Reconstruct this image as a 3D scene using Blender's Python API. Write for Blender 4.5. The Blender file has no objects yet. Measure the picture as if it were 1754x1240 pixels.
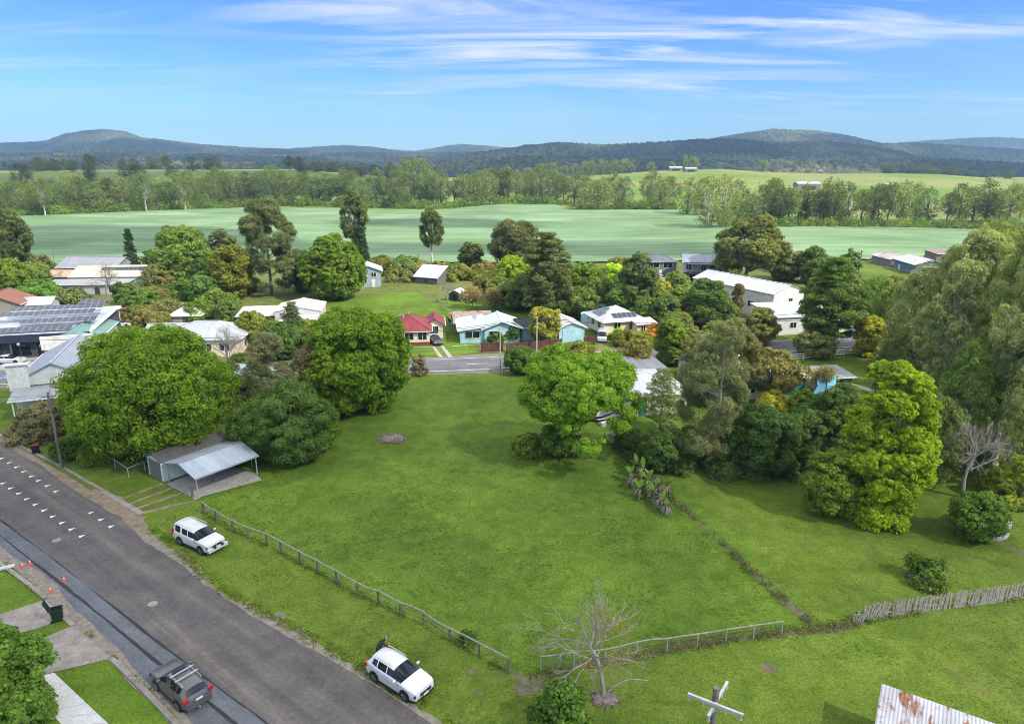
import bpy, math, random
import numpy as np
from mathutils import Vector, Matrix
S = bpy.context.scene
COL = S.collection
R = math.radians
rng = np.random.default_rng(11)
random.seed(5)
# ---------------------------------------------------------------- camera model (drone, 32 m up)
F = 1170.0; PIT = R(16.4); CH = 32.0
sp, cp = math.sin(PIT), math.cos(PIT)
def G(px, py, z=0.0):
    v = py - 620.0; dn = F * sp + cp * v; t = (CH - z) / dn
    return Vector(((px - 877.0) * t, (F * cp - sp * v) * t, z))
def zat(Y, py):
    k = (py - 620.0) / F
    return CH - Y * (sp + k * cp) / (cp - k * sp)
def ppm(P):
    return F / (P[1] * cp + (CH - P[2]) * sp)
def lin(r, g, b):
    f = lambda c: (c / 255 / 12.92) if c <= 10 else ((c / 255 + 0.055) / 1.055) ** 2.4
    return (f(r), f(g), f(b))
# ---------------------------------------------------------------- numpy noise
def _hash(ix, iy, s):
    h = (ix.astype(np.int64) * 374761393 + iy.astype(np.int64) * 668265263 + s * 974634777) & 0xFFFFFFFF
    h = ((h ^ (h >> 13)) * 1274126177) & 0xFFFFFFFF
    return ((h ^ (h >> 16)) & 0xFFFF) / 65535.0
def vnoise(x, y, s=0):
    ix = np.floor(x); iy = np.floor(y); fx = x - ix; fy = y - iy
    fx = fx * fx * (3 - 2 * fx); fy = fy * fy * (3 - 2 * fy)
    a = _hash(ix, iy, s); b = _hash(ix + 1, iy, s); c = _hash(ix, iy + 1, s); d = _hash(ix + 1, iy + 1, s)
    return (a * (1 - fx) + b * fx) * (1 - fy) + (c * (1 - fx) + d * fx) * fy
def fbm(x, y, o=4, s=0):
    r = 0; a = 0.5
    for k in range(o):
        r = r + a * vnoise(x, y, s + k); x = x * 2.03; y = y * 2.03; a *= 0.5
    return r
def sst(x):
    x = np.clip(x, 0, 1); return x * x * (3 - 2 * x)
# ---------------------------------------------------------------- terrain
CREST = [(-700, 300), (-200, 296), (0, 293), (250, 291), (500, 291), (620, 300), (740, 312), (800, 311), (880, 308), (1000, 302), (1130, 293),
         (1230, 290), (1330, 296), (1420, 299), (1500, 297), (1600, 299), (1754, 311), (2000, 318), (2500, 318)]
def pxu(u): return 877 + F * u / cp * 1.0
YC = 950.0
_cx = np.array([c[0] for c in CREST], float); _cz = np.array([zat(YC, c[1]) for c in CREST])
def terrain(X, Y):
    X = np.asarray(X, float); Y = np.asarray(Y, float)
    u = X / np.maximum(Y, 60.0)
    zt = np.interp(877 + F * u / (cp + 0.008), _cx, _cz)
    a = sst((Y - 500) / (YC - 500)); b = 1 - sst((Y - YC) / 450)
    z = zt * np.where(Y < YC, a, b)
    und = (fbm(X / 140 + 3.1, Y / 60 + 1.7, 2, 5) - 0.37) * 6.0
    z = z + und * sst((Y - 215) / 60) * (1 - 0.6 * sst((Y - 480) / 80))
    return z
def T1(X, Y): return float(terrain(np.array([X]), np.array([Y]))[0])
def GT(px, py):
    a = G(px, py) if py > 278 else None
    o = Vector((0, 0, CH)); v = py - 620
    d = Vector(((px - 877), F * cp - sp * v, -(F * sp + cp * v))).normalized()
    t = 100.0
    while t < 2500:
        p = o + d * t
        if p.z <= T1(p.x, p.y):
            break
        t += 3.0
    p = o + d * t
    return Vector((p.x, p.y, T1(p.x, p.y)))
# ---------------------------------------------------------------- node helpers / materials
def newmat(name):
    m = bpy.data.materials.new(name); m.use_nodes = True
    nt = m.node_tree; nt.nodes.clear()
    return m, nt
def N(nt, typ, **kw):
    n = nt.nodes.new(typ)
    for k, v in kw.items():
        if k.startswith('i_'):
            key = k[2:]
            key = int(key) if key.isdigit() else key.replace('_', ' ')
            n.inputs[key].default_value = v
        else:
            setattr(n, k, v)
    return n
def L(nt, a, ao, b, bi): nt.links.new(a.outputs[ao], b.inputs[bi])
def noise(nt, scale, detail=3.0, rough=0.55, vec=None, dist=0.0):
    n = N(nt, 'ShaderNodeTexNoise'); n.inputs['Scale'].default_value = scale; n.inputs['Detail'].default_value = detail
    n.inputs['Roughness'].default_value = rough; n.inputs['Distortion'].default_value = dist
    if vec: nt.links.new(vec, n.inputs['Vector'])
    return n
def ramp(nt, src, stops):
    r = N(nt, 'ShaderNodeValToRGB'); nt.links.new(src, r.inputs[0])
    e = r.color_ramp.elements
    while len(e) < len(stops): e.new(0.5)
    for i, (p, c) in enumerate(stops):
        e[i].position = p; e[i].color = (*c, 1) if len(c) == 3 else c
    return r
def mix(nt, fac, a, b, mode='MIX'):
    m = N(nt, 'ShaderNodeMix', data_type='RGBA', blend_type=mode)
    for s, idx in ((fac, 0), (a, 6), (b, 7)):
        if isinstance(s, (int, float)): m.inputs[idx].default_value = s
        elif isinstance(s, tuple): m.inputs[idx].default_value = (*s, 1)
        else: nt.links.new(s, m.inputs[idx])
    return m.outputs[2]
def out(nt, sh): 
    o = N(nt, 'ShaderNodeOutputMaterial'); nt.links.new(sh, o.inputs[0]); return o
def bsdf(nt, col, rough=0.8, spec=0.3, metal=0.0, bump=None, bstr=0.3, bdist=0.05):
    p = N(nt, 'ShaderNodeBsdfPrincipled')
    if isinstance(col, tuple): p.inputs['Base Color'].default_value = (*col, 1)
    else: nt.links.new(col, p.inputs['Base Color'])
    p.inputs['Roughness'].default_value = rough
    p.inputs['Specular IOR Level'].default_value = spec; p.inputs['Metallic'].default_value = metal
    if bump is not None:
        b = N(nt, 'ShaderNodeBump'); b.inputs['Strength'].default_value = bstr; b.inputs['Distance'].default_value = bdist
        nt.links.new(bump, b.inputs['Height']); nt.links.new(b.outputs[0], p.inputs['Normal'])
    return p
def pos(nt): return N(nt, 'ShaderNodeNewGeometry').outputs['Position']
def mapped(nt, vec, scale=(1, 1, 1), rot=(0, 0, 0)):
    m = N(nt, 'ShaderNodeMapping'); m.inputs['Scale'].default_value = scale; m.inputs['Rotation'].default_value = rot
    nt.links.new(vec, m.inputs['Vector']); return m.outputs[0]
MAT = {}
def mk_grass(name, c1, c2, c3, dirt, dry=0.0, far=False):
    m, nt = newmat(name); p = pos(nt)
    n1 = noise(nt, 0.06, 4, 0.6, p); n2 = noise(nt, 0.6, 4, 0.65, p, 0.6); n3 = noise(nt, 5.0, 3, 0.7, p); n4 = noise(nt, 16.0, 2, 0.6, p)
    a = ramp(nt, n2.outputs[0], [(0.32, c1), (0.52, c2), (0.72, c3)]).outputs[0]
    f1 = ramp(nt, n1.outputs[0], [(0.35, (0.72,) * 3), (0.65, (1.2,) * 3)]).outputs[0]
    a = mix(nt, 1.0, a, f1, 'MULTIPLY')
    f3 = ramp(nt, n3.outputs[0], [(0.3, (0.62,) * 3), (0.5, (1.0,) * 3), (0.72, (1.38,) * 3)]).outputs[0]
    a = mix(nt, 0.9, a, f3, 'MULTIPLY')
    f4 = ramp(nt, n4.outputs[0], [(0.3, (0.6,) * 3), (0.7, (1.4,) * 3)]).outputs[0]
    a = mix(nt, 0.8, a, f4, 'MULTIPLY')
    nd = noise(nt, 0.19, 5, 0.72, p, 1.2)
    fd = ramp(nt, nd.outputs[0], [(0.60 - dry, (0, 0, 0)), (0.78 - dry * 0.8, (1, 1, 1))]).outputs[0]
    fd2 = mix(nt, 1.0, fd, (0.55, 0.55, 0.55), 'MULTIPLY')
    a = mix(nt, fd2, a, dirt)
    add = N(nt, 'ShaderNodeMath', operation='ADD'); L(nt, n3, 0, add, 0); L(nt, n4, 0, add, 1)
    b = bsdf(nt, a, 0.9, 0.15, bump=add.outputs[0], bstr=0.75, bdist=0.12)
    out(nt, b.outputs[0]); MAT[name] = m
mk_grass('lot_grass', (0.077, 0.143, 0.014), (0.107, 0.181, 0.018), (0.142, 0.22, 0.027), (0.17, 0.175, 0.045), 0.02)
mk_grass('verge_grass', (0.082, 0.136, 0.014), (0.114, 0.174, 0.019), (0.152, 0.212, 0.028), (0.22, 0.195, 0.075), 0.05)
mk_grass('lawn_grass', (0.085, 0.152, 0.013), (0.115, 0.195, 0.017), (0.15, 0.23, 0.025), (0.2, 0.23, 0.04), 0.0)
mk_grass('ground_grass', (0.07, 0.11, 0.02), (0.11, 0.155, 0.03), (0.16, 0.2, 0.045), (0.2, 0.17, 0.075), 0.08)
def mk_terrain():
    m, nt = newmat('country'); p = pos(nt)
    n1 = noise(nt, 0.006, 4, 0.6, p); n2 = noise(nt, 0.05, 4, 0.65, p); n3 = noise(nt, 0.6, 4, 0.65, p); n4 = noise(nt, 5.0, 3, 0.7, p)
    a = ramp(nt, n2.outputs[0], [(0.3, (0.08, 0.115, 0.022)), (0.5, (0.125, 0.15, 0.035)), (0.7, (0.18, 0.175, 0.06))]).outputs[0]
    b = ramp(nt, n1.outputs[0], [(0.42, (0.13, 0.22, 0.028)), (0.55, (0.23, 0.255, 0.075))]).outputs[0]
    sx = N(nt, 'ShaderNodeSeparateXYZ'); nt.links.new(p, sx.inputs[0])
    far = N(nt, 'ShaderNodeMapRange'); far.inputs[1].default_value = 300; far.inputs[2].default_value = 480; L(nt, sx, 1, far, 0)
    a = mix(nt, far.outputs[0], a, b)
    f3 = ramp(nt, n3.outputs[0], [(0.3, (0.6,) * 3), (0.7, (1.4,) * 3)]).outputs[0]
    a = mix(nt, 0.9, a, f3, 'MULTIPLY')
    f4 = ramp(nt, n4.outputs[0], [(0.3, (0.65,) * 3), (0.7, (1.35,) * 3)]).outputs[0]
    a = mix(nt, 0.9, a, f4, 'MULTIPLY')
    nd = noise(nt, 0.12, 5, 0.7, p, 1.0)
    fd = ramp(nt, nd.outputs[0], [(0.52, (0, 0, 0)), (0.66, (0.6,) * 3)]).outputs[0]
    a = mix(nt, fd, a, (0.2, 0.165, 0.075))
    out(nt, bsdf(nt, a, 0.95, 0.1, bump=n4.outputs[0], bstr=0.5, bdist=0.15).outputs[0]); MAT['country'] = m
mk_terrain()
def mk_field():
    m, nt = newmat('crop'); p = pos(nt)
    v = mapped(nt, p, (0.022, 0.07, 0.0), (0, 0, R(-4)))
    n1 = noise(nt, 1.0, 5, 0.6, v)
    n2 = noise(nt, 0.02, 3, 0.5, p); n3 = noise(nt, 2.2, 3, 0.7, p)
    a = ramp(nt, n1.outputs[0], [(0.3, (0.135, 0.24, 0.1)), (0.5, (0.18, 0.29, 0.135)), (0.7, (0.25, 0.35, 0.19))]).outputs[0]
    f2 = ramp(nt, n2.outputs[0], [(0.35, (0.78, 0.8, 0.72)), (0.65, (1.15, 1.12, 1.2))]).outputs[0]
    a = mix(nt, 1.0, a, f2, 'MULTIPLY')
    w = N(nt, 'ShaderNodeTexWave', wave_type='BANDS', bands_direction='Y'); w.inputs['Scale'].default_value = 0.035; w.inputs['Distortion'].default_value = 2.0
    w.inputs['Detail'].default_value = 2; nt.links.new(p, w.inputs['Vector'])
    fw = ramp(nt, w.outputs[1], [(0.0, (0.9,) * 3), (1, (1.06,) * 3)]).outputs[0]
    a = mix(nt, 1.0, a, fw, 'MULTIPLY')
    f3 = ramp(nt, n3.outputs[0], [(0.3, (0.75,) * 3), (0.7, (1.22,) * 3)]).outputs[0]
    a = mix(nt, 0.8, a, f3, 'MULTIPLY')
    out(nt, bsdf(nt, a, 0.85, 0.2, bump=n3.outputs[0], bstr=0.6, bdist=0.2).outputs[0]); MAT['crop'] = m
mk_field()
def mk_forest():
    m, nt = newmat('forest'); p = pos(nt)
    n1 = noise(nt, 0.0022, 4, 0.6, p); n2 = noise(nt, 0.05, 4, 0.75, p); n0 = noise(nt, 0.14, 2, 0.6, p)
    a = ramp(nt, n1.outputs[0], [(0.42, (0.015, 0.024, 0.016)), (0.53, (0.036, 0.046, 0.024)), (0.63, (0.095, 0.098, 0.046))]).outputs[0]
    f2 = ramp(nt, n2.outputs[0], [(0.3, (0.3,) * 3), (0.5, (1.0,) * 3), (0.7, (2.0,) * 3)]).outputs[0]
    a = mix(nt, 1.0, a, f2, 'MULTIPLY')
    f0 = ramp(nt, n0.outputs[0], [(0.3, (0.55,) * 3), (0.7, (1.45,) * 3)]).outputs[0]
    a = mix(nt, 1.0, a, f0, 'MULTIPLY')
    out(nt, bsdf(nt, a, 0.95, 0.05).outputs[0]); MAT['forest'] = m
mk_forest()
def mk_asphalt(name, c1, c2, stain, rot, tracks=True):
    m, nt = newmat(name); p = pos(nt)
    v = mapped(nt, p, (1, 1, 1), (0, 0, rot)); vs = mapped(nt, v, (0.035, 0.75, 1))
    n1 = noise(nt, 1.0, 5, 0.6, vs, 0.4); n2 = noise(nt, 0.35, 5, 0.65, p); n3 = noise(nt, 22.0, 2, 0.7, p); n4 = noise(nt, 3.0, 4, 0.7, p)
    a = ramp(nt, n1.outputs[0], [(0.32, c1), (0.55, c2), (0.72, stain)]).outputs[0]
    a = mix(nt, 0.9, a, ramp(nt, n2.outputs[0], [(0.3, (0.75,) * 3), (0.7, (1.25,) * 3)]).outputs[0], 'MULTIPLY')
    a = mix(nt, 0.85, a, ramp(nt, n3.outputs[0], [(0.3, (0.55,) * 3), (0.7, (1.45,) * 3)]).outputs[0], 'MULTIPLY')
    a = mix(nt, 0.6, a, ramp(nt, n4.outputs[0], [(0.3, (0.7,) * 3), (0.7, (1.3,) * 3)]).outputs[0], 'MULTIPLY')
    out(nt, bsdf(nt, a, 0.85, 0.25, bump=n3.outputs[0], bstr=0.3, bdist=0.02).outputs[0]); MAT[name] = m
mk_asphalt('asphalt', (0.076, 0.07, 0.069), (0.106, 0.098, 0.093), (0.16, 0.142, 0.118), R(37.5))
mk_asphalt('asphalt_new', (0.085, 0.093, 0.105), (0.105, 0.115, 0.13), (0.125, 0.135, 0.148), R(37.5))
mk_asphalt('asphalt_main', (0.12, 0.12, 0.125), (0.15, 0.15, 0.155), (0.17, 0.17, 0.17), R(-9))
def mk_simple(name, c1, c2, scale=3.0, rough=0.85, spec=0.3, metal=0.0, bstr=0.25, bdist=0.03, det=5):
    m, nt = newmat(name); p = pos(nt)
    n = noise(nt, scale, det, 0.65, p); n2 = noise(nt, scale * 9, 2, 0.6, p)
    a = ramp(nt, n.outputs[0], [(0.3, c1), (0.7, c2)]).outputs[0]
    a = mix(nt, 0.5, a, ramp(nt, n2.outputs[0], [(0.3, (0.65,) * 3), (0.7, (1.35,) * 3)]).outputs[0], 'MULTIPLY')
    out(nt, bsdf(nt, a, rough, spec, metal, n2.outputs[0], bstr, bdist).outputs[0]); MAT[name] = m
mk_simple('dirt', (0.13, 0.1, 0.07), (0.27, 0.215, 0.15), 1.3)
mk_simple('worn', (0.06, 0.07, 0.03), (0.16, 0.13, 0.085), 1.6)
mk_simple('gravel', (0.12, 0.105, 0.085), (0.27, 0.24, 0.19), 2.2, bstr=0.6)
mk_simple('concrete', (0.28, 0.265, 0.24), (0.42, 0.4, 0.365), 1.2)
mk_simple('concrete_old', (0.17, 0.155, 0.135), (0.3, 0.275, 0.245), 0.9)
mk_simple('concrete_pale', (0.42, 0.42, 0.41), (0.52, 0.52, 0.51), 1.5)
mk_simple('road_paint', (0.5, 0.5, 0.48), (0.8, 0.8, 0.78), 6)
mk_simple('tar', (0.018, 0.019, 0.021), (0.04, 0.042, 0.045), 3)
mk_simple('wood_grey', (0.16, 0.14, 0.12), (0.36, 0.33, 0.29), 4)
mk_simple('timber_pole', (0.1, 0.085, 0.07), (0.22, 0.19, 0.16), 5)
mk_simple('pole_pale', (0.3, 0.3, 0.29), (0.46, 0.45, 0.43), 4)
mk_simple('galv', (0.36, 0.38, 0.4), (0.52, 0.54, 0.56), 3, 0.5, 0.5, 0.3)
mk_simple('brush', (0.09, 0.07, 0.06), (0.26, 0.22, 0.19), 5)
mk_simple('rubber', (0.012, 0.012, 0.013), (0.025, 0.025, 0.026), 8, 0.8)
mk_simple('alloy', (0.2, 0.2, 0.21), (0.32, 0.32, 0.33), 8, 0.35, 0.5, 0.7)
mk_simple('black_plastic', (0.012, 0.012, 0.014), (0.03, 0.03, 0.032), 8, 0.5)
mk_simple('dark_room', (0.02, 0.02, 0.022), (0.05, 0.05, 0.05), 2, 0.9)
mk_simple('skin', (0.38, 0.22, 0.15), (0.46, 0.28, 0.2), 10, 0.6)
mk_simple('cloth_dark', (0.015, 0.017, 0.025), (0.03, 0.032, 0.042), 6, 0.9)
mk_simple('water_blue', (0.1, 0.4, 0.55), (0.15, 0.5, 0.62), 2, 0.1, 0.5)
def mk_objcol(name, rough=0.6, spec=0.4, dirt=0.25, scale=0.8, metal=0.0, coat=0.0):
    m, nt = newmat(name); p = pos(nt)
    oi = N(nt, 'ShaderNodeObjectInfo')
    n = noise(nt, scale, 5, 0.65, p); n2 = noise(nt, scale * 7, 3, 0.6, mapped(nt, p, (1, 1, 0.25)))
    a = mix(nt, dirt, oi.outputs['Color'], ramp(nt, n.outputs[0], [(0.3, (0.5, 0.48, 0.44)), (0.7, (1.25,) * 3)]).outputs[0], 'MULTIPLY')
    a = mix(nt, dirt, a, ramp(nt, n2.outputs[0], [(0.3, (0.6, 0.58, 0.55)), (0.7, (1.2,) * 3)]).outputs[0], 'MULTIPLY')
    b = bsdf(nt, a, rough, spec, metal)
    if coat: b.inputs['Coat Weight'].default_value = coat; b.inputs['Coat Roughness'].default_value = 0.05
    out(nt, b.outputs[0]); MAT[name] = m
mk_objcol('paint', 0.7, 0.3, 0.45)
mk_objcol('carpaint', 0.32, 0.5, 0.06, 1.0, 0.0, 0.6)
mk_objcol('plastic', 0.55, 0.4, 0.15)
def mk_weatherboard():
    m, nt = newmat('weatherboard'); p = pos(nt)
    oi = N(nt, 'ShaderNodeObjectInfo'); sx = N(nt, 'ShaderNodeSeparateXYZ'); nt.links.new(p, sx.inputs[0])
    mm = N(nt, 'ShaderNodeMath', operation='MULTIPLY'); mm.inputs[1].default_value = 5.5; L(nt, sx, 2, mm, 0)
    fr = N(nt, 'ShaderNodeMath', operation='FRACT'); L(nt, mm, 0, fr, 0)
    n = noise(nt, 0.9, 5, 0.65, p)
    a = mix(nt, 0.45, oi.outputs['Color'], ramp(nt, n.outputs[0], [(0.3, (0.55, 0.52, 0.48)), (0.7, (1.2,) * 3)]).outputs[0], 'MULTIPLY')
    out(nt, bsdf(nt, a, 0.7, 0.3, bump=fr.outputs[0], bstr=0.8, bdist=0.03).outputs[0]); MAT['weatherboard'] = m
mk_weatherboard()
def mk_roof(name, rust=0.0, metal=0.25):
    m, nt = newmat(name); p = pos(nt); uv = N(nt, 'ShaderNodeUVMap')
    oi = N(nt, 'ShaderNodeObjectInfo')
    sx = N(nt, 'ShaderNodeSeparateXYZ'); L(nt, uv, 0, sx, 0)
    mu = N(nt, 'ShaderNodeMath', operation='MULTIPLY'); mu.inputs[1].default_value = 2 * math.pi / 0.19; L(nt, sx, 0, mu, 0)
    si = N(nt, 'ShaderNodeMath', operation='SINE'); L(nt, mu, 0, si, 0)
    n = noise(nt, 0.5, 5, 0.65, p); ns = noise(nt, 1.0, 4, 0.7, mapped(nt, uv.outputs[0], (2.2, 0.22, 1)))
    # sheet to sheet tone
    sh = N(nt, 'ShaderNodeMath', operation='MULTIPLY'); sh.inputs[1].default_value = 1 / 0.76; L(nt, sx, 0, sh, 0)
    fl = N(nt, 'ShaderNodeMath', operation='FLOOR'); L(nt, sh, 0, fl, 0)
    wn = N(nt, 'ShaderNodeTexWhiteNoise', noise_dimensions='1D'); L(nt, fl, 0, wn, 'W')
    a = mix(nt, 0.4, oi.outputs['Color'], ramp(nt, n.outputs[0], [(0.3, (0.6, 0.6, 0.6)), (0.7, (1.2,) * 3)]).outputs[0], 'MULTIPLY')
    a = mix(nt, 0.5, a, ramp(nt, ns.outputs[0], [(0.3, (0.68, 0.66, 0.64)), (0.7, (1.2,) * 3)]).outputs[0], 'MULTIPLY')
    a = mix(nt, 0.5, a, ramp(nt, wn.outputs[0], [(0.0, (0.82,) * 3), (1, (1.12,) * 3)]).outputs[0], 'MULTIPLY')
    if rust:
        nr = noise(nt, 1.0, 5, 0.7, mapped(nt, uv.outputs[0], (1.1, 0.42, 1)), 0.8)
        fr = ramp(nt, nr.outputs[0], [(0.62 - rust * 0.25, (0, 0, 0)), (0.70 - rust * 0.2, (1, 1, 1))]).outputs[0]
        nc = noise(nt, 5, 4, 0.7, p)
        rc = ramp(nt, nc.outputs[0], [(0.3, (0.12, 0.05, 0.025)), (0.6, (0.26, 0.11, 0.05)), (0.8, (0.36, 0.2, 0.12))]).outputs[0]
        a = mix(nt, fr, a, rc)
    out(nt, bsdf(nt, a, 0.5, 0.4, metal if not rust else 0.0, si.outputs[0], 0.6, 0.03).outputs[0]); MAT[name] = m
mk_roof('roof'); mk_roof('roof_rust', 0.45); mk_roof('roof_rusty', 0.8); mk_roof('roof_tile', 0, 0.0)
def mk_glass():
    m, nt = newmat('glass'); b = bsdf(nt, (0.012, 0.016, 0.02), 0.06, 0.6); out(nt, b.outputs[0]); MAT['glass'] = m
    m, nt = newmat('solar'); uv = pos(nt); b = bsdf(nt, (0.02, 0.028, 0.055), 0.18, 0.5); out(nt, b.outputs[0]); MAT['solar'] = m
    m, nt = newmat('lamp_red'); b = bsdf(nt, (0.35, 0.012, 0.012), 0.2, 0.5); out(nt, b.outputs[0]); MAT['lamp_red'] = m
    m, nt = newmat('lamp_clear'); b = bsdf(nt, (0.35, 0.37, 0.4), 0.12, 0.6); out(nt, b.outputs[0]); MAT['lamp_clear'] = m
mk_glass()
def mk_leaf():
    m, nt = newmat('leaf'); oi = N(nt, 'ShaderNodeObjectInfo'); at = N(nt, 'ShaderNodeAttribute'); at.attribute_name = 'tint'
    p = pos(nt); n = noise(nt, 0.35, 3, 0.6, p)
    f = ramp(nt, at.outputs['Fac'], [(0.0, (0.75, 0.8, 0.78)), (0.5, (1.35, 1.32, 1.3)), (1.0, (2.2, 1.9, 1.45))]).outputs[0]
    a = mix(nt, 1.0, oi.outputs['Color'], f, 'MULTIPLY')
    a = mix(nt, 1.0, a, (1.04, 1.14, 0.8), 'MULTIPLY')
    a = mix(nt, 0.7, a, ramp(nt, n.outputs[0], [(0.3, (0.7, 0.74, 0.7)), (0.7, (1.3, 1.24, 1.2))]).outputs[0], 'MULTIPLY')
    d = bsdf(nt, a, 0.6, 0.25)
    t = N(nt, 'ShaderNodeBsdfTranslucent'); nt.links.new(mix(nt, 1.0, a, (1.15, 1.3, 0.6), 'MULTIPLY'), t.inputs[0])
    ms = N(nt, 'ShaderNodeMixShader'); ms.inputs[0].default_value = 0.46; L(nt, d, 0, ms, 1); L(nt, t, 0, ms, 2)
    out(nt, ms.outputs[0]); MAT['leaf'] = m
    m, nt = newmat('bark'); oi = N(nt, 'ShaderNodeObjectInfo'); p = pos(nt)
    n = noise(nt, 2.5, 5, 0.7, mapped(nt, p, (1, 1, 0.3)))
    a = mix(nt, 1.0, oi.outputs['Color'], ramp(nt, n.outputs[0], [(0.3, (0.5,) * 3), (0.7, (1.35,) * 3)]).outputs[0], 'MULTIPLY')
    out(nt, bsdf(nt, a, 0.9, 0.15, bump=n.outputs[0], bstr=0.4).outputs[0]); MAT['bark'] = m
mk_leaf()
# ---------------------------------------------------------------- mesh builder
class MB:
    def __init__(s): s.v = []; s.f = []; s.uv = []
    def add(s, vs, fs, uvs=None):
        o = len(s.v); s.v += [tuple(v) for v in vs]; s.f += [tuple(i + o for i in f) for f in fs]
        s.uv += (uvs if uvs else [None] * len(fs))
    def box(s, c, d, rz=0.0, M=None):
        x, y, z = d[0] / 2, d[1] / 2, d[2] / 2
        vs = [(-x, -y, -z), (x, -y, -z), (x, y, -z), (-x, y, -z), (-x, -y, z), (x, -y, z), (x, y, z), (-x, y, z)]
        ca, sa = math.cos(rz), math.sin(rz)
        if M is not None: vs = [tuple(M @ Vector(v) + Vector(c)) for v in vs]
        else: vs = [(v[0] * ca - v[1] * sa + c[0], v[0] * sa + v[1] * ca + c[1], v[2] + c[2]) for v in vs]
        s.add(vs, [(0, 3, 2, 1), (4, 5, 6, 7), (0, 1, 5, 4), (1, 2, 6, 5), (2, 3, 7, 6), (3, 0, 4, 7)])
    def beam(s, a, b, w, h=None):
        a, b = Vector(a), Vector(b); d = b - a; ln = d.length
        if ln < 1e-6: return
        M = d.to_track_quat('Z', 'Y').to_matrix()
        s.box((a + b) / 2, (w, h or w, ln), M=M)
    def tube(s, pts, rad, n=6, cap=True):
        pts = [Vector(p) for p in pts]; k = len(pts); vs = []; fs = []
        prev = None
        for i, p in enumerate(pts):
            t = (pts[min(i + 1, k - 1)] - pts[max(i - 1, 0)])
            if t.length < 1e-9: t = Vector((0, 0, 1))
            t.normalize()
            if prev is None:
                a = t.cross(Vector((0, 0, 1)));  a = a if a.length > 0.05 else t.cross(Vector((1, 0, 0)))
            else: a = prev - t * prev.dot(t)
            a.normalize(); prev = a; b = t.cross(a)
            r = rad[i] if isinstance(rad, (list, tuple)) else rad
            for j in range(n):
                q = 2 * math.pi * j / n
                vs.append(p + (a * math.cos(q) + b * math.sin(q)) * r)
        for i in range(k - 1):
            for j in range(n):
                j2 = (j + 1) % n
                fs.append((i * n + j, i * n + j2, (i + 1) * n + j2, (i + 1) * n + j))
        if cap:
            fs.append(tuple(range(n - 1, -1, -1))); fs.append(tuple((k - 1) * n + j for j in range(n)))
        s.add(vs, fs)
    def cyl(s, c, r, h, n=16, axis='Z', r2=None):
        c = Vector(c); ax = {'X': Vector((1, 0, 0)), 'Y': Vector((0, 1, 0)), 'Z': Vector((0, 0, 1))}[axis]
        s.tube([c - ax * h / 2, c + ax * h / 2], [r, r if r2 is None else r2], n)
    def prism(s, poly, z0, z1):
        n = len(poly)
        vs = [(p[0], p[1], z0) for p in poly] + [(p[0], p[1], z1) for p in poly]
        s.add(vs, [tuple(range(n - 1, -1, -1)), tuple(range(n, 2 * n))] + [(i, (i + 1) % n, (i + 1) % n + n, i + n) for i in range(n)])
    def sheet(s, poly, z):
        s.add([(p[0], p[1], z) for p in poly], [tuple(range(len(poly)))])
    def build(s, name, mat, parent=None, color=None, smooth=False, loc=None):
        me = bpy.data.meshes.new(name); me.from_pydata(s.v, [], s.f)
        if any(u is not None for u in s.uv):
            l = me.uv_layers.new(name='UVMap'); i = 0
            for f, u in zip(s.f, s.uv):
                for k in range(len(f)):
                    if u is not None: l.data[i].uv = u[k]
                    i += 1
        me.materials.append(MAT[mat] if isinstance(mat, str) else mat)
        if smooth:
            me.polygons.foreach_set('use_smooth', [True] * len(me.polygons))
            me.set_sharp_from_angle(angle=R(38))
        me.update()
        o = bpy.data.objects.new(name, me); COL.objects.link(o)
        if parent: o.parent = parent
        if color: o.color = (*color, 1)
        if loc: o.location = loc
        return o
def tag(o, label=None, cat=None, group=None, kind=None):
    if label: o['label'] = label
    if cat: o['category'] = cat
    if group: o['group'] = group
    if kind: o['kind'] = kind
    return o
def thing(name, label, cat, loc=(0, 0, 0), rz=0.0, group=None):
    o = bpy.data.objects.new(name, None); COL.objects.link(o); o.empty_display_size = 0.3
    o.location = loc; o.rotation_euler = (0, 0, rz)
    return tag(o, label, cat, group)
def copy_tree(o, parent=None):
    c = o.copy(); COL.objects.link(c)
    if parent: c.parent = parent
    for ch in o.children: copy_tree(ch, c)
    return c
# ---------------------------------------------------------------- ground, fields, hills
def grid_mesh(name, P, mat, smooth=True):
    n, m = P.shape[:2]
    me = bpy.data.meshes.new(name); me.vertices.add(n * m); me.vertices.foreach_set('co', P.reshape(-1).astype(np.float32))
    i = np.arange(n * m).reshape(n, m)
    q = np.stack([i[:-1, :-1], i[:-1, 1:], i[1:, 1:], i[1:, :-1]], -1).reshape(-1)
    nf = len(q) // 4
    me.loops.add(nf * 4); me.loops.foreach_set('vertex_index', q.astype(np.int32))
    me.polygons.add(nf); me.polygons.foreach_set('loop_start', np.arange(0, nf * 4, 4, dtype=np.int32)); me.polygons.foreach_set('loop_total', np.full(nf, 4, np.int32))
    me.polygons.foreach_set('use_smooth', np.full(nf, smooth)); me.update(); me.validate()
    me.materials.append(MAT[mat]); o = bpy.data.objects.new(name, me); COL.objects.link(o); return o
ys = np.concatenate([np.linspace(-60, 200, 30), np.linspace(206, 560, 90), np.linspace(568, 1500, 90)])
us = np.linspace(-1.25, 1.25, 200)
U, Yg = np.meshgrid(us, ys); Xg = U * (Yg + 190)
tag(grid_mesh('ground', np.stack([Xg, Yg, terrain(Xg, Yg)], -1), 'country'), kind='structure')
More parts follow.
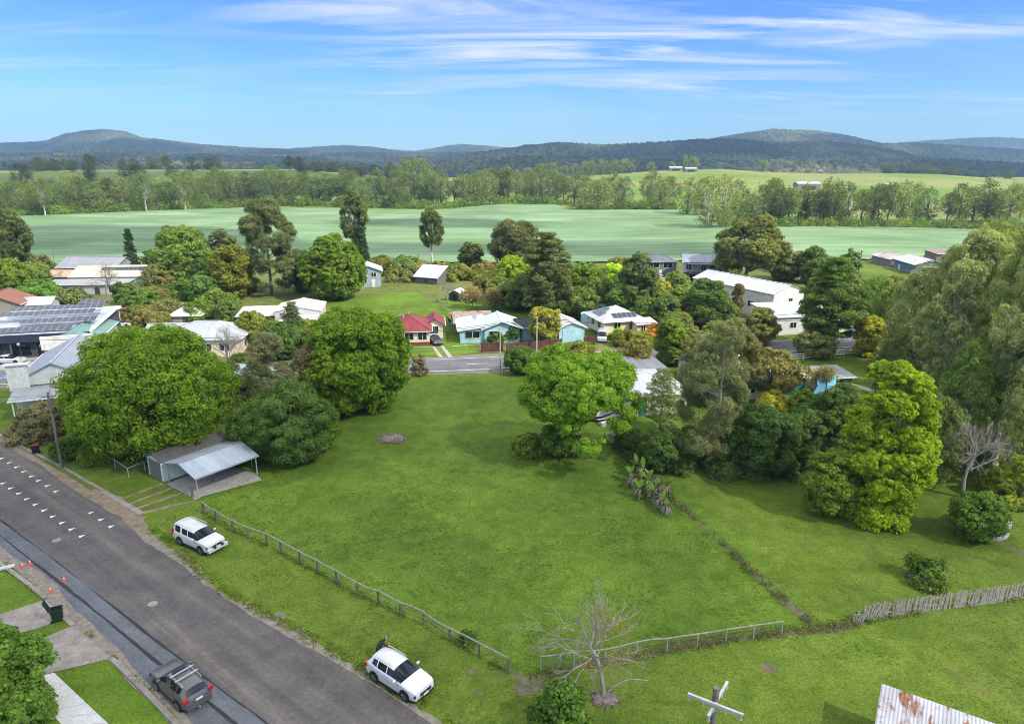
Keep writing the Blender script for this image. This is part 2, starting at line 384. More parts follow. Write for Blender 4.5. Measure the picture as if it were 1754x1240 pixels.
# crop field between two boundary curves
lo = [(-60, 470), (60, 462), (120, 455), (250, 455), (640, 452), (760, 451), (1000, 451), (1200, 447), (1330, 445), (1500, 447), (1640, 446), (1740, 447)]
up = [(-60, 378), (40, 373), (230, 365), (450, 355), (560, 356), (660, 360), (740, 360), (800, 354), (870, 351), (955, 352), (975, 361), (1180, 361), (1205, 372), (1235, 389), (1400, 391), (1620, 393), (1740, 397)]
pxs = np.linspace(-60, 1740, 440); Lo = np.interp(pxs, *zip(*lo)); Up = np.interp(pxs, *zip(*up))
tt = np.linspace(0, 1, 70)
PX = np.repeat(pxs[None], 70, 0)
def Yof(px, py):
    v = py - 620; t = CH / (F * sp + cp * v); return (px - 877) * t, (F * cp - sp * v) * t
xl, yl = Yof(pxs, Lo); xu, yu = Yof(pxs, Up)
FX = xl[None] + (xu - xl)[None] * tt[:, None]; FY = yl[None] + (yu - yl)[None] * tt[:, None]
FY[0] += (vnoise(pxs / 9, pxs * 0, 3) - 0.5) * 3
fo = tag(grid_mesh('field', np.stack([FX, FY, terrain(FX, FY) + 0.5], -1), 'crop'), kind='structure')
# far hills : one height field, max over ridges, with tree-canopy relief
LAY = [
 (1750, 420, [(640, 300), (700, 287), (760, 279), (820, 273), (900, 268), (1000, 270), (1150, 276), (1300, 277), (1450, 276), (1560, 272), (1640, 275), (1754, 282), (2100, 285)]),
 (2500, 620, [(640, 300), (700, 278), (780, 267), (860, 256), (900, 250), (955, 244), (1030, 249), (1093, 246), (1130, 244), (1193, 240), (1250, 239), (1330, 245), (1409, 244), (1470, 250), (1540, 260), (1570, 270), (1700, 280), (2100, 290)]),
 (2950, 500, [(1330, 262), (1420, 256), (1480, 250), (1515, 246), (1560, 246), (1650, 251), (1754, 258), (2000, 262), (2300, 262)]),
 (3600, 900, [(1000, 275), (1150, 250), (1193, 241), (1230, 234), (1281, 225), (1320, 220), (1352, 222), (1397, 225), (1427, 230), (1454, 235), (1490, 244), (1520, 249), (1620, 262), (1754, 275)]),
 (5200, 900, [(1450, 262), (1535, 245), (1590, 241), (1690, 237), (1754, 240), (1900, 236), (2300, 240)]),
 (4000, 1000, [(-500, 262), (-250, 250), (0, 246), (88, 241), (120, 231), (150, 226), (186, 224), (226, 228), (251, 238), (288, 241), (351, 248), (440, 254), (540, 258), (640, 264), (720, 280)]),
 (5000, 1000, [(300, 262), (440, 255), (490, 256), (553, 251), (590, 249), (641, 252), (691, 259), (711, 260), (741, 255), (791, 247), (841, 251), (880, 254), (960, 262)]),
 (2500, 520, [(-400, 268), (0, 267), (70, 264), (130, 258), (180, 255), (250, 261), (350, 264), (450, 268), (560, 272), (700, 277), (800, 292)]),
 (1650, 260, [(-400, 279), (0, 279), (150, 276), (300, 279), (450, 281), (600, 283), (720, 290), (800, 300)]),
]
nY = 430; rows = 1380 * (6300 / 1380) ** np.linspace(0, 1, nY)
us = np.linspace(-0.92, 0.92, 1000)
U, HY = np.meshgrid(us, rows); HX = U * HY
PXh = 877 + F * U / (cp + 0.004)
HZ = np.full(HX.shape, -6.0)
for D, W, sil in LAY:
    a = np.array(sil, float); zt = np.interp(PXh, a[:, 0], zat(D, a[:, 1]))
    off = (fbm(HX / 500 + D, HY / 3000, 3, 9) - 0.45) * W * 0.5
    q = (HY - D - off) / W
    b = np.where(q < 0, sst(1 + q), 1 - 0.75 * sst(q))
    rel = (fbm(HX / 300 + D, HY / 460, 4, 21) - 0.47) * 1.1
    z = -6 + (zt + 6 - 9) * b * (1 + rel * sst(1.2 - b) * np.where(zt > 25, 1, 0.4))
    HZ = np.maximum(HZ, z)
# canopy domes
cell = 15.0; dome = np.zeros(HX.shape); gx = np.floor(HX / cell); gy = np.floor(HY / cell)
for dx in (-1, 0, 1):
    for dy in (-1, 0, 1):
        cx = gx + dx; cy = gy + dy
        jx = (cx + _hash(cx, cy, 1)) * cell; jy = (cy + _hash(cx, cy, 2)) * cell
        h = 6 + 9 * _hash(cx, cy, 3); r2 = ((HX - jx) ** 2 + (HY - jy) ** 2) / (cell * 0.62) ** 2
        dome = np.maximum(dome, h * np.sqrt(np.clip(1 - r2, 0, 1)))
HZ += dome * sst((HY - 1400) / 120)
tag(grid_mesh('hills', np.stack([HX, HY, HZ], -1), 'forest', False), kind='structure')
# ---------------------------------------------------------------- near ground sheets, roads
def sheet_px(name, pts, z, mat, sub=1.2, jit=0.0, world=False):
    P = [Vector((p[0], p[1], 0)) if world else G(*p) for p in pts]; o = []
    for a, b in zip(P, P[1:] + P[:1]):
        k = max(1, int((b - a).length / sub)) if jit else 1
        for i in range(k):
            q = a.lerp(b, i / k)
            if jit: q = q + Vector((random.gauss(0, jit), random.gauss(0, jit), 0))
            o.append((q.x, q.y))
    m = MB(); m.sheet(o, z); return tag(m.build(name, mat), kind='structure')
sheet_px('lawn', [(-125, 8), (150, 8), (150, 138), (60, 114), (46, 112.5), (-9, 102), (-78, 95), (-125, 91)], 0.004, 'lot_grass', world=True)
sheet_px('paddock', [(1165, 815), (1260, 905), (1385, 1060), (1500, 1062), (1754, 1015), (2300, 930), (2300, 780), (1500, 800)], 0.008, 'verge_grass', 1.5, 0.35)
sheet_px('yard', [(1010, 1152), (1330, 1090), (1500, 1066), (1754, 1022), (2200, 1000), (2200, 1500), (900, 1500), (880, 1180)], 0.0105, 'verge_grass', 1.5, 0.3)
R_EDGE = [(-150, 660), (-60, 716), (0, 751), (50, 777), (100, 810), (160, 851), (200, 878), (221, 901), (251, 930), (314, 970), (351, 1000), (440, 1060), (560, 1126), (635, 1170), (698, 1211), (735, 1238), (830, 1310), (960, 1420)]
L_EDGE = [(500, 1420), (392, 1310), (324, 1238), (298, 1208), (238, 1161), (191, 1105), (150, 1070), (98, 1028), (73, 995), (15, 955), (0, 945), (-70, 898), (-150, 850), (-260, 790)]
sheet_px('verge', [(-150, 650), (0, 705), (30, 722), (110, 770), (160, 790), (235, 828), (335, 860), (450, 925), (650, 1025), (870, 1135), (905, 1175), (1010, 1152), (960, 1420), (830, 1310), (735, 1238), (560, 1126), (440, 1060), (314, 970), (221, 901), (100, 810), (0, 751)], 0.0075, 'verge_grass', 1.5, 0.12)
sheet_px('road', R_EDGE + L_EDGE, 0.018, 'asphalt', 0.8, 0.05)
sheet_px('road_patch', [(-150, 790), (0, 888), (83, 948), (176, 1023), (314, 1131), (440, 1224), (560, 1320), (500, 1420), (392, 1310), (324, 1236), (298, 1206), (238, 1158), (191, 1102), (150, 1067), (98, 1025), (73, 992), (15, 952), (0, 942), (-150, 840)], 0.022, 'asphalt_new', 0.8, 0.02)
def ribbon(name, pts, w, z, mat, world=False, jit=0.0, kind='structure', sub=1.0):
    P = [Vector((p[0], p[1], 0)) if world else G(*p) for p in pts]; Q = []
    for a, b in zip(P, P[1:]):
        k = max(1, int((b - a).length / sub))
        Q += [a.lerp(b, i / k) for i in range(k)]
    Q.append(P[-1]); Lf = []; Rt = []; n_ = len(Q); s_ = np.arange(n_) * sub; sd = int(abs(pts[0][0]) + w * 100)
    def wob(k): return ((vnoise(s_ / 1.3, s_ * 0, sd + k) - .5) * .9 + (vnoise(s_ / 4.5, s_ * 0, sd + k + 7) - .5) * 2.0 + (vnoise(s_ / .45, s_ * 0, sd + k + 3) - .5) * .5) * jit * 1.8
    wl, wr = wob(1), wob(50)
    for i, q in enumerate(Q):
        d = (Q[min(i + 1, n_ - 1)] - Q[max(i - 1, 0)]).normalized(); n = Vector((-d.y, d.x, 0))
        Lf.append(q + n * (w / 2 + wl[i])); Rt.append(q - n * (w / 2 + wr[i]))
    m = MB()
    for i in range(len(Q) - 1):
        m.add([(p.x, p.y, z) for p in (Rt[i], Rt[i + 1], Lf[i + 1], Lf[i])], [(0, 1, 2, 3)])
    return tag(m.build(name, mat), kind=kind)
ribbon('road_shoulder', [(176, 868), (210, 892), (236, 918), (262, 938), (314, 968), (351, 998), (440, 1057), (560, 1122), (635, 1165), (698, 1206), (735, 1232), (830, 1305), (960, 1415)], 1.35, 0.013, 'gravel', jit=0.4, sub=0.25)
ribbon('road_shoulder', [(150, 842), (180, 858), (215, 880), (250, 915)], 1.5, 0.0133, 'dirt', jit=0.3, sub=0.25)
ribbon('road_seam', [(-60, 872), (0, 916), (27.6, 939), (100, 995), (188, 1067), (271, 1136), (401, 1239), (470, 1300)], 0.2, 0.026, 'tar', jit=0.05, sub=0.5)
ribbon('road_seam', [(0, 890), (83, 950), (176, 1025), (314, 1133), (440, 1226), (520, 1290)], 0.12, 0.0265, 'tar', jit=0.04, sub=0.5)
def kerb(pts, w=0.32, h=0.12, name='kerb', mat='concrete_old'):
    P = [G(*p) for p in pts]; m = MB()
    for a, b in zip(P, P[1:]):
        d = (b - a); ln = d.length; c = (a + b) / 2
        m.box((c.x, c.y, h / 2), (ln - 0.004, w, h), math.atan2(d.y, d.x))
    tag(m.build(name, mat), kind='structure')
kerb([(-110, 682), (-50, 716), (0, 746), (55, 775), (110, 802), (150, 826), (176, 840)])
kerb([(176, 841), (210, 861), (243, 880)], 0.55, 0.05)
ribbon('gutter', [(-60, 722), (0, 753), (50, 780), (100, 811), (160, 851), (200, 876), (243, 890)], 0.8, 0.028, 'dirt', jit=0.12)
ribbon('gutter', [(-60, 910), (0, 952), (40, 972), (80, 1008), (98, 1034), (150, 1080), (191, 1116), (238, 1170), (298, 1216), (324, 1246), (400, 1320)], 1.0, 0.03, 'gravel', jit=0.1)
kerb([(-60, 922), (0, 966), (18, 978), (50, 1002), (78, 1025)])
kerb([(112, 1060), (125, 1072)]); kerb([(191, 1128), (251, 1187), (301, 1239), (370, 1310)])
sheet_px('verge', [(-300, 880), (-60, 925), (0, 968), (78, 1030), (190, 1130), (301, 1245), (380, 1330), (300, 1600), (-400, 1500)], 0.006, 'lawn_grass', world=False)
def drive(pts, mat='concrete_old', name='driveway', z=0.037):
    return sheet_px(name, pts, z, mat)
drive([(-90, 1078), (0, 1052), (78, 1027), (112, 1060), (60, 1078), (0, 1092), (-90, 1120)])
drive([(40, 1106), (63, 1098), (125, 1071), (191, 1128), (93, 1151), (60, 1160)])
sheet_px('footpath', [(93, 1152.5), (186, 1240), (230, 1282), (150, 1300), (105, 1240), (40, 1176), (60, 1160)], 0.041, 'concrete_pale')
for i in range(1, 6):
    a = G(93 + 18.6 * i, 1153 + 17.2 * i); b = G(62 + 9.4 * i, 1182 + 12 * i)
    m = MB(); m.beam((a.x, a.y, 0.036), (b.x, b.y, 0.036), 0.02, 0.02); tag(m.build('footpath_joint', 'concrete_old'), kind='structure')
# carport slab, wheel tracks
SLAB = [(284, 829), (336, 856), (345, 850), (432, 823), (449, 822), (437, 811), (402, 806)]
for a, b in [((192, 862), (284, 826)), ((211, 866), (300, 833)), ((228, 873), (317, 843)), ((243, 879), (335, 857))]:
    pa, pb = G(*a), G(*b); pc = pa.lerp(pb, 0.5) + Vector((random.uniform(-.3, .3),) * 2 + (0,))
    ribbon('wheel_track', [(pa.x, pa.y), (pc.x, pc.y), (pb.x, pb.y)], 0.42, 0.016, 'dirt', True, 0.06, sub=0.4)
# painted teeth on the side street
za = lambda x, y: (x * 0.2509, y * 0.2509 + 680)
row1 = [(8, 420), (57, 450), (108, 480), (156, 511), (209, 543), (256, 572), (316, 607), (377, 645), (615, 791), (683, 838), (752, 885)]
row2 = [(15, 590), (68, 624), (123, 659), (177, 697), (235, 735), (294, 775), (353, 817), (416, 860), (481, 904), (551, 951)]
for k, (x, y) in enumerate(row1 + row2):
    p = G(*za(x, y)); m = MB(); e1 = Vector((0.79, -0.61, 0)); e2 = Vector((0.61, 0.79, 0)); s = 0.34 if k != 8 else 0.28
    t = [p - e1 * 0.32 * s / .55 - e2 * 0.1, p + e1 * s * 0.2 + e2 * 0.42, p + e1 * s * 0.75 - e2 * 0.18]
    m.sheet([(q.x, q.y) for q in t], 0.0305); tag(m.build('road_marking', 'road_paint'), kind='structure')
# main road
MAIN = [(-230, 88), (-160, 93), (-110, 97), (-78, 100), (-9.3, 107), (18, 111.6), (46, 118), (80, 126.5), (110, 134), (200, 160)]
def off(pts, d):
    o = []
    for i, p in enumerate(pts):
        a = Vector(pts[max(i - 1, 0)]); b = Vector(pts[min(i + 1, len(pts) - 1)]); t = (b - a).normalized()
        o.append((p[0] - t.y * d, p[1] + t.x * d))
    return o
ribbon('road_shoulder', MAIN, 10.5, 0.010, 'gravel', True, 0.25, sub=2)
ribbon('main_road', MAIN, 8.6, 0.018, 'asphalt_main', True, 0.05, sub=2)
ribbon('road_marking', off(MAIN, -3.2), 0.16, 0.024, 'road_paint', True)
ribbon('road_marking', off(MAIN, 3.6), 0.14, 0.024, 'road_paint', True)
for i in range(-12, 10):
    x = i * 10.5 + 3; y = float(np.interp(x, *zip(*MAIN))); y2 = float(np.interp(x + 3.4, *zip(*MAIN)))
    ribbon('road_marking', [(x, y), (x + 3.4, y2)], 0.16, 0.024, 'road_paint', True)
# blue accessible-bay sign on the road (left) and forecourt
sheet_px('forecourt', [(-160, 640), (-160, 600), (60, 598), (105, 606), (45, 632), (0, 634), (-100, 642)], 0.012, 'concrete')
m = MB(); c = G(8, 645)
for a, b in [((-1.6, -.2), (0.2, .1)), ((0.2, .1), (1.6, .5)), ((-.9, -.8), (.3, -.5)), ((.3, -.5), (.3, .1))]:
    m.beam((c.x + a[0], c.y + a[1] * 2, 0.026), (c.x + b[0], c.y + b[1] * 2, 0.026), 0.35, 0.01)
mb = m.build('road_marking', 'plastic', color=(0.12, 0.3, 0.5)); tag(mb, kind='structure')
# lawns in the village
sheet_px('lawn', [(600, 612), (590, 560), (560, 545), (560, 515), (640, 503), (712, 500), (750, 525), (822, 604), (720, 611)], 0.02, 'lawn_grass')
sheet_px('lawn', [(770, 552), (748, 515), (830, 512), (990, 520), (1000, 545), (960, 550), (800, 548)], 0.02, 'lawn_grass')
sheet_px('driveway', [(752, 612), (737, 590), (742, 590), (759, 612)], 0.03, 'concrete'); sheet_px('driveway', [(768, 612), (752, 590), (757, 590), (776, 612)], 0.03, 'concrete')
sheet_px('driveway', [(960, 590), (1000, 572), (1050, 575), (1010, 600)], 0.024, 'lawn_grass')
sheet_px('lawn', [(1420, 660), (1400, 620), (1500, 606), (1560, 640), (1500, 690)], 0.012, 'verge_grass')
sheet_px('path', [(1335, 618), (1420, 645), (1500, 668), (1503, 674), (1410, 650), (1330, 624)], 0.02, 'concrete')
sheet_px('lawn', [(1280, 585), (1480, 575), (1480, 560), (1320, 572)], 0.012, 'verge_grass')
sheet_px('yard', [(1455, 480), (1460, 452), (1520, 450), (1620, 470), (1640, 495)], 0.35, 'verge_grass')
# bare earth along fences
for pts, w in [([(873, 1150), (905, 1166), (960, 1152), (1050, 1132), (1150, 1112), (1250, 1096), (1345, 1082), (1425, 1078), (1490, 1062)], 1.0),
               ([(1390, 1066), (1330, 1018), (1250, 945), (1170, 870), (1110, 815)], 0.9), ([(1690, 915), (1725, 935), (1765, 950)], 0.8)]:
    ribbon('dirt_strip', pts, w * .42, 0.0145, 'worn', jit=0.16, sub=0.35)
for x, y, r in [(905, 1172, 0.9), (1040, 1195, .6), (808, 1150, .3), (822, 1188, .25), (1315, 1143, .45), (265, 925, .0)]:
    if r:
        c = G(x, y); m = MB()
        m.sheet([(c.x + r * (1 + random.uniform(-.3, .3)) * math.cos(a * .42), c.y + r * (1 + random.uniform(-.3, .3)) * math.sin(a * .42)) for a in range(15)], 0.0165)
        tag(m.build('dirt_patch', 'worn'), kind='structure')
# ---------------------------------------------------------------- sky, sun, clouds, haze, camera
SUN_EL, SUN_AZ = R(44), Vector((0.84, -0.54, 0)).normalized()
sund = Vector((SUN_AZ.x * math.cos(SUN_EL), SUN_AZ.y * math.cos(SUN_EL), math.sin(SUN_EL)))
w = bpy.data.worlds.new('World'); S.world = w; w.use_nodes = True
nt = w.node_tree; nt.nodes.clear()
sky = N(nt, 'ShaderNodeTexSky'); sky.sky_type = 'NISHITA'; sky.sun_disc = False
sky.sun_elevation = SUN_EL; sky.sun_rotation = math.atan2(sund.x, sund.y); sky.air_density = 1.0; sky.dust_density = 0.3; sky.ozone_density = 2.0; sky.altitude = 50
tc = N(nt, 'ShaderNodeTexCoord'); sx = N(nt, 'ShaderNodeSeparateXYZ'); L(nt, tc, 'Generated', sx, 0)
zc = N(nt, 'ShaderNodeMath', operation='MAXIMUM'); zc.inputs[1].default_value = 0.012; L(nt, sx, 2, zc, 0)
za_ = N(nt, 'ShaderNodeMath', operation='ADD'); za_.inputs[1].default_value = 0.05; L(nt, zc, 0, za_, 0)
dv = N(nt, 'ShaderNodeVectorMath', operation='DIVIDE'); L(nt, tc, 'Generated', dv, 0)
cb = N(nt, 'ShaderNodeCombineXYZ')
for i in range(3): L(nt, za_, 0, cb, i)
L(nt, cb, 0, dv, 1)
v1 = mapped(nt, dv.outputs[0], (0.42, 1.25, 0.0), (0, 0, R(-24)))
n1 = noise(nt, 1.0, 9, 0.62, v1, 1.1)
v2 = mapped(nt, dv.outputs[0], (0.3, 0.55, 0.0), (0, 0, R(8))); v2.node.inputs['Location'].default_value = (1.7, 0.4, 0)
n2 = noise(nt, 1.0, 3, 0.55, v2)
c1 = ramp(nt, n1.outputs[0], [(0.44, (0, 0, 0)), (0.66, (1, 1, 1))]).outputs[0]
c2 = ramp(nt, n2.outputs[0], [(0.38, (0.08,) * 3), (0.58, (1, 1, 1))]).outputs[0]
xr = N(nt, 'ShaderNodeMapRange'); xr.inputs[1].default_value = -0.5; xr.inputs[2].default_value = 0.45; xr.inputs[3].default_value = 0.75; xr.inputs[4].default_value = 1.25; L(nt, sx, 0, xr, 0)
zf = N(nt, 'ShaderNodeMapRange', interpolation_type='SMOOTHSTEP'); zf.inputs[1].default_value = 0.035; zf.inputs[2].default_value = 0.13; zf.inputs[3].default_value = 0.25; L(nt, sx, 2, zf, 0)
cf = mix(nt, 1.0, c1, c2, 'MULTIPLY'); cf = mix(nt, 1.0, cf, zf.outputs[0], 'MULTIPLY'); cf = mix(nt, 1.0, cf, xr.outputs[0], 'MULTIPLY')
hs = N(nt, 'ShaderNodeHueSaturation'); hs.inputs['Saturation'].default_value = 1.12; L(nt, sky, 0, hs, 'Color')
zr_ = N(nt, 'ShaderNodeMapRange'); zr_.inputs[1].default_value = 0.0; zr_.inputs[2].default_value = 0.21; L(nt, sx, 2, zr_, 0)
gt = mix(nt, zr_.outputs[0], (0.36, 0.56, 0.76), (0.235, 0.41, 0.80))
tintd = mix(nt, 1.0, hs.outputs[0], gt, 'MULTIPLY')
skc = mix(nt, cf, tintd, (3.7, 3.95, 4.3))
# cumulus added overhead, out of view, to raise the soft fill light
n3 = noise(nt, 0.9, 5, 0.6, dv.outputs[0], 0.4)
zc3 = N(nt, 'ShaderNodeMapRange', interpolation_type='SMOOTHSTEP'); zc3.inputs[1].default_value = 0.26; zc3.inputs[2].default_value = 0.5; L(nt, sx, 2, zc3, 0)
c3 = mix(nt, 1.0, ramp(nt, n3.outputs[0], [(0.38, (0, 0, 0)), (0.52, (1, 1, 1))]).outputs[0], zc3.outputs[0], 'MULTIPLY')
skc = mix(nt, c3, skc, (8.5, 8.5, 8.6))
bg = N(nt, 'ShaderNodeBackground'); bg.inputs[1].default_value = 0.145; nt.links.new(skc, bg.inputs[0])
o = N(nt, 'ShaderNodeOutputWorld'); L(nt, bg, 0, o, 0)
sl = bpy.data.lights.new('sun', 'SUN'); sl.energy = 3.4; sl.angle = R(0.5); sl.color = (1.0, 0.95, 0.86)
so = bpy.data.objects.new('sun', sl); COL.objects.link(so); so.rotation_euler = sund.to_track_quat('Z', 'Y').to_euler()
# cumulus that stand between the sun and parts of the valley (their shade falls on the near road and on bands of the crop)
def mk_vol(name, col, dens, an=0.3):
    m, nt = newmat(name); v = N(nt, 'ShaderNodeVolumePrincipled'); v.inputs['Color'].default_value = (*col, 1); v.inputs['Density'].default_value = dens
    v.inputs['Anisotropy'].default_value = an
    o = N(nt, 'ShaderNodeOutputMaterial'); L(nt, v, 0, o, 1); MAT[name] = m
mk_vol('cloud', (1, 1, 1), 0.009, 0.6); mk_vol('cloud_dense', (1, 1, 1), 0.08, 0.6)
def ico_pts(n=24, m=12):
    vs = [(0, 0, 1)]; fs = []
    for i in range(1, m):
        for j in range(n):
            a = math.pi * i / m; b = 2 * math.pi * j / n
            vs.append((math.sin(a) * math.cos(b), math.sin(a) * math.sin(b), math.cos(a)))
    vs.append((0, 0, -1))
    for j in range(n): fs.append((0, 1 + j, 1 + (j + 1) % n))
    for i in range(m - 2):
        for j in range(n):
            a = 1 + i * n + j; b = 1 + i * n + (j + 1) % n; fs.append((a, a + n, b + n, b))
    e = len(vs) - 1; l = 1 + (m - 2) * n
    for j in range(n): fs.append((l + j, e, l + (j + 1) % n))
    return vs, fs
def cloud(sx_, sy_, rx, ry, seed, alt=950.0, rz=60.0, rot=0.0, mat='cloud'):
    vs, fs = ico_pts(40, 20); V = np.array(vs)
    n = 0.75 + 0.7 * (fbm(V[:, 0] * 2.2 + seed, V[:, 1] * 2.2 + V[:, 2] * 2, 4, seed) - 0.45)
    V = V * n[:, None] * np.array([rx, ry, rz]); c, s = math.cos(rot), math.sin(rot)
    X = V[:, 0] * c - V[:, 1] * s; Yv = V[:, 0] * s + V[:, 1] * c
    k = alt / sund.z
    m = MB(); m.add(np.stack([X + sx_ + sund.x * k, Yv + sy_ + sund.y * k, V[:, 2] + alt], -1).tolist(), fs)
    return tag(m.build('cloud', mat, smooth=True), kind='structure')
cloud(-58, 55, 104, 64, 3, rot=0.25, rz=75)
cloud(-185, 295, 110, 58, 5, rot=0.1, mat='cloud_dense'); cloud(36, 262, 52, 30, 6, rz=40, mat='cloud_dense'); cloud(-36, 365, 70, 24, 8, rz=40, mat='cloud_dense'); cloud(-38, 264, 66, 24, 18, rz=30, mat='cloud_dense')
cloud(-430, 760, 430, 210, 9, mat='cloud_dense')
cloud(-1150, 3300, 420, 500, 12, 1500, 90, mat='cloud_dense'); cloud(900, 2500, 700, 450, 13, 1500, 90, mat='cloud_dense'); cloud(300, 1900, 500, 250, 14, 1500, 80, mat='cloud_dense'); cloud(1900, 3500, 700, 300, 15, 1500, 90, mat='cloud_dense')
mk_vol('haze', (0.42, 0.68, 1.0), 0.00013, 0.2)
m = MB(); m.box((0, 3100, 170), (14000, 6900, 356)); hz = m.build('haze', 'haze'); tag(hz, kind='stuff')
cam = bpy.data.cameras.new('camera'); cam.sensor_width = 36; cam.lens = 36 * F / 1754; cam.clip_end = 30000; cam.clip_start = 0.5
co = bpy.data.objects.new('camera', cam); COL.objects.link(co); co.location = (0, 0, CH); co.rotation_euler = (math.pi / 2 - PIT, 0, 0)
S.camera = co
S.view_settings.view_transform = 'Standard'; S.view_settings.look = 'None'; S.view_settings.exposure = 0.74; S.view_settings.gamma = 1
S.render.engine = 'CYCLES'; cy = S.cycles
cy.max_bounces = 7; cy.diffuse_bounces = 3; cy.glossy_bounces = 2; cy.transmission_bounces = 3; cy.transparent_max_bounces = 24; cy.volume_bounces = 0
cy.pixel_filter_type = 'BLACKMAN_HARRIS'; cy.filter_width = 0.95; cy.caustics_reflective = False; cy.caustics_refractive = False; cy.use_denoising = True; cy.sample_clamp_indirect = 4.0
# ---------------------------------------------------------------- trees
def unit(n, g):
    v = g.normal(size=(n, 3)); return v / np.linalg.norm(v, axis=1, keepdims=True)
def leaf_mesh(name, P, Nn, size, tint, g, aspect=0.62, along=None):
    n = len(P)
    a = g.normal(size=(n, 3)) if along is None else along + 0.35 * g.normal(size=(n, 3))
    t = a - Nn * np.sum(a * Nn, 1, keepdims=True); t /= np.maximum(np.linalg.norm(t, axis=1, keepdims=True), 1e-6)
    b = np.cross(Nn, t); s = (size * (0.65 + 0.7 * g.random(n)))[:, None] * 0.5
    V = np.empty((n, 4, 3)); V[:, 0] = P - t * s; V[:, 1] = P + b * s * aspect + Nn * s * .15; V[:, 2] = P + t * s; V[:, 3] = P - b * s * aspect + Nn * s * .15
    me = bpy.data.meshes.new(name); me.vertices.add(4 * n); me.vertices.foreach_set('co', V.reshape(-1).astype(np.float32))
    me.loops.add(4 * n); me.loops.foreach_set('vertex_index', np.arange(4 * n, dtype=np.int32))
    me.polygons.add(n); me.polygons.foreach_set('loop_start', np.arange(0, 4 * n, 4, dtype=np.int32)); me.polygons.foreach_set('loop_total', np.full(n, 4, np.int32))
    at = me.attributes.new('tint', 'FLOAT', 'FACE'); at.data.foreach_set('value', np.clip(tint, 0, 1).astype(np.float32))
    me.update(); me.materials.append(MAT['leaf']); return me
def fib(n, g, zmin=-1.0):
    i = np.arange(n) + 0.5; z = zmin + (1 - zmin) * i / n; ph = i * 2.39996 + g.random() * 6
    r = np.sqrt(np.maximum(0, 1 - z * z)); d = np.stack([r * np.cos(ph), r * np.sin(ph), z], 1) + g.normal(size=(n, 3)) * 0.16
    return d / np.linalg.norm(d, axis=1, keepdims=True)
CAPN = 75000
def fill_lobes(C, Rr, n, rc, g, ctr, outw=0.35, rnd=0.42, flat=1.0, upb=0.15, tjit=0.30, aspect=0.62, leaf=0.3, name='crown', inner=0.15, hang=None, toplit=0.0, gapk=3.4):
    """leaf clumps on lobes (centres C, radii Rr), leaves on clumps"""
    A = Rr ** 2; nc = max(len(C) * 3, int(np.sum(A) * 4 * math.pi / (rc * rc * gapk)))
    li = g.choice(len(C), nc, p=A / A.sum()); d = unit(nc, g)
    o = C[li] - ctr; o /= np.maximum(np.linalg.norm(o, axis=1, keepdims=True), 1e-6)
    bad = np.sum(d * o, 1) < -0.25; d[bad] = -d[bad]
    K = C[li] + d * (Rr[li] * (0.82 + 0.22 * g.random(nc)))[:, None] * np.array([1, 1, flat])
    ct = g.normal(size=nc) * tjit * 0.6
    ci = g.integers(0, nc, n); e = unit(n, g); e[:, 2] = np.where((e[:, 2] < -0.25) & (g.random(n) < .7), -e[:, 2], e[:, 2]); rr = rc * (0.6 + 0.4 * g.random(n) ** 0.5) * (0.7 + 0.6 * _hash(ci, ci * 0, 4))
    P = K[ci] + e * rr[:, None] * np.array([1, 1, flat])
    k = g.random(n) < inner
    P[k] = C[li[ci[k]]] + (P[k] - C[li[ci[k]]]) * (0.35 + 0.5 * g.random(k.sum()))[:, None]
    out_ = P - ctr; out_ /= np.maximum(np.linalg.norm(out_, axis=1, keepdims=True), 1e-6)
    Nn = e * 1.0 + out_ * outw + g.normal(size=(n, 3)) * rnd + np.array([0, 0, upb]); Nn /= np.linalg.norm(Nn, axis=1, keepdims=True)
    tint = 0.42 + ct[ci] + g.normal(size=n) * tjit * 0.75 + toplit * e[:, 2]  # upper leaves of each clump tinted lighter, top light painted into the colour
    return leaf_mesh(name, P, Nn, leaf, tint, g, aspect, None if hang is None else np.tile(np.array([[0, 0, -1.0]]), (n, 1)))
def limb(m, a, b, r0, r1, g, n=6, sag=0.12, k=4):
    a, b = np.array(a, float), np.array(b, float); Ln = np.linalg.norm(b - a); pts = []
    j = g.normal(size=3) * Ln * 0.07
    for i in range(k + 1):
        t = i / k; p = a * (1 - t) + b * t; p = p + j * math.sin(math.pi * t); p[2] -= Ln * sag * math.sin(math.pi * t); pts.append(p)
    m.tube(pts, [r0 + (r1 - r0) * i / k for i in range(k + 1)], n)
def twigs(m, a, d, ln, r, g, depth, spread=0.55, up=0.25, nb=(2, 3), n=4):
    """recursive bare branch"""
    d = d / np.linalg.norm(d); pts = [a]; p = a; dd = d
    for i in range(3):
        dd = dd + g.normal(size=3) * 0.13 + np.array([0, 0, up * 0.1]); dd /= np.linalg.norm(dd); p = p + dd * ln / 3; pts.append(p)
    m.tube(pts, [r, r * .85, r * .72, r * .6], n if depth > 0 else 3, cap=False)
    if depth <= 0: return
    for q in range(g.integers(nb[0], nb[1] + 1)):
        t = 0.45 + 0.55 * (q + 0.6 * g.random()) / nb[1]; s = pts[min(3, int(t * 3))]
        nd = dd + g.normal(size=3) * spread + np.array([0, 0, up]); twigs(m, s, nd, ln * (0.62 + 0.2 * g.random()), r * 0.58, g, depth - 1, spread, up, nb, n)
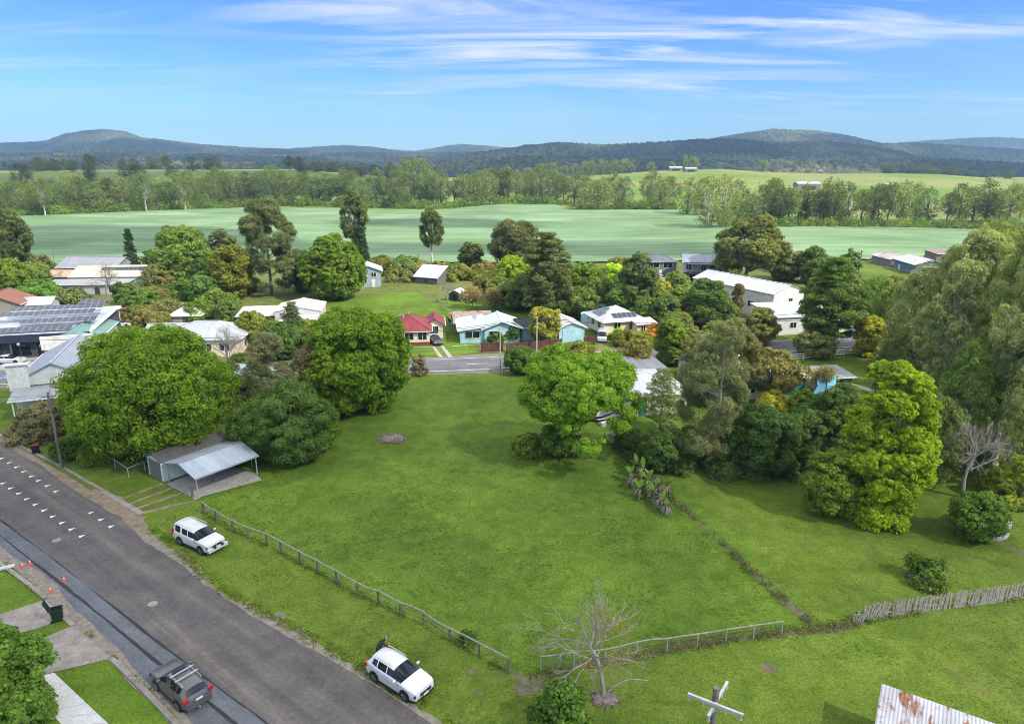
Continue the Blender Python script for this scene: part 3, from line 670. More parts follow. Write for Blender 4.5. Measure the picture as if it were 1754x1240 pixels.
def gen(kind, H, W, leaf, n, seed, trunk=None, lean=(0, 0), D=None):
    """returns (crown mesh, trunk mesh builder) with the tree's foot at the origin"""
    g = np.random.default_rng(seed); m = MB(); D = D or W; sx_, sy_ = W / 2, D / 2
    if kind in ('dome', 'round', 'open'):
        zb = {'dome': -0.06, 'round': -0.03, 'open': 0.14}[kind] * H; cz = (zb + H) / 2; sz = (H - zb) / 2
        nl = {'dome': 46, 'round': 20, 'open': 40}[kind]; rl = {'dome': 0.27, 'round': 0.36, 'open': 0.25}[kind] * min(sx_, sz * 1.15)
        d = fib(nl, g, -0.95 if kind != 'open' else -0.6); sq = np.array([sx_, sy_, sz])
        Rr = rl * (0.75 + 0.5 * g.random(nl)); C = d * np.maximum(sq - Rr[:, None] * 0.95, 0.2) * (0.9 + 0.16 * g.random((nl, 1))) + np.array([0, 0, cz])
        if kind == 'dome':
            sh = 1 - 0.16 * np.clip((C[:, 2] - cz) / sz, 0, 1)
            C[:, :2] *= sh[:, None]
        if kind == 'open': C = C + g.normal(size=C.shape) * rl * 0.45; C[:, 2] = np.maximum(C[:, 2], zb + rl * .3)
        else:
            C = np.concatenate([C, np.array([[0, 0, cz], [0, 0, cz * .7]])]); Rr = np.concatenate([Rr, [min(sx_, sz) * 0.62] * 2])
        ctr = np.array([lean[0] * .5, lean[1] * .5, cz * 0.85]); C[:, 0] += lean[0] * C[:, 2] / H; C[:, 1] += lean[1] * C[:, 2] / H
        rc = max({'dome': 0.04, 'round': 0.075, 'open': 0.042}[kind] * W, leaf * 1.3)
        cr = fill_lobes(C, Rr, n, rc, g, ctr, leaf=leaf, flat=0.85, toplit=0.12)
        r0 = 0.03 * H if kind != 'round' else 0.02 * H
        top = np.array([lean[0] * .5, lean[1] * .5, H * 0.42]); limb(m, (0, 0, -0.2), top, r0 * 1.2, r0 * 0.7, g, 9, 0)
        for i in range(0, len(C), 1 if kind == 'open' else 3):
            limb(m, top * (0.55 + 0.45 * g.random()), C[i], r0 * 0.5, r0 * 0.12, g, 5, 0.08)
    elif kind in ('gum', 'line'):
        nl = 44 if kind == 'gum' else 30; C = []; zl = .40 if kind == 'gum' else .14
        for i in range(nl):
            t = i / (nl - 1); a = i * 2.4 + g.random(); rr = (0.35 + 0.6 * g.random()) * math.sin(math.pi * (0.18 + 0.75 * t)) ; C.append((math.cos(a) * rr * sx_ * .8 + lean[0] * (.4 + .6 * t), math.sin(a) * rr * sy_ * .8 + lean[1] * (.4 + .6 * t), H * (zl + (.94 - zl) * t) + g.normal() * H * .02))
        C = np.array(C); Rr = W * ((0.07 if kind == 'gum' else .12) + 0.08 * g.random(nl)); ctr = np.array([lean[0] * .6, lean[1] * .6, H * .6])
        rc = max(W * 0.045, leaf * 1.1)
        cr = fill_lobes(C, Rr, n, rc, g, ctr, outw=0.3, rnd=0.7, upb=0.25, flat=1.25, leaf=leaf, aspect=0.42, inner=0.15, hang=1, tjit=0.5, gapk=5.0)
        r0 = 0.018 * H; fork = np.array([lean[0] * .35, lean[1] * .35, H * .38]); limb(m, (0, 0, -.2), fork, r0 * 1.2, r0 * .8, g, 8, 0)
        mid = np.array([lean[0] * .7, lean[1] * .7, H * .72]); limb(m, fork, mid, r0 * .8, r0 * .35, g, 7, 0)
        for i in range(nl):
            t = g.random() * 0.6; s = fork if C[i, 2] < H * .62 else fork * (1 - t) + mid * t
            limb(m, s, C[i], r0 * .42, r0 * .1, g, 5, 0.1)
    elif kind == 'wispy':
        nl = 34; z = H * (0.14 + 0.84 * g.random(nl)); a = g.random(nl) * 6.28; pr = np.sin(np.pi * np.clip(z / H * .86 + .12, 0, 1)) ** .8
        rr = pr * (0.25 + 0.7 * g.random(nl)); C = np.stack([np.cos(a) * rr * sx_ * .85 + lean[0] * z / H, np.sin(a) * rr * sy_ * .85 + lean[1] * z / H, z], 1); Rr = W * (0.09 + 0.09 * g.random(nl))
        cr = fill_lobes(C, Rr, n, W * 0.05, g, np.array([0, 0, H * .5]), outw=0.4, rnd=0.7, upb=.3, leaf=leaf, aspect=0.32, inner=0.2, tjit=0.3)
        r0 = 0.017 * H; k = [(lean[0] * t, lean[1] * t, H * t - .2) for t in (0, .3, .6, .95)]; m.tube(k, [r0 * 1.2, r0 * .9, r0 * .55, r0 * .12], 7)
        for i in range(nl):
            t = max(0.1, z[i] / H - 0.12); limb(m, (lean[0] * t, lean[1] * t, H * t), C[i], r0 * .28, r0 * .06, g, 4, -0.02)
    elif kind in ('pine', 'cypress'):
        C = []; Rr = []; zb = 0.2 if kind == 'pine' else 0.05
        for z in np.linspace(zb, 0.96, 11):
            t = (z - zb) / (1 - zb); pr = (math.sin(math.pi * min(1, 0.30 + 0.68 * t)) ** .8) if kind == 'pine' else (1 - t) ** .55 * min(1, .45 + 3 * t)
            k = 6 if kind == 'pine' else 7
            for q in range(k):
                a = q * 6.28 / k + z * 40 + g.normal() * .25; ln = pr * (0.75 + .3 * g.random())
                for s in ((.55, 1.0) if kind == 'pine' else (.75,)):
                    C.append((math.cos(a) * ln * s * sx_ * .88, math.sin(a) * ln * s * sy_ * .88, H * z + (0.03 * H * s if kind == 'pine' else 0))); Rr.append(W * (0.075 + .05 * g.random()) * (1 if kind == 'pine' else 1.5) * (.6 + .5 * pr))
        C = np.array(C); Rr = np.array(Rr)
        cr = fill_lobes(C, Rr, n, max(W * 0.045, leaf), g, np.array([0, 0, H * .45]), outw=.25, rnd=.7, flat=.55 if kind == 'pine' else 1, leaf=leaf, aspect=.45, inner=.2)
        r0 = 0.014 * H; m.tube([(0, 0, -.2), (0.01 * H, 0, H * .4), (0, 0, H * .97)], [r0 * 1.25, r0, r0 * .15], 8)
        if kind == 'pine':
            for i in range(0, len(C), 2): limb(m, (0, 0, C[i, 2] - .03 * H), C[i + 1], r0 * .32, r0 * .08, g, 4, 0.03)
    elif kind in ('bare', 'sparse'):
        r0 = 0.015 * H; fk = np.array([lean[0] * .4, lean[1] * .4, H * .4]); limb(m, (0, 0, -.2), fk, r0 * 1.25, r0 * .85, g, 8, 0)
        nb = 7
        for i in range(nb):
            a = i * 6.28 / nb + g.normal() * .3; el = 0.35 + 1.0 * g.random()
            dd = np.array([math.cos(a) * math.cos(el) * W / H * 1.3, math.sin(a) * math.cos(el) * W / H * 1.3, math.sin(el) + .25]); twigs(m, fk * (0.7 + .5 * i / nb * .6), dd, H * 0.24, r0 * .5, g, 5 if H > 8 else 4, 0.55, 0.12, (2, 3))
        if n > 0:
            P = np.array([v for v in m.v if v[2] > H * .33]); P = P[g.integers(0, len(P), n)] + g.normal(size=(n, 3)) * leaf * 1.2
            cr = leaf_mesh('crown', P, unit(n, g), leaf, 0.45 + g.normal(size=n) * .25, g, .5)
        else: cr = None
    elif kind == 'bush':
        nl = 14; d = fib(nl, g, 0.0); C = d * np.array([sx_, sy_, H]) * 0.66 * (0.8 + .4 * g.random((nl, 1))); C[:, 2] = np.maximum(C[:, 2], H * .12)
        Rr = min(sx_, H) * (0.28 + 0.2 * g.random(nl)); C = np.concatenate([C, [[0, 0, H * .3]]]); Rr = np.concatenate([Rr, [min(sx_, H) * .5]])
        cr = fill_lobes(C, Rr, n, max(W * .07, leaf * 1.2), g, np.array([0, 0, H * .2]), leaf=leaf, toplit=.08)
        for i in range(0, nl, 2): limb(m, (g.normal() * .1, g.normal() * .1, -.1), C[i], 0.03 * H, .008 * H, g, 4, 0)
    return cr, m
BARK = {'grey': (0.17, 0.15, 0.13), 'pale': (0.5, 0.47, 0.42), 'brown': (0.13, 0.09, 0.065), 'red': (0.22, 0.13, 0.1), 'bare': (0.3, 0.27, 0.24), 'dark': (0.07, 0.06, 0.05)}
LEAFC = {'camphor': (0.145, 0.215, 0.02), 'camphor_lit': (0.15, 0.24, 0.02), 'lime': (0.24, 0.3, 0.018), 'dark': (0.085, 0.135, 0.038), 'mid': (0.1, 0.16, 0.032), 'gum': (0.27, 0.28, 0.19),
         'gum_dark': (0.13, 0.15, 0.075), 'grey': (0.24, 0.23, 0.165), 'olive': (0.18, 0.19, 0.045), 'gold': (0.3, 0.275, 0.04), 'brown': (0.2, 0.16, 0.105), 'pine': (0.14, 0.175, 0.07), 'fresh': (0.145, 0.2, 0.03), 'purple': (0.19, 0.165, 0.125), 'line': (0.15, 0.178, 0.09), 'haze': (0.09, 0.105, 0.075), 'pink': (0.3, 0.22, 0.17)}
CAT = {'line': 'tree', 'dome': 'tree', 'round': 'tree', 'open': 'tree', 'gum': 'tree', 'wispy': 'tree', 'pine': 'tree', 'cypress': 'tree', 'bare': 'tree', 'sparse': 'tree', 'bush': 'shrub'}
NAME = {'line': 'gum_tree', 'dome': 'broadleaf_tree', 'round': 'bushy_tree', 'open': 'spreading_tree', 'gum': 'gum_tree', 'wispy': 'feathery_tree', 'pine': 'pine_tree', 'cypress': 'conifer_tree', 'bare': 'bare_tree', 'sparse': 'sparse_tree', 'bush': 'shrub'}
def plant(name, label, cat, P, crown, trunk, leafc, barkc, rz=0.0, group=None):
    r = thing(name, label, cat, P, rz, group)
    if isinstance(trunk, MB): t = trunk.build('trunk' if cat == 'tree' else 'stem', 'bark', r, BARK[barkc], smooth=True)
    if crown is not None:
        c = bpy.data.objects.new('crown' if cat == 'tree' else 'foliage', crown); COL.objects.link(c); c.parent = r; c.color = (*leafc, 1)
    return r
LEAVES = 0
def tree(kind, px, pb, pt, wpx, col, label, bark='grey', dens=1.0, lean=(0, 0), seed=None, name=None, cat=None, leafk=1.0, cover=None):
    """px, pb: foot in the photo; pt: top; wpx: crown width"""
    global LEAVES
    v = pb - 620; P = G(px, pb); P.z = T1(P.x, P.y)
    H = max(1.0, zat(P.y, pt) - P.z); sc = ppm(Vector((P.x, P.y, H * .5))); W = wpx / sc
    if kind == 'bush': H = max(.6, H - 0.1 * W)
    dep = F / sc; leaf = max(0.22, dep * 2.0 / 683) * leafk
    area = math.pi * W * (0.5 * W + 0.8 * H); cov = cover or {'dome': 4.6, 'round': 4.2, 'open': 2.5, 'gum': 1.25, 'line': 1.3, 'wispy': 2.4, 'pine': 2.6, 'cypress': 3.4, 'bare': 0, 'sparse': .5, 'bush': 4.0}[kind]
    asp = {'gum': .42, 'line': .42, 'wispy': .3, 'pine': .45, 'cypress': .45, 'sparse': .5}.get(kind, .62)
    n = int(min(130000, cov * dens * area / (leaf * leaf * asp * 0.5)))
    LEAVES += n
    cr, m = gen(kind, H, W, leaf, n, seed or int(px * 7 + pb * 13), lean=lean)
    c = LEAFC[col] if isinstance(col, str) else col
    return plant(name or NAME[kind], label, cat or CAT[kind], P, cr, m, c, bark)
# --- trees near the lot
tree('dome', 274, 772, 550, 274, 'camphor', 'huge dome of bright green foliage beside the carport, widest crown in the village', 'brown', seed=1, cover=7.0, leafk=1.25)
tree('dome', 617, 700, 518, 190, 'camphor', 'dense round green tree between the vacant lot and the main road', 'brown', seed=2, cover=6.0, leafk=1.15)
tree('open', 984, 782, 594, 192, (0.182, 0.28, 0.0308), 'wide spreading green tree with bare lower limbs in front of the white roofed house', 'dark', 1.7, seed=8)
tree('dome', 1502, 884, 612, 146, 'lime', 'tall lime green tree with yellow tips standing before the gum forest', 'grey', seed=4, cover=5.2, leafk=1.1)
tree('bush', 1497, 892, 838, 104, 'lime', 'low lime green skirt of foliage at the foot of the tall lime green tree', seed=205)
tree('round', 1415, 880, 768, 92, 'fresh', 'rounded green shrubby tree at the foot of the tall lime green tree', seed=5)
tree('round', 1425, 800, 652, 90, 'dark', 'dark grey-green tree pressed against the tall lime green tree', seed=6)
tree('round', 1668, 922, 843, 90, 'mid', 'clipped looking green bush growing against the corrugated water tank', seed=7)
tree('round', 500, 790, 655, 140, 'dark', 'dark green bushy tree on the lawn behind the carport', seed=9)
tree('round', 440, 782, 690, 90, 'mid', 'mid green bushy tree beside the back of the carport roof', seed=10)
tree('round', 555, 770, 690, 60, 'mid', 'low green bush spilling onto the vacant lot beside the dark bushy tree', seed=12)
tree('wispy', 470, 722, 585, 110, 'grey', 'thin grey twiggy tree between the two big green domes', 'bare', 0.8, seed=13)
tree('wispy', 535, 715, 600, 90, 'purple', 'brownish grey twiggy tree leaning on the round green tree', 'bare', 0.7, seed=14)
tree('bare', 395, 655, 528, 80, 'grey', 'leafless purplish tree right of the huge green dome, before the white roofed house', 'bare', seed=15)
tree('bush', 72, 748, 676, 92, 'purple', 'purple-brown shrub in front of the grey roofed hall', seed=16)
tree('bush', 122, 782, 728, 62, 'mid', 'low green hedge bush at the foot of the leaning power pole', seed=17)
tree('bush', 165, 792, 752, 50, 'fresh', 'small bright bush between the hedge and the garage', seed=18)
tree('bush', 440, 745, 690, 50, 'fresh', 'pale green shrub filling the gap right of the huge dome', seed=19)
tree('wispy', 1222, 806, 565, 150, (0.2, 0.2, 0.14), 'tall grey feathery tree with a pale straight trunk at the back of the paddock', 'bare', 0.6, seed=20)
tree('round', 1140, 802, 732, 88, 'dark', 'dark bushy tree left of the grey feathery tree', seed=21)
tree('round', 1300, 812, 690, 120, (0.07, 0.119, 0.035), 'dark green spreading bush right of the grey feathery tree', seed=22)
tree('round', 1370, 800, 690, 80, 'dark', 'dark bush in the hollow left of the shrubby tree', seed=23)
tree('round', 1185, 790, 730, 60, 'mid', 'low bush at the foot of the grey feathery tree', seed=24)
tree('pine', 1130, 738, 634, 66, (0.182, 0.21, 0.112), 'small sparse grey-green conifer in front of the white wall', 'grey', 0.32, seed=25)
tree('round', 955, 778, 730, 70, 'mid', 'dense low bush under the spreading tree', seed=26)
tree('bush', 905, 775, 735, 60, 'fresh', 'light green bush on the lot under the left edge of the spreading tree', seed=27)
tree('bare', 1652, 852, 676, 118, 'grey', 'leafless pale tree in front of the gum forest', 'bare', seed=28)
tree('bush', 1735, 860, 770, 75, (0.25, 0.28, 0.05), 'yellow-green bush at the right edge behind the water tank', seed=29)
tree('bush', 1705, 840, 780, 50, (0.2, 0.22, 0.06), 'olive bush behind the leafless pale tree', seed=30)
tree('bush', 960, 1258, 1158, 106, (0.084, 0.154, 0.028), 'round dark green bush in the near yard by the fence corner', seed=31)
tree('bush', 10, 1240, 1055, 165, (0.126, 0.21, 0.042), 'leafy green bush beside the pale footpath', seed=32, cover=4.5)
tree('round', 892, 640, 592, 54, 'mid', 'round green shrub beside the pale power pole on the road edge', seed=33)
tree('round', 915, 645, 606, 26, 'brown', 'small reddish brown shrub beside the round green roadside shrub', seed=34)
tree('round', 933, 588, 522, 56, (0.28, 0.26, 0.06), 'yellow flowering tree between the pale blue house and its garage', seed=35)
tree('round', 990, 632, 584, 64, 'olive', 'yellow topped round tree behind the spreading tree', seed=36)
tree('sparse', 1062, 640, 588, 44, 'brown', 'thin brownish sapling on the near side of the main road', seed=37, dens=3)
tree('round', 1090, 642, 580, 50, (0.21, 0.182, 0.07), 'brown and green sapling right of the thin brownish sapling', seed=38, dens=.7)
tree('bush', 718, 642, 600, 28, 'purple', 'small purple-grey shrub beside the road at the round tree', seed=39, dens=.6)
tree('bush', 945, 632, 600, 60, 'grey', 'grey dry scrub along the road fence', seed=40, dens=.6)
# --- right: village street and gum forest
tree('round', 1300, 590, 528, 60, (0.182, 0.182, 0.07), 'brown-green tree on the far verge before the white shed', seed=41)
tree('wispy', 1262, 545, 488, 34, 'brown', 'narrow reddish brown tree against the long white shed wall', seed=42)
tree('pine', 1415, 600, 445, 112, (0.126, 0.175, 0.056), 'tall open pine hiding the low white shed', 'dark', 1.0, seed=43)
tree('round', 1395, 612, 570, 70, (0.196, 0.196, 0.098), 'ragged grey-green tree over the white post and rail fence', seed=44, dens=.7)
tree('round', 1483, 610, 538, 52, 'gold', 'golden yellow wattle at the end of the white fence', seed=45)
tree('round', 1330, 712, 670, 70, 'gold', 'golden yellow shrub in front of the house with green wall', seed=46)
tree('open', 1320, 690, 600, 100, (0.21, 0.182, 0.077), 'flat topped brownish tree over the white house with green wall', seed=47, dens=.75)
tree('round', 1372, 725, 668, 44, 'fresh', 'bright green shrub right of the golden shrub', seed=48)
tree('wispy', 1250, 680, 560, 100, (0.196, 0.182, 0.112), 'grey bare looking tree behind the tall feathery tree', 'bare', .8, seed=49)
tree('round', 1190, 655, 575, 62, (0.196, 0.182, 0.091), 'brownish green tree above the white roofed house', seed=50, dens=.75)
tree('round', 1150, 625, 545, 60, 'fresh', 'green tree at the roadside behind the brown saplings', seed=51)
tree('bush', 1120, 585, 555, 50, (0.42, 0.21, 0.07), 'orange-red shrub hedge right of the cream house', seed=52)
tree('bush', 1060, 582, 560, 28, 'lime', 'small lime green bush beside the parked van', seed=53)
tree('sparse', 1408, 680, 610, 40, 'brown', 'thin twiggy tree beside the blue shade sail', seed=54, dens=2)
for i, (x, b, t, w_, c, l) in enumerate([
    (1700, 800, 400, 210, 'gum', 'largest gum tree at the right edge with a pale leaning trunk'),
    (1600, 760, 460, 150, 'gum', 'tall gum tree behind the lime green tree'),
    (1735, 700, 360, 160, (0.227, 0.255, 0.109), 'highest gum crown at the right edge, above the farmhouse'),
    (1640, 660, 395, 150, 'gum', 'gum tree whose crown hides the right end of the farmhouse'),
    (1560, 640, 470, 130, 'gum', 'gum tree just above the lime green tree'),
    (1520, 600, 490, 76, (0.182, 0.227, 0.0819), 'rounded gum behind the golden wattle'),
    (1680, 590, 400, 140, (0.218, 0.237, 0.109), 'gum tree deep in the forest below the crop field corner'),
    (1600, 575, 480, 110, (0.182, 0.218, 0.091), 'olive gum in front of the farmhouse lawn'),
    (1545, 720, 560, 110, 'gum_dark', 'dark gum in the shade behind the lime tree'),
    (1750, 830, 560, 130, 'gum', 'gum tree cut by the right edge of the photo'),
    (1632, 800, 610, 120, (0.164, 0.218, 0.0819), 'lower gum behind the leafless pale tree'),
    (1500, 560, 490, 90, (0.164, 0.218, 0.0728), 'green crown below the farmhouse driveway'),
    (1755, 560, 380, 120, 'gum', 'gum crown on the skyline of the forest at the right edge'),
    (1590, 830, 690, 110, 'gum_dark', 'shaded understorey gum right of the lime green tree'),
    (1715, 740, 520, 150, (0.218, 0.255, 0.1), 'leafy gum with several pale limbs beside the largest gum')]):
    tree('gum' if i in (0, 1, 2, 3, 14) else 'line', x, b, t, w_, c, l, 'pale' if i in (0, 1, 2, 14) else 'grey', 1.0, lean=((4.0, 1.0) if i == 0 else (0, 0)), seed=60 + i)
for i, (x, b, w_, l) in enumerate([(1560, 800, 120, 'dark bush under the gum forest right of the lime green tree'), (1620, 790, 90, 'dense scrub under the largest gum'), (1730, 780, 120, 'scrub at the right edge under the gums'), (1560, 640, 140, 'scrub beneath the gums by the main road'), (1660, 690, 150, 'scrub in the middle of the gum forest'), (1745, 650, 130, 'scrub at the right edge below the forest skyline'), (1630, 560, 140, 'scrub below the farmhouse')]):
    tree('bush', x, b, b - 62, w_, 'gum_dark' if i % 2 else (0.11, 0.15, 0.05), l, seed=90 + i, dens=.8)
# --- middle band, far side of the main road
tree('wispy', 466, 505, 358, 112, (0.15, 0.165, 0.095), 'large dark pine behind the pale shed', 'grey', 1.4, seed=101, name='pine_tree')
tree('dome', 574, 512, 402, 112, (0.13, 0.185, 0.022), 'round bright green tree at the back of the red roofed house lawn', 'brown', seed=102)
tree('cypress', 619, 462, 390, 36, (0.049, 0.084, 0.042), 'narrow dark conifer behind the round bright green tree', seed=103)
tree('gum', 611, 455, 326, 54, 'gum_dark', 'tall dark gum rising over the crop field above the narrow conifer', 'grey', 1.8, seed=104)
tree('gum', 741, 452, 358, 52, 'gum_dark', 'lone gum with a long pale trunk at the field edge', 'pale', 1.9, seed=105)
tree('round', 807, 462, 415, 40, (0.105, 0.126, 0.049), 'small round tree on the field edge right of the lone gum', seed=106)
tree('round', 882, 470, 370, 86, (0.119, 0.126, 0.07), 'large dark grey-green tree in front of the crop field', seed=107, dens=.8)
tree('round', 878, 512, 437, 62, 'lime', 'lime green tree below the large grey-green tree', seed=108)
tree('pine', 935, 548, 402, 96, (0.147, 0.161, 0.077), 'tall pine with a bare reddish trunk behind the pale blue house', 'red', 1.1, seed=109)
tree('round', 900, 530, 475, 90, (0.119, 0.161, 0.056), 'dull green tree left of the reddish pine trunk', seed=110)
tree('round', 985, 545, 490, 80, (0.126, 0.168, 0.049), 'green tree right of the reddish pine trunk', seed=111)
tree('round', 1005, 520, 447, 74, 'fresh', 'bright leafy tree between the pine and the lime spray', seed=112)
tree('round', 1050, 505, 450, 40, (0.364, 0.462, 0.028), 'yellow-lime tree right of the bright leafy tree', seed=113)
tree('round', 1090, 545, 428, 70, (0.119, 0.147, 0.063), 'tall grey-green tree left of the grey house', seed=114)
tree('round', 1130, 545, 500, 55, 'fresh', 'fresh green tree behind the cream house', seed=115)
tree('round', 1130, 510, 478, 36, (0.308, 0.294, 0.084), 'yellowish tree in front of the grey house', seed=116)
tree('round', 1208, 560, 478, 78, (0.098, 0.147, 0.042), 'dense dark green tree left of the long white shed', seed=117)
tree('open', 1280, 492, 378, 120, (0.168, 0.175, 0.07), 'broad brownish gum above the long white shed', 'grey', 1.3, seed=118)
tree('round', 1345, 480, 428, 60, (0.154, 0.154, 0.07), 'brown-green tree right of the broad brownish gum', seed=119)
tree('round', 1390, 485, 421, 46, (0.112, 0.154, 0.049), 'small green tree before the right end of the crop field', seed=120)
tree('round', 1452, 478, 428, 34, (0.105, 0.147, 0.049), 'small green tree beside the farm power pole', seed=121)
tree('round', 1420, 510, 460, 60, 'mid', 'green tree behind the tall open pine', seed=122)
tree('bare', 768, 520, 462, 62, 'grey', 'grey leafless tree beside the garden shed', 'bare', seed=123)
tree('sparse', 810, 528, 482, 36, 'pink', 'pinkish bare tree, the wider of two in the village garden', 'bare', 5, seed=124)
tree('sparse', 848, 530, 488, 26, 'pink', 'pinkish bare tree, the narrower of two in the village garden', 'red', 5, seed=125)
tree('bush', 790, 478, 448, 90, 'olive', 'olive hedge along the field edge above the garden shed', seed=126)
tree('bush', 845, 480, 455, 60, 'mid', 'green scrub behind the grey leafless tree', seed=127)
tree('bush', 695, 480, 455, 80, (0.182, 0.182, 0.07), 'dry scrub along the field edge above the long lawn', seed=128)
tree('bush', 660, 468, 436, 40, 'mid', 'scrub bush right of the narrow dark conifer', seed=129)
tree('bush', 850, 585, 560, 46, 'dark', 'dark shrub in front of the pale blue house porch', seed=130)
tree('round', 878, 585, 556, 28, (0.07, 0.126, 0.042), 'clipped round bush in front of the pale blue house', seed=131)
tree('bush', 965, 535, 520, 60, 'fresh', 'light bush behind the yellow flowering tree', seed=132)
tree('bush', 1085, 592, 562, 70, 'olive', 'garden hedge in front of the cream house', seed=133)
tree('bush', 1170, 600, 560, 60, 'mid', 'roadside bushes opposite the dark green tree', seed=134)
tree('round', 1240, 560, 515, 46, (0.14, 0.168, 0.063), 'grey-green tree in front of the long white shed corner', seed=135)
# left village
tree('round', 318, 492, 388, 98, (0.15, 0.21, 0.05), 'light green airy tree left of the large dark pine', seed=140, dens=.9)
tree('round', 400, 512, 418, 72, (0.168, 0.175, 0.0308), 'mustard green tree in front of the large dark pine', seed=141)
tree('bare', 190, 520, 418, 100, 'grey', 'large leafless tree in front of the cream solar roof', 'bare', seed=142)
tree('cypress', 229, 470, 394, 22, (0.049, 0.084, 0.042), 'small dark conifer alone against the crop field', seed=143)
tree('round', 262, 470, 428, 26, 'dark', 'dark bush at the right end of the cream solar roof', seed=144)
tree('round', 300, 455, 384, 40, 'gum_dark', 'dark tree behind the light green airy tree', seed=145)
tree('round', 385, 460, 392, 50, 'gum_dark', 'dark tree between the airy tree and the pine', seed=146)
tree('gum', 28, 480, 366, 90, 'gum_dark', 'dark gum at the left edge against the crop field', 'grey', 2.2, seed=147)
tree('round', 22, 510, 440, 60, 'fresh', 'bright green tree at the left edge below the dark gum', seed=148)
tree('round', 72, 530, 482, 84, (0.112, 0.21, 0.042), 'green tree behind the solar roofed shop', seed=149)
tree('bush', 100, 482, 462, 50, (0.14, 0.154, 0.07), 'grey scrub beside the rusty roofed shed', seed=150)
tree('bush', 240, 505, 480, 60, (0.14, 0.161, 0.084), 'grey bush in front of the cream solar roof', seed=151)
tree('bush', 315, 515, 478, 80, 'mid', 'bush at the foot of the light green airy tree', seed=152)
tree('bush', 255, 555, 520, 80, (0.182, 0.168, 0.07), 'brownish bush behind the huge green dome', seed=153)
tree('bush', 400, 550, 508, 60, (0.126, 0.168, 0.063), 'grey-green bush left of the pale shed', seed=154)
tree('round', 437, 592, 530, 58, 'olive', 'yellow-olive round tree before the pale shed', seed=155)
tree('round', 485, 605, 545, 80, 'dark', 'dark tree behind the grey twiggy trees', seed=156)
tree('pine', 505, 600, 520, 40, (0.126, 0.14, 0.084), 'thin bluish conifer before the pale shed gable', 'grey', .6, seed=157)
tree('gum', 345, 470, 400, 50, 'gum_dark', 'thin dark gum behind the airy tree', 'grey', 1.6, seed=158)
tree('round', 520, 500, 430, 60, (0.07, 0.105, 0.042), 'dark green tree between the pine and the round bright tree', seed=159)
tree('round', 355, 500, 440, 50, 'dark', 'dark leafy tree right of the light green airy tree', seed=160)
def vary_c(c):
    k = 1 + random.gauss(0, .13); j = random.gauss(0, .07); return (c[0] * k * (1 + j), c[1] * k, c[2] * k * (1 - j))
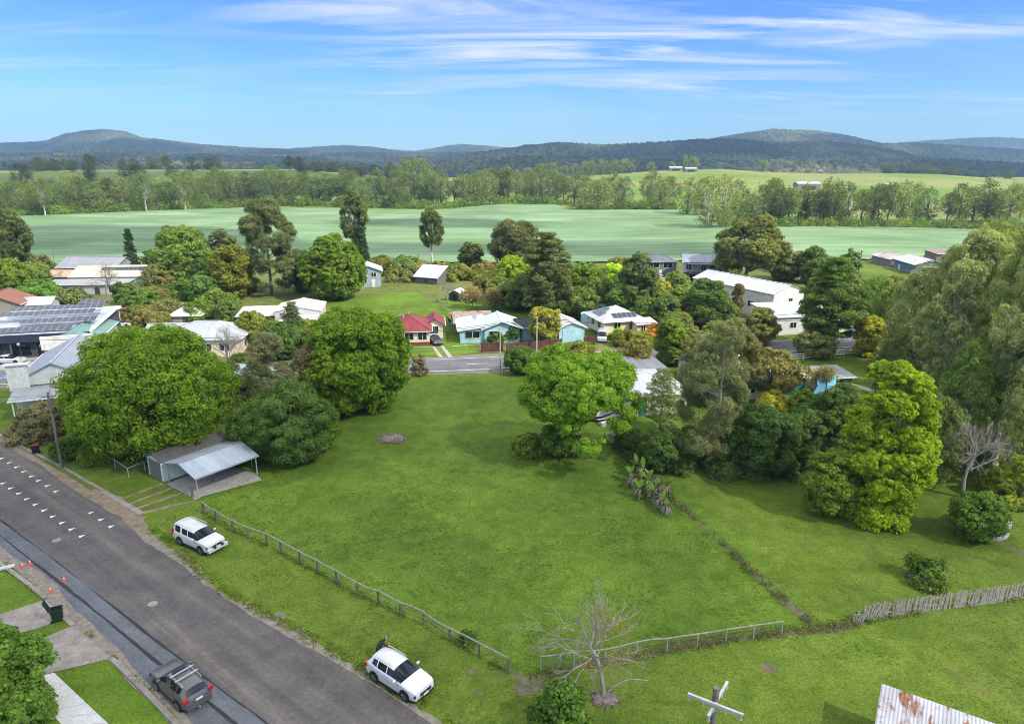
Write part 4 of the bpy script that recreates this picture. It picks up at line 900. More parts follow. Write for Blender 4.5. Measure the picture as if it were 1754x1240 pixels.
FILL = [
 ('round', [(1160, 505, 40, 44), (1240, 486, 50, 50), (1105, 512, 44, 44), (1185, 535, 50, 54), (1258, 502, 40, 44), (1160, 575, 40, 50), (1225, 545, 34, 40)], [(0.14, 0.18, 0.05), (0.19, 0.2, 0.07), (0.12, 0.16, 0.05), (0.24, 0.24, 0.07)], 'mixed green garden tree near the grey house and the elevated house', 'garden trees by the grey houses'),
 ('round', [(1400, 500, 60, 60), (1440, 520, 60, 56), (1370, 470, 40, 44), (1455, 560, 50, 50)], [(0.14, 0.18, 0.06), (0.18, 0.2, 0.08), (0.12, 0.17, 0.05)], 'green tree in the belt right of the long white shed', 'tree belt right of the long white shed'),
 ('round', [(60, 500, 50, 60), (280, 500, 50, 60), (350, 520, 50, 60), (215, 520, 36, 40), (128, 530, 36, 50), (250, 530, 36, 50)], [(0.13, 0.17, 0.055), (0.17, 0.17, 0.08), (0.12, 0.18, 0.05)], 'small garden tree in the left yards below the crop field', 'garden trees in the left yards'),
 ('round', [(855, 520, 46, 50), (985, 500, 50, 60), (1060, 480, 40, 46), (830, 500, 34, 40)], [(0.16, 0.19, 0.06), (0.13, 0.18, 0.045), (0.2, 0.2, 0.09)], 'small leafy tree in the gardens between the pale blue house and the crop field', 'small trees in the middle gardens'),
 ('bush', [(655, 470, 34, 50), (690, 466, 30, 60), (722, 468, 24, 50), (750, 474, 30, 60), (775, 478, 30, 50), (830, 474, 30, 60), (860, 486, 34, 60)], [(0.19, 0.19, 0.06), (0.14, 0.17, 0.05), (0.24, 0.2, 0.1)], 'dry scrub bush in the hedgerow along the near edge of the crop field', 'scrub in the hedgerow at the crop field'),
 ('round', [(965, 520, 60, 60), (1030, 535, 60, 56), (1062, 545, 55, 50), (1105, 560, 50, 46), (1140, 565, 60, 50), (1165, 545, 55, 48), (1075, 520, 60, 60), (1150, 585, 46, 50)], [(0.15, 0.2, 0.05), (0.13, 0.17, 0.055), (0.17, 0.22, 0.045)], 'leafy garden tree in the thicket around the cream cottage', 'garden trees around the cream cottage'),
 ('round', [(1180, 620, 60, 60), (1225, 610, 60, 60), (1250, 640, 60, 60), (1205, 690, 70, 70), (1280, 660, 60, 50), (1255, 590, 46, 46), (1300, 640, 40, 40)], [(0.19, 0.195, 0.09), (0.16, 0.185, 0.065), (0.2, 0.18, 0.1), (0.16, 0.2, 0.05)], 'olive and brown tree in the thicket between the white roofed house and the road', 'thicket trees beside the white roofed house'),
 ('bush', [(20, 540, 40, 50), (60, 470, 40, 60), (120, 545, 24, 40), (240, 548, 30, 50), (285, 545, 34, 60), (345, 545, 34, 60), (375, 530, 40, 60), (275, 520, 34, 50), (225, 530, 26, 40), (415, 500, 40, 60)], [(0.14, 0.18, 0.05), (0.2, 0.18, 0.09), (0.12, 0.19, 0.04)], 'rough garden shrub in the yards behind the huge green dome', 'shrubs in the left yards'),
 ('round', [(420, 720, 70, 60), (455, 700, 70, 60), (520, 700, 60, 50), (400, 690, 70, 50), (425, 660, 60, 60)], [(0.17, 0.18, 0.09), (0.13, 0.16, 0.05), (0.2, 0.18, 0.12)], 'tangled scrubby tree in the thicket between the two big green domes', 'thicket between the two green domes'),
 ('round', [(460, 590, 46, 60), (520, 595, 50, 60), (480, 615, 30, 60), (560, 600, 40, 50)], [(0.085, 0.13, 0.035), (0.12, 0.16, 0.05)], 'dark shrubby tree on the roadside behind the grey twiggy trees', 'dark roadside trees left of the round green tree'),
 ('bush', [(1450, 500, 30, 60), (1500, 510, 34, 60), (1540, 505, 34, 70), (1470, 530, 36, 60), (1520, 540, 40, 70), (1400, 700, 30, 40)], [(0.17, 0.2, 0.07), (0.14, 0.17, 0.06), (0.2, 0.2, 0.09)], 'low green bush between the tall open pine and the farmhouse lawn', 'bushes below the farmhouse lawn'),
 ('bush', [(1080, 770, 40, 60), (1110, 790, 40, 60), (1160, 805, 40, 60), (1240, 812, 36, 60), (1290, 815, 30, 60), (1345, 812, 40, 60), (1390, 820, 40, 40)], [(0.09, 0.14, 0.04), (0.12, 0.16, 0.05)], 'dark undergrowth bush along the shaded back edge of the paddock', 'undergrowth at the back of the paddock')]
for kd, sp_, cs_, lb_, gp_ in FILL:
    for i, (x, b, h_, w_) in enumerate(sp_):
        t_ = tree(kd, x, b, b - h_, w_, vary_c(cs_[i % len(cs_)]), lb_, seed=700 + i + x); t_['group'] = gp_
print('near leaves', LEAVES)
# --- far tree lines: a few kinds of tree, copied
protos = []
for i in range(7):
    cr, m = gen('gum' if i == 0 else 'line', 22, 15, 0.9, 2400, 300 + i)
    tm = m.build('trunk', 'bark', None, BARK['pale' if i in (0,) else 'grey'], smooth=True); protos.append((cr, tm.data)); bpy.data.objects.remove(tm)
crb, mb_ = gen('bush', 5, 12, 1.0, 500, 320); tmb = mb_.build('stem', 'bark'); bushp = (crb, tmb.data); bpy.data.objects.remove(tmb)
def far_tree(px, pb, pt, wpx, col, label, group, k=None, bark='grey', name='gum_tree', bush=False, P=None):
    P = P or GT(px, pb); H = max(2, zat(P.y, pt) - P.z); W = wpx / ppm(P)
    cr, tr = bushp if bush else protos[k if k is not None else random.randrange(7)]
    r = thing(name, label, 'shrub' if bush else 'tree', P, random.random() * 6.28, group)
    r.scale = (W / (12 if bush else 15), W / (12 if bush else 15), H / (5 if bush else 22))
    for nm, me, c in (('stem' if bush else 'trunk', tr, BARK[bark]), ('foliage' if bush else 'crown', cr, col)):
        o = bpy.data.objects.new(nm, me); COL.objects.link(o); o.parent = r; o.color = (*c, 1)
    return r
def vary(c, a=0.16):
    k = 1 + random.gauss(0, a); j = random.gauss(0, .06); return (c[0] * k * (1 + j), c[1] * k, c[2] * k * (1 - j))
LB = 'grey-green gum in the long tree row behind the crop field'
x = -20
while x < 1170:
    b = float(np.interp(x, [0, 40, 230, 450, 620, 750, 870, 960, 1000, 1170], [372, 371, 363, 353, 355, 357, 349, 350, 356, 358])) - random.uniform(0, 9)
    hgt = random.uniform(40, 60) if x < 960 else random.uniform(38, 58)
    if 690 < x < 730: hgt += 16
    if not (1050 < x < 1060 or 760 < x < 770 or 1068 < x < 1100 or 1150 < x < 1165):
        far_tree(x, b, b - hgt, random.uniform(38, 58), vary(LEAFC['line']), LB, 'gums in the tree row behind the crop field')
    x += random.uniform(10, 16) if x < 960 else random.uniform(13, 21)
for x, b, t, w_, l in [(78, 371, 306, 40, 'gum with a tall white trunk, leftmost white trunk in the tree row'), (252, 364, 300, 46, 'gum with a forked white trunk in the left tree row'), (318, 362, 308, 36, 'gum with a thin white trunk right of the forked white trunk')]:
    far_tree(x, b, t, w_, vary(LEAFC['line'], .05), l, None, 0, 'pale')
LB2 = 'leaning gum in the right-hand tree row below the pasture hill'
for x in [1180, 1200, 1262, 1290, 1302, 1315, 1327, 1338, 1350, 1362, 1374, 1397, 1418, 1385, 1408, 1430, 1452, 1475, 1500, 1518, 1540, 1562, 1580, 1622, 1640, 1662, 1682, 1705, 1728, 1750, 1270, 1350, 1425, 1490, 1690]:
    b = 386 + random.uniform(-8, 2) - (14 if x < 1270 else 0); far_tree(x + random.uniform(-5, 5), b, b - random.uniform(48, 74), random.uniform(40, 60), vary((0.14, 0.165, 0.075)), LB2, 'gums in the tree row below the pasture hill')
for x, b, t, w_, l in [(1212, 392, 308, 74, 'broad gum in the clump standing in the crop field, left of two'), (1236, 391, 306, 66, 'broad gum in the clump standing in the crop field, right of two'), (1024, 360, 311, 70, 'dense dark gum bulging into the crop field'), (1130, 360, 314, 54, 'round gum alone at the field edge below the pasture')]:
    far_tree(x, b, t, w_, (0.21, 0.225, 0.115), l, None, 4 if x > 1100 else 5, 'pale' if x > 1200 else 'grey')
x = -20
while x < 1754:
    if x < 1170 or x > 1240:
        b = float(np.interp(x, [0, 40, 230, 450, 620, 750, 870, 960, 980, 1180, 1200, 1250, 1650, 1754], [372, 372, 364, 354, 356, 359, 350, 351, 359, 360, 388, 390, 392, 394])) - 1
        far_tree(x, b, b - random.uniform(8, 17), random.uniform(24, 44), vary((0.14, 0.19, 0.05)), 'low scrub bush under the tree rows at the edge of the crop field', 'scrub along the crop field edge', name='shrub', bush=True)
    x += random.uniform(13, 24)
# crest trees
def crest(px, pb_off, h, w_, col, label, group, Yd=None, k=None):
    Yd = Yd or YC - 20; u = (px - 877) / F * (cp + 0.006); X = u * Yd; P = Vector((X, Yd, T1(X, Yd) - 0.5)); py = 275 + 0
    z1 = zat(Yd, 300) - zat(Yd, 300 + h); r = far_tree(px, 0, 0, w_, col, label, group, k, P=P); W = w_ / ppm(P); r.scale = (W / 15, W / 15, abs(z1) / 22); return r
for x in [905, 922, 936, 950, 966, 982, 998, 1012, 1026, 1040, 1054, 1068, 1082]:
    crest(x + random.uniform(-4, 4), 0, random.uniform(19, 27), random.uniform(18, 28), vary((0.19, 0.2, 0.1)), 'tree in the grove on the skyline of the right pasture hill', 'trees in the grove on the pasture hill')
for x, h, w_, l in [(1115, 17, 20, 'round tree left of the hilltop farm'), (1150, 16, 14, 'pale tree beside the hilltop farm'), (1186, 22, 26, 'largest tree over the hilltop farm'), (1172, 26, 12, 'thin tree just behind the hilltop farm'), (1306, 20, 22, 'lone tree on the hill crest right of the farm')]:
    crest(x, 0, h, w_, vary((0.19, 0.2, 0.11), .05), l, None)
for i in range(62):
    x = random.uniform(-30, 740); far = random.random() < .7
    Yd = random.uniform(880, 1000) if far else random.uniform(640, 800)
    crest(x, 0, random.uniform(14, 25), random.uniform(18, 32), vary((0.08, 0.095, 0.052), .2), 'dark gum scattered over the left pasture ridge', 'gums on the left pasture ridge', Yd)
for i in range(26):
    x = random.uniform(1500, 1790); crest(x, 0, random.uniform(9, 16), random.uniform(16, 30), vary((0.085, 0.1, 0.055), .2), 'dark tree behind the right end of the pasture hill', 'trees behind the pasture hill', random.uniform(1000, 1120))
for x, b, t, w_, l in [(155, 312, 266, 22, 'tall tree on the left pasture ridge before the blue hill'), (240, 330, 285, 44, 'dark clump tree on the left pasture above the forked white trunk'), (40, 330, 283, 40, 'dark tree at the left edge of the pasture')]:
    far_tree(x, b, t, w_, (0.075, 0.09, 0.05), l, None)

# tufts and weeds in the rough grass (uncountable)
gT = np.random.default_rng(99)
def inpoly(x, y, poly):
    r = np.zeros(len(x), bool); j = len(poly) - 1
    for i in range(len(poly)):
        xi, yi = poly[i]; xj, yj = poly[j]; r ^= ((yi > y) != (yj > y)) & (x < (xj - xi) * (y - yi) / (yj - yi + 1e-9) + xi); j = i
    return r
def tufts(polys, n, hgt, name, col):
    X = gT.uniform(-50, 62, n * 4); Y = gT.uniform(18, 102, n * 4); ok = np.zeros(len(X), bool)
    for pl in polys: ok |= inpoly(X, Y, [G(*q).xy for q in pl])
    dn = fbm(X / 2.1, Y / 2.1, 3, 40) + .3 * fbm(X / 14, Y / 14, 2, 44); ok &= (dn > .45 + .3 * gT.random(len(X)))
    X, Y = X[ok][:n], Y[ok][:n]; k = 4; X = np.repeat(X, k) + gT.normal(size=len(X) * k) * .07; Y = np.repeat(Y, k) + gT.normal(size=len(Y) * k) * .07
    P = np.stack([X, Y, np.full(len(X), .05) + gT.random(len(X)) * hgt * .5], 1); Nn = gT.normal(size=P.shape); Nn[:, 2] = np.abs(Nn[:, 2]) + 1.6; Nn /= np.linalg.norm(Nn, axis=1, keepdims=True)
    me = leaf_mesh(name, P, Nn, hgt * 1.5, .45 + gT.normal(size=len(X)) * .22, gT, .3)
    o = bpy.data.objects.new(name, me); COL.objects.link(o); o.color = (*col, 1); tag(o, kind='stuff')
LOT = [(345, 862), (450, 928), (650, 1028), (870, 1140), (1000, 1130), (1340, 1075), (1380, 1060), (1120, 840), (1000, 790), (868, 650), (700, 660), (560, 720), (440, 810)]
tufts([LOT], 22000, .09, 'grass', (0.085, 0.14, 0.016))
tufts([[(250, 900), (345, 868), (640, 1036), (870, 1150), (900, 1250), (800, 1240), (600, 1110), (330, 975)], [(1150, 830), (1390, 1050), (1754, 1000), (1754, 880), (1400, 870)], [(1020, 1160), (1500, 1080), (1754, 1040), (1754, 1240), (1010, 1240)]], 14000, .09, 'grass', (0.1, 0.145, 0.02))

def strip_weeds(lines, per_m, hgt, wdt, col, name='weeds'):
    X, Y = [], []
    for ln in lines:
        P = [G(*q) for q in ln]
        for a, b in zip(P, P[1:]):
            n = int((b - a).length * per_m); t = gT.random(n); d = (b - a).normalized(); off_ = gT.normal(size=n) * wdt
            X.append(a.x + (b.x - a.x) * t - d.y * off_); Y.append(a.y + (b.y - a.y) * t + d.x * off_)
    X, Y = np.concatenate(X), np.concatenate(Y); ok = fbm(X / 1.1, Y / 1.1, 2, 61) > .3; X, Y = X[ok], Y[ok]
    P = np.stack([X, Y, hgt * gT.random(len(X)) ** 1.5], 1); Nn = gT.normal(size=P.shape); Nn[:, 2] = np.abs(Nn[:, 2]) + .5; Nn /= np.linalg.norm(Nn, axis=1, keepdims=True)
    me = leaf_mesh(name, P, Nn, .2, .45 + gT.normal(size=len(X)) * .28, gT, .35); o = bpy.data.objects.new(name, me); COL.objects.link(o); o.color = (*col, 1); tag(o, kind='stuff')
FR = [(349, 879), (427, 922), (513, 965), (613, 1019), (725, 1070), (871, 1152)]
BK = [(905, 1160), (960, 1150), (1050, 1132), (1150, 1112), (1250, 1097), (1340, 1084), (1425, 1076), (1490, 1062)]
RT = [(1388, 1068), (1330, 1016), (1250, 945), (1170, 872), (1105, 812), (1040, 758)]
strip_weeds([FR], 70, .3, .22, (0.085, 0.14, 0.02)); strip_weeds([BK, RT], 110, .45, .3, (0.1, 0.125, 0.035)); strip_weeds([BK[3:], RT], 50, .4, .3, (0.17, 0.14, 0.075))
strip_weeds([[(1478, 1066), (1590, 1047), (1700, 1033), (1850, 1012)]], 60, .35, .2, (0.1, 0.145, 0.03))
strip_weeds([[(255, 905), (300, 935), (345, 985), (440, 1044), (560, 1106), (660, 1172), (735, 1214), (840, 1290)]], 120, .1, .28, (0.12, 0.155, 0.03), 'grass')
strip_weeds([[(0, 965), (78, 1027)], [(191, 1124), (301, 1237)], [(125, 1068), (160, 1092)]], 60, .12, .14, (0.1, 0.15, 0.03), 'grass')
# ---------------------------------------------------------------- buildings
def slab(polys, uvs, th):
    """closed sheet from top polygons (shared corners), thickness th downwards"""
    m = MB(); key = {}; vs = []
    def vi(p):
        k = tuple(round(c, 4) for c in p)
        if k not in key: key[k] = len(vs); vs.append(p)
        return key[k]
    F_ = [[vi(p) for p in q] for q in polys]; n = len(vs); edges = {}
    for f in F_:
        for a, b in zip(f, f[1:] + f[:1]): edges[(a, b)] = edges.get((a, b), 0) + 1
    fs = [tuple(f) for f in F_] + [tuple(i + n for i in f[::-1]) for f in F_]; uv = list(uvs) + [list(u)[::-1] for u in uvs]
    for (a, b) in edges:
        if (b, a) not in edges: fs.append((b, a, a + n, b + n)); uv.append(None)
    m.add(vs + [(p[0], p[1], p[2] - th) for p in vs], fs, uv); return m
def roofgeo(w, d, h, rh, typ, e=0.45, x0=0, y0=0):
    xl, xr, yf, yb = x0 - w / 2 - e, x0 + w / 2 + e, y0 - e, y0 + d + e; xm, ym = x0, y0 + d / 2
    P = []; A = []
    def add(pts, u):  # u: axis of the ridge, v: other
        P.append(pts)
        if u == 'x':
            v0 = pts[0]; A.append([(p[0], math.hypot(p[1] - v0[1], p[2] - v0[2])) for p in pts])
        else:
            v0 = pts[0]; A.append([(p[1], math.hypot(p[0] - v0[0], p[2] - v0[2])) for p in pts])
    if typ == 'gx':
        s = rh / (d / 2); z0 = h - e * s; zr = h + rh
        add([(xl, yf, z0), (xr, yf, z0), (xr, ym, zr), (xl, ym, zr)], 'x'); add([(xr, yb, z0), (xl, yb, z0), (xl, ym, zr), (xr, ym, zr)], 'x')
    elif typ == 'gy':
        s = rh / (w / 2); z0 = h - e * s; zr = h + rh
        add([(xr, yf, z0), (xr, yb, z0), (xm, yb, zr), (xm, yf, zr)], 'y'); add([(xl, yb, z0), (xl, yf, z0), (xm, yf, zr), (xm, yb, zr)], 'y')
    elif typ == 'hip':
        k = min(w, d) / 2; s = rh / k; z0 = h - e * s; zr = h + rh
        if w >= d: a, b = (xl + k + e, ym, zr), (xr - k - e, ym, zr)
        else: a, b = (xm, yf + k + e, zr), (xm, yb - k - e, zr)
        c = [(xl, yf, z0), (xr, yf, z0), (xr, yb, z0), (xl, yb, z0)]
        if w > d + .01: add([c[0], c[1], b, a], 'x'); add([c[1], c[2], b], 'y'); add([c[2], c[3], a, b], 'x'); add([c[3], c[0], a], 'y')
        elif w < d - .01: add([c[0], c[1], a], 'x'); add([c[1], c[2], b, a], 'y'); add([c[2], c[3], b], 'x'); add([c[3], c[0], a, b], 'y')
        else:
            for i in range(4): add([c[i], c[(i + 1) % 4], a], 'x' if i % 2 == 0 else 'y')
    elif typ == 'sk':   # rises to the back (rh may be negative)
        s = rh / d; add([(xl, yf, h - e * s), (xr, yf, h - e * s), (xr, yb, h + rh + e * s), (xl, yb, h + rh + e * s)], 'x')
    elif typ == 'skx':
        s = rh / w; add([(xr, yf, h + rh + e * s), (xr, yb, h + rh + e * s), (xl, yb, h - e * s), (xl, yf, h - e * s)], 'y')
    return P, A
def wallmesh(w, d, h, rh, typ, x0=0, y0=0, zb=-0.15, drop=0.13):
    m = MB(); xl, xr, yf, yb = x0 - w / 2, x0 + w / 2, y0, y0 + d; t = h - drop
    if typ == 'gx':
        prof = [(yf, zb), (yb, zb), (yb, t), (y0 + d / 2, t + rh), (yf, t)]
        vs = [(xl, y, z) for y, z in prof] + [(xr, y, z) for y, z in prof]
    elif typ == 'gy':
        prof = [(xr, zb), (xl, zb), (xl, t), (x0, t + rh), (xr, t)]
        vs = [(x, yf, z) for x, z in prof] + [(x, yb, z) for x, z in prof]
    elif typ == 'sk':
        prof = [(yf, zb), (yb, zb), (yb, t + rh), (yf, t)]; vs = [(xl, y, z) for y, z in prof] + [(xr, y, z) for y, z in prof]
    elif typ == 'skx':
        prof = [(xr, zb), (xl, zb), (xl, t), (xr, t + rh)]; vs = [(x, yf, z) for x, z in prof] + [(x, yb, z) for x, z in prof]
    else:
        m.box((x0, y0 + d / 2, (zb + t) / 2), (w, d, t - zb)); return m
    n = len(prof); m.add(vs, [tuple(range(n - 1, -1, -1)), tuple(range(n, 2 * n))] + [(i, (i + 1) % n, (i + 1) % n + n, i + n) for i in range(n)]); return m
WHITE = lin(225, 225, 220)
class House:
    def __init__(s, name, label, cat, px, py, rot, group=None, P=None):
        P = P or G(px, py); s.r = thing(name, label, cat, (P.x, P.y, T1(P.x, P.y)), R(rot), group)
    def wing(s, w, d, h, typ, rh, roofc, wallc, x0=0, y0=0, e=0.45, roofm='roof', wallm='weatherboard', walls=True, th=0.1, zb=-0.15, trim=None):
        s.w, s.d, s.h, s.rh, s.typ, s.x0, s.y0 = w, d, h, rh, typ, x0, y0
        if walls: s.wall = wallmesh(w, d, h, rh, typ, x0, y0, zb).build('wall', wallm, s.r, wallc)
        P, A = roofgeo(w, d, h, rh, typ, e, x0, y0); s.roof = slab(P, A, th).build('roof', roofm, s.r, roofc); s.rp = P
        if typ in ('gx', 'gy', 'hip'):       # ridge capping
            m = MB(); pts = sorted({tuple(round(c, 4) for c in p) for q in P for p in q if abs(p[2] - (h + rh)) < 1e-3})
            if len(pts) > 1: m.beam((*pts[0][:2], pts[0][2] + .02), (*pts[-1][:2], pts[-1][2] + .02), 0.3, 0.06)
            if typ == 'hip':
                for q in P:
                    a = q[0]; tp = min(pts, key=lambda t: (t[0] - a[0]) ** 2 + (t[1] - a[1]) ** 2); m.beam((a[0], a[1], a[2] + .02), (tp[0], tp[1], tp[2] + .02), 0.22, 0.05)
            m.build('ridge_cap', 'paint', s.r, trim or tuple(min(.8, c * 1.1) for c in roofc))
        zz = min(p[2] for q in P for p in q) - th / 2   # gutters along the eaves
        m = MB()
        for q in P:
            for a, b in zip(q, q[1:] + q[:1]):
                if abs(a[2] - b[2]) < 1e-3 and abs(a[2] - th / 2 - zz) < 1e-3:
                    d_ = Vector(b) - Vector(a); nrm = Vector((d_.y, -d_.x, 0)).normalized() * 0.07
                    m.beam(Vector(a) + nrm + Vector((0, 0, -.08)), Vector(b) + nrm + Vector((0, 0, -.08)), 0.12, 0.12)
        if m.v: m.build('gutter', 'paint', s.r, trim or WHITE)
        return s
    def _pt(s, side, u, z, o):
        w, d = s.w, s.d
        if side == 'f': return (s.x0 + u, s.y0 - o, z), 0
        if side == 'b': return (s.x0 + u, s.y0 + d + o, z), 0
        if side == 'l': return (s.x0 - w / 2 - o, s.y0 + d / 2 + u, z), math.pi / 2
        return (s.x0 + w / 2 + o, s.y0 + d / 2 + u, z), math.pi / 2
    def win(s, side, u, z, w, h, frame=WHITE, dark=False, hood=False):
        p, a = s._pt(side, u, z + h / 2, 0.02); m = MB(); m.box(p, (w + .18, .09, h + .18), a); f = m.build('window', 'paint', s.r, frame)
        p, a = s._pt(side, u, z + h / 2, 0.05); m = MB(); m.box(p, (w, .06, h), a); m.build('pane', 'dark_room' if dark else 'glass', f)
        p, a = s._pt(side, u, z + h / 2, 0.075); m = MB(); m.box(p, (.06, .05, h), a); m.build('mullion', 'paint', f, frame)
        if hood:
            p, a = s._pt(side, u, z + h + .15, 0.35); m = MB(); m.box(p, (w + .4, .7, .07), a); m.build('window_hood', 'paint', s.r, frame)
        return s
    def door(s, side, u, w=0.9, h=2.05, col=(.25, .25, .24), z=0.0, name='door', handle=True):
        p, a = s._pt(side, u, z + h / 2, 0.03); m = MB(); m.box(p, (w, .08, h), a)
        if w > 2:
            for k in range(1, 6): q, _ = s._pt(side, u, z + h * k / 6, 0.075); m.box(q, (w, .02, .03), a)
        f = m.build(name, 'paint', s.r, col)
        if handle: p, a = s._pt(side, u + w * .38, z + 1.0, 0.1); m = MB(); m.box(p, (.12, .08, .05), a); m.build('handle', 'galv', f)
        return s
    def part(s, name, m, mat, col=None): return m.build(name, mat, s.r, col)
    def solar(s, poly, u0, v0, nu, nv, pw=1.0, ph=1.65, gap=0.03, lift=0.09, tilt=None):
        """panels on roof polygon: u along its first edge (metres from first corner), v up the slope"""
        q = [Vector(p) for p in s.rp[poly]]; U = (q[1] - q[0]).normalized(); nrm = U.cross(q[2] - q[1]).normalized()
        if nrm.z < 0: nrm = -nrm
        V = nrm.cross(U).normalized(); V = V if V.z >= 0 else -V
        if tilt: V = (V * math.cos(tilt) + nrm * math.sin(tilt)); nrm = U.cross(V).normalized(); nrm = nrm if nrm.z > 0 else -nrm
        for i in range(nu):
            for j in range(nv):
                c = q[0] + U * (u0 + (i + .5) * (pw + gap)) + V * (v0 + (j + .5) * (ph + gap)) + nrm * lift
                M = Matrix((U, V, nrm)).transposed(); m = MB(); m.box(c, (pw, ph, .04), M=M); f = m.build('solar_panel', 'galv', s.r)
                m = MB(); m.box(c + nrm * .022, (pw - .06, ph - .06, .012), M=M); m.build('panel_glass', 'solar', f)
        return s
CREAM = lin(228, 216, 186); PBLUE = lin(168, 208, 218); GREY = lin(150, 152, 155)
# carport and garage by the side street -----------------------------------
a = G(284, 829); b = G(336, 857); c = G(437, 811)
ex = (b - a).normalized(); ey = (c - b).normalized(); wid = (b - a).length; ln = (c - b).length
rot = math.degrees(math.atan2(ex.y, ex.x))
cw = wid - 0.15; cl = ln * 0.96
mid = (a + b) / 2 + ey * 0.25
h = House('carport', 'open carport with silver corrugated gable roof on a concrete slab', 'carport', 0, 0, rot, P=mid)
h.wing(cw, cl, 2.35, 'gy', 0.75, lin(176, 188, 200), GREY, walls=False, e=0.15, th=0.05, trim=lin(150, 156, 160))
for x_ in (-cw / 2 + .06, cw / 2 - .06):
    for y_ in (0.1, cl - 0.1): m = MB(); m.box((x_, y_, 1.14), (.09, .09, 2.28)); h.part('post', m, 'galv')
m = MB()
for y_ in (0.1, cl / 2, cl - .1):
    m.beam((-cw / 2, y_, 2.22), (0, y_, 2.96), .07, .1); m.beam((cw / 2, y_, 2.22), (0, y_, 2.96), .07, .1)
h.part('rafter', m, 'galv')
sheet_px('carport_slab', [(284, 829), (336, 857), (346, 851), (437, 826), (449, 823), (437, 811), (400, 800), (330, 812)], 0.05, 'concrete')
ga = a - ex * 0.15 - ex * 2.0 + ey * 0.15
h = House('garage', 'small white garage with a grey roller door beside the carport', 'garage', 0, 0, rot, P=ga)
h.wing(3.1, 7.5, 2.25, 'gy', 0.5, (.16, .15, .145), lin(214, 218, 216), e=0.2, wallm='paint', roofm='roof'); h.door('f', 0, 2.3, 2.0, (.19, .185, .175), name='roller_door', handle=False)
# houses along the main road ------------------------------------------------
h = House('house', 'cream house with a red tiled roof and a front porch', 'house', 706, 592, 7)
h.wing(7.0, 9.0, 2.95, 'hip', 1.75, lin(134, 56, 56), CREAM, x0=-0.3, roofm='roof_tile'); h.win('f', -.2, 1.1, 1.6, 1.3).win('f', 2.2, 1.1, 1.5, 1.3).win('r', -2, 1.1, 1.4, 1.2).win('r', 1.5, 1.1, 1.2, 1.2); h.door('f', -2.4, .9, 2.1, (.12, .12, .12), .5)
m = MB(); m.box((-.3, -.03, .25), (7.0, .1, .75)); h.part('base_wall', m, 'paint', lin(120, 70, 60))
h.wing(3.0, 6.0, 2.95, 'gy', .95, lin(134, 56, 56), CREAM, x0=4.2, y0=4.5, roofm='roof_tile'); h.win('f', 0, 1.1, 1.3, 1.3).win('r', 0, 1.1, 1.5, 1.2)
m = MB(); m.box((-2.4, -1.0, 2.6), (2.6, 2.0, .09)); h.part('porch_roof', m, 'paint', lin(120, 105, 105)); m = MB(); m.box((-2.4, -.9, .25), (2.4, 1.8, .5)); h.part('porch_floor', m, 'concrete')
for x_ in (-3.6, -1.2): m = MB(); m.box((x_, -1.9, 1.5), (.1, .1, 2.2)); h.part('porch_post', m, 'paint', WHITE)
m = MB(); m.cyl((-1.5, 3.5, 4.6), .09, .7, 8); h.part('flue', m, 'galv'); m = MB(); m.cyl((-.6, 5, 4.9), .07, .5, 8); h.part('vent_pipe', m, 'galv')
h = House('house', 'pale blue house with a white metal roof behind a brown fence', 'house', 850, 588, 7)
h.wing(6.4, 8.5, 2.9, 'gy', 1.15, lin(205, 215, 222), PBLUE, x0=1.1, e=.5); h.win('f', -1.5, 1.1, 1.7, 1.2).win('f', 1.6, 1.1, 1.5, 1.2); h.door('f', 0, .9, 2.0, WHITE)
h.wing(4.4, 10.0, 2.5, 'skx', .55, lin(205, 215, 222), PBLUE, x0=-4.3, y0=.6); h.win('l', -2, 1, 1.4, 1.2).win('l', 1.5, 1, 1.4, 1.2).win('f', 0, 1.0, 2.6, 1.2)
h.wing(5.2, 7.0, 2.65, 'gx', .8, (.03, .03, .034), PBLUE, x0=6.9, y0=1.2); h.win('f', .4, 1, 1.5, 1.1); h.door('f', 1.8, .85, 2.0, WHITE)
m = MB(); m.tube([(-3.6, 5, 3.1), (-3.6, 5, 3.9)], .04, 6); h.part('dish_mast', m, 'galv')
m = MB(); m.cyl((-3.6, 4.9, 4.0), .48, .07, 16, 'Y'); h.part('satellite_dish', m, 'galv')
h = House('garage', 'pale blue garage with a white gable roof behind the brown fence', 'garage', 979, 587, 14)
h.wing(4.9, 8.0, 2.9, 'gy', 1.0, lin(224, 222, 215), PBLUE, e=.35); h.door('f', -.9, 1.75, 2.3, PBLUE, .2, handle=False).door('f', .9, 1.75, 2.3, PBLUE, .2, handle=False)
h = House('shed', 'low rusty roofed shed behind the pale blue house', 'shed', 812, 571, 7)
h.wing(7, 7, 2.3, 'sk', .5, lin(168, 150, 138), lin(120, 115, 110), roofm='roof_rust'); h.win('f', -2, 1, 1.0, .9); h.door('f', .8, .9, 1.9, (.2, .19, .18))
h = House('shed', 'small pale shed with an orange roof at the back of the long lawn fence', 'shed', 790, 556, 7)
h.wing(4, 3, 2.1, 'sk', -.3, lin(180, 105, 80), lin(200, 200, 196)); h.door('f', 0, .8, 1.8, (.3, .3, .29)); h.win('f', -1.3, 1, .6, .6)
h = House('house', 'cream cottage with white hip roof and dark solar panels', 'house', 1068, 576, 17)
h.wing(8.2, 8.2, 3.3, 'hip', 1.9, lin(205, 210, 212), CREAM, e=.5, zb=.45); h.win('f', -1.4, 1.6, 1.3, 1.2, hood=True).win('l', -2, 1.5, 1.3, 1.2).win('l', 1, 1.5, 1.3, 1.2); h.door('f', 1.6, .9, 2.0, (.08, .08, .08), .6)
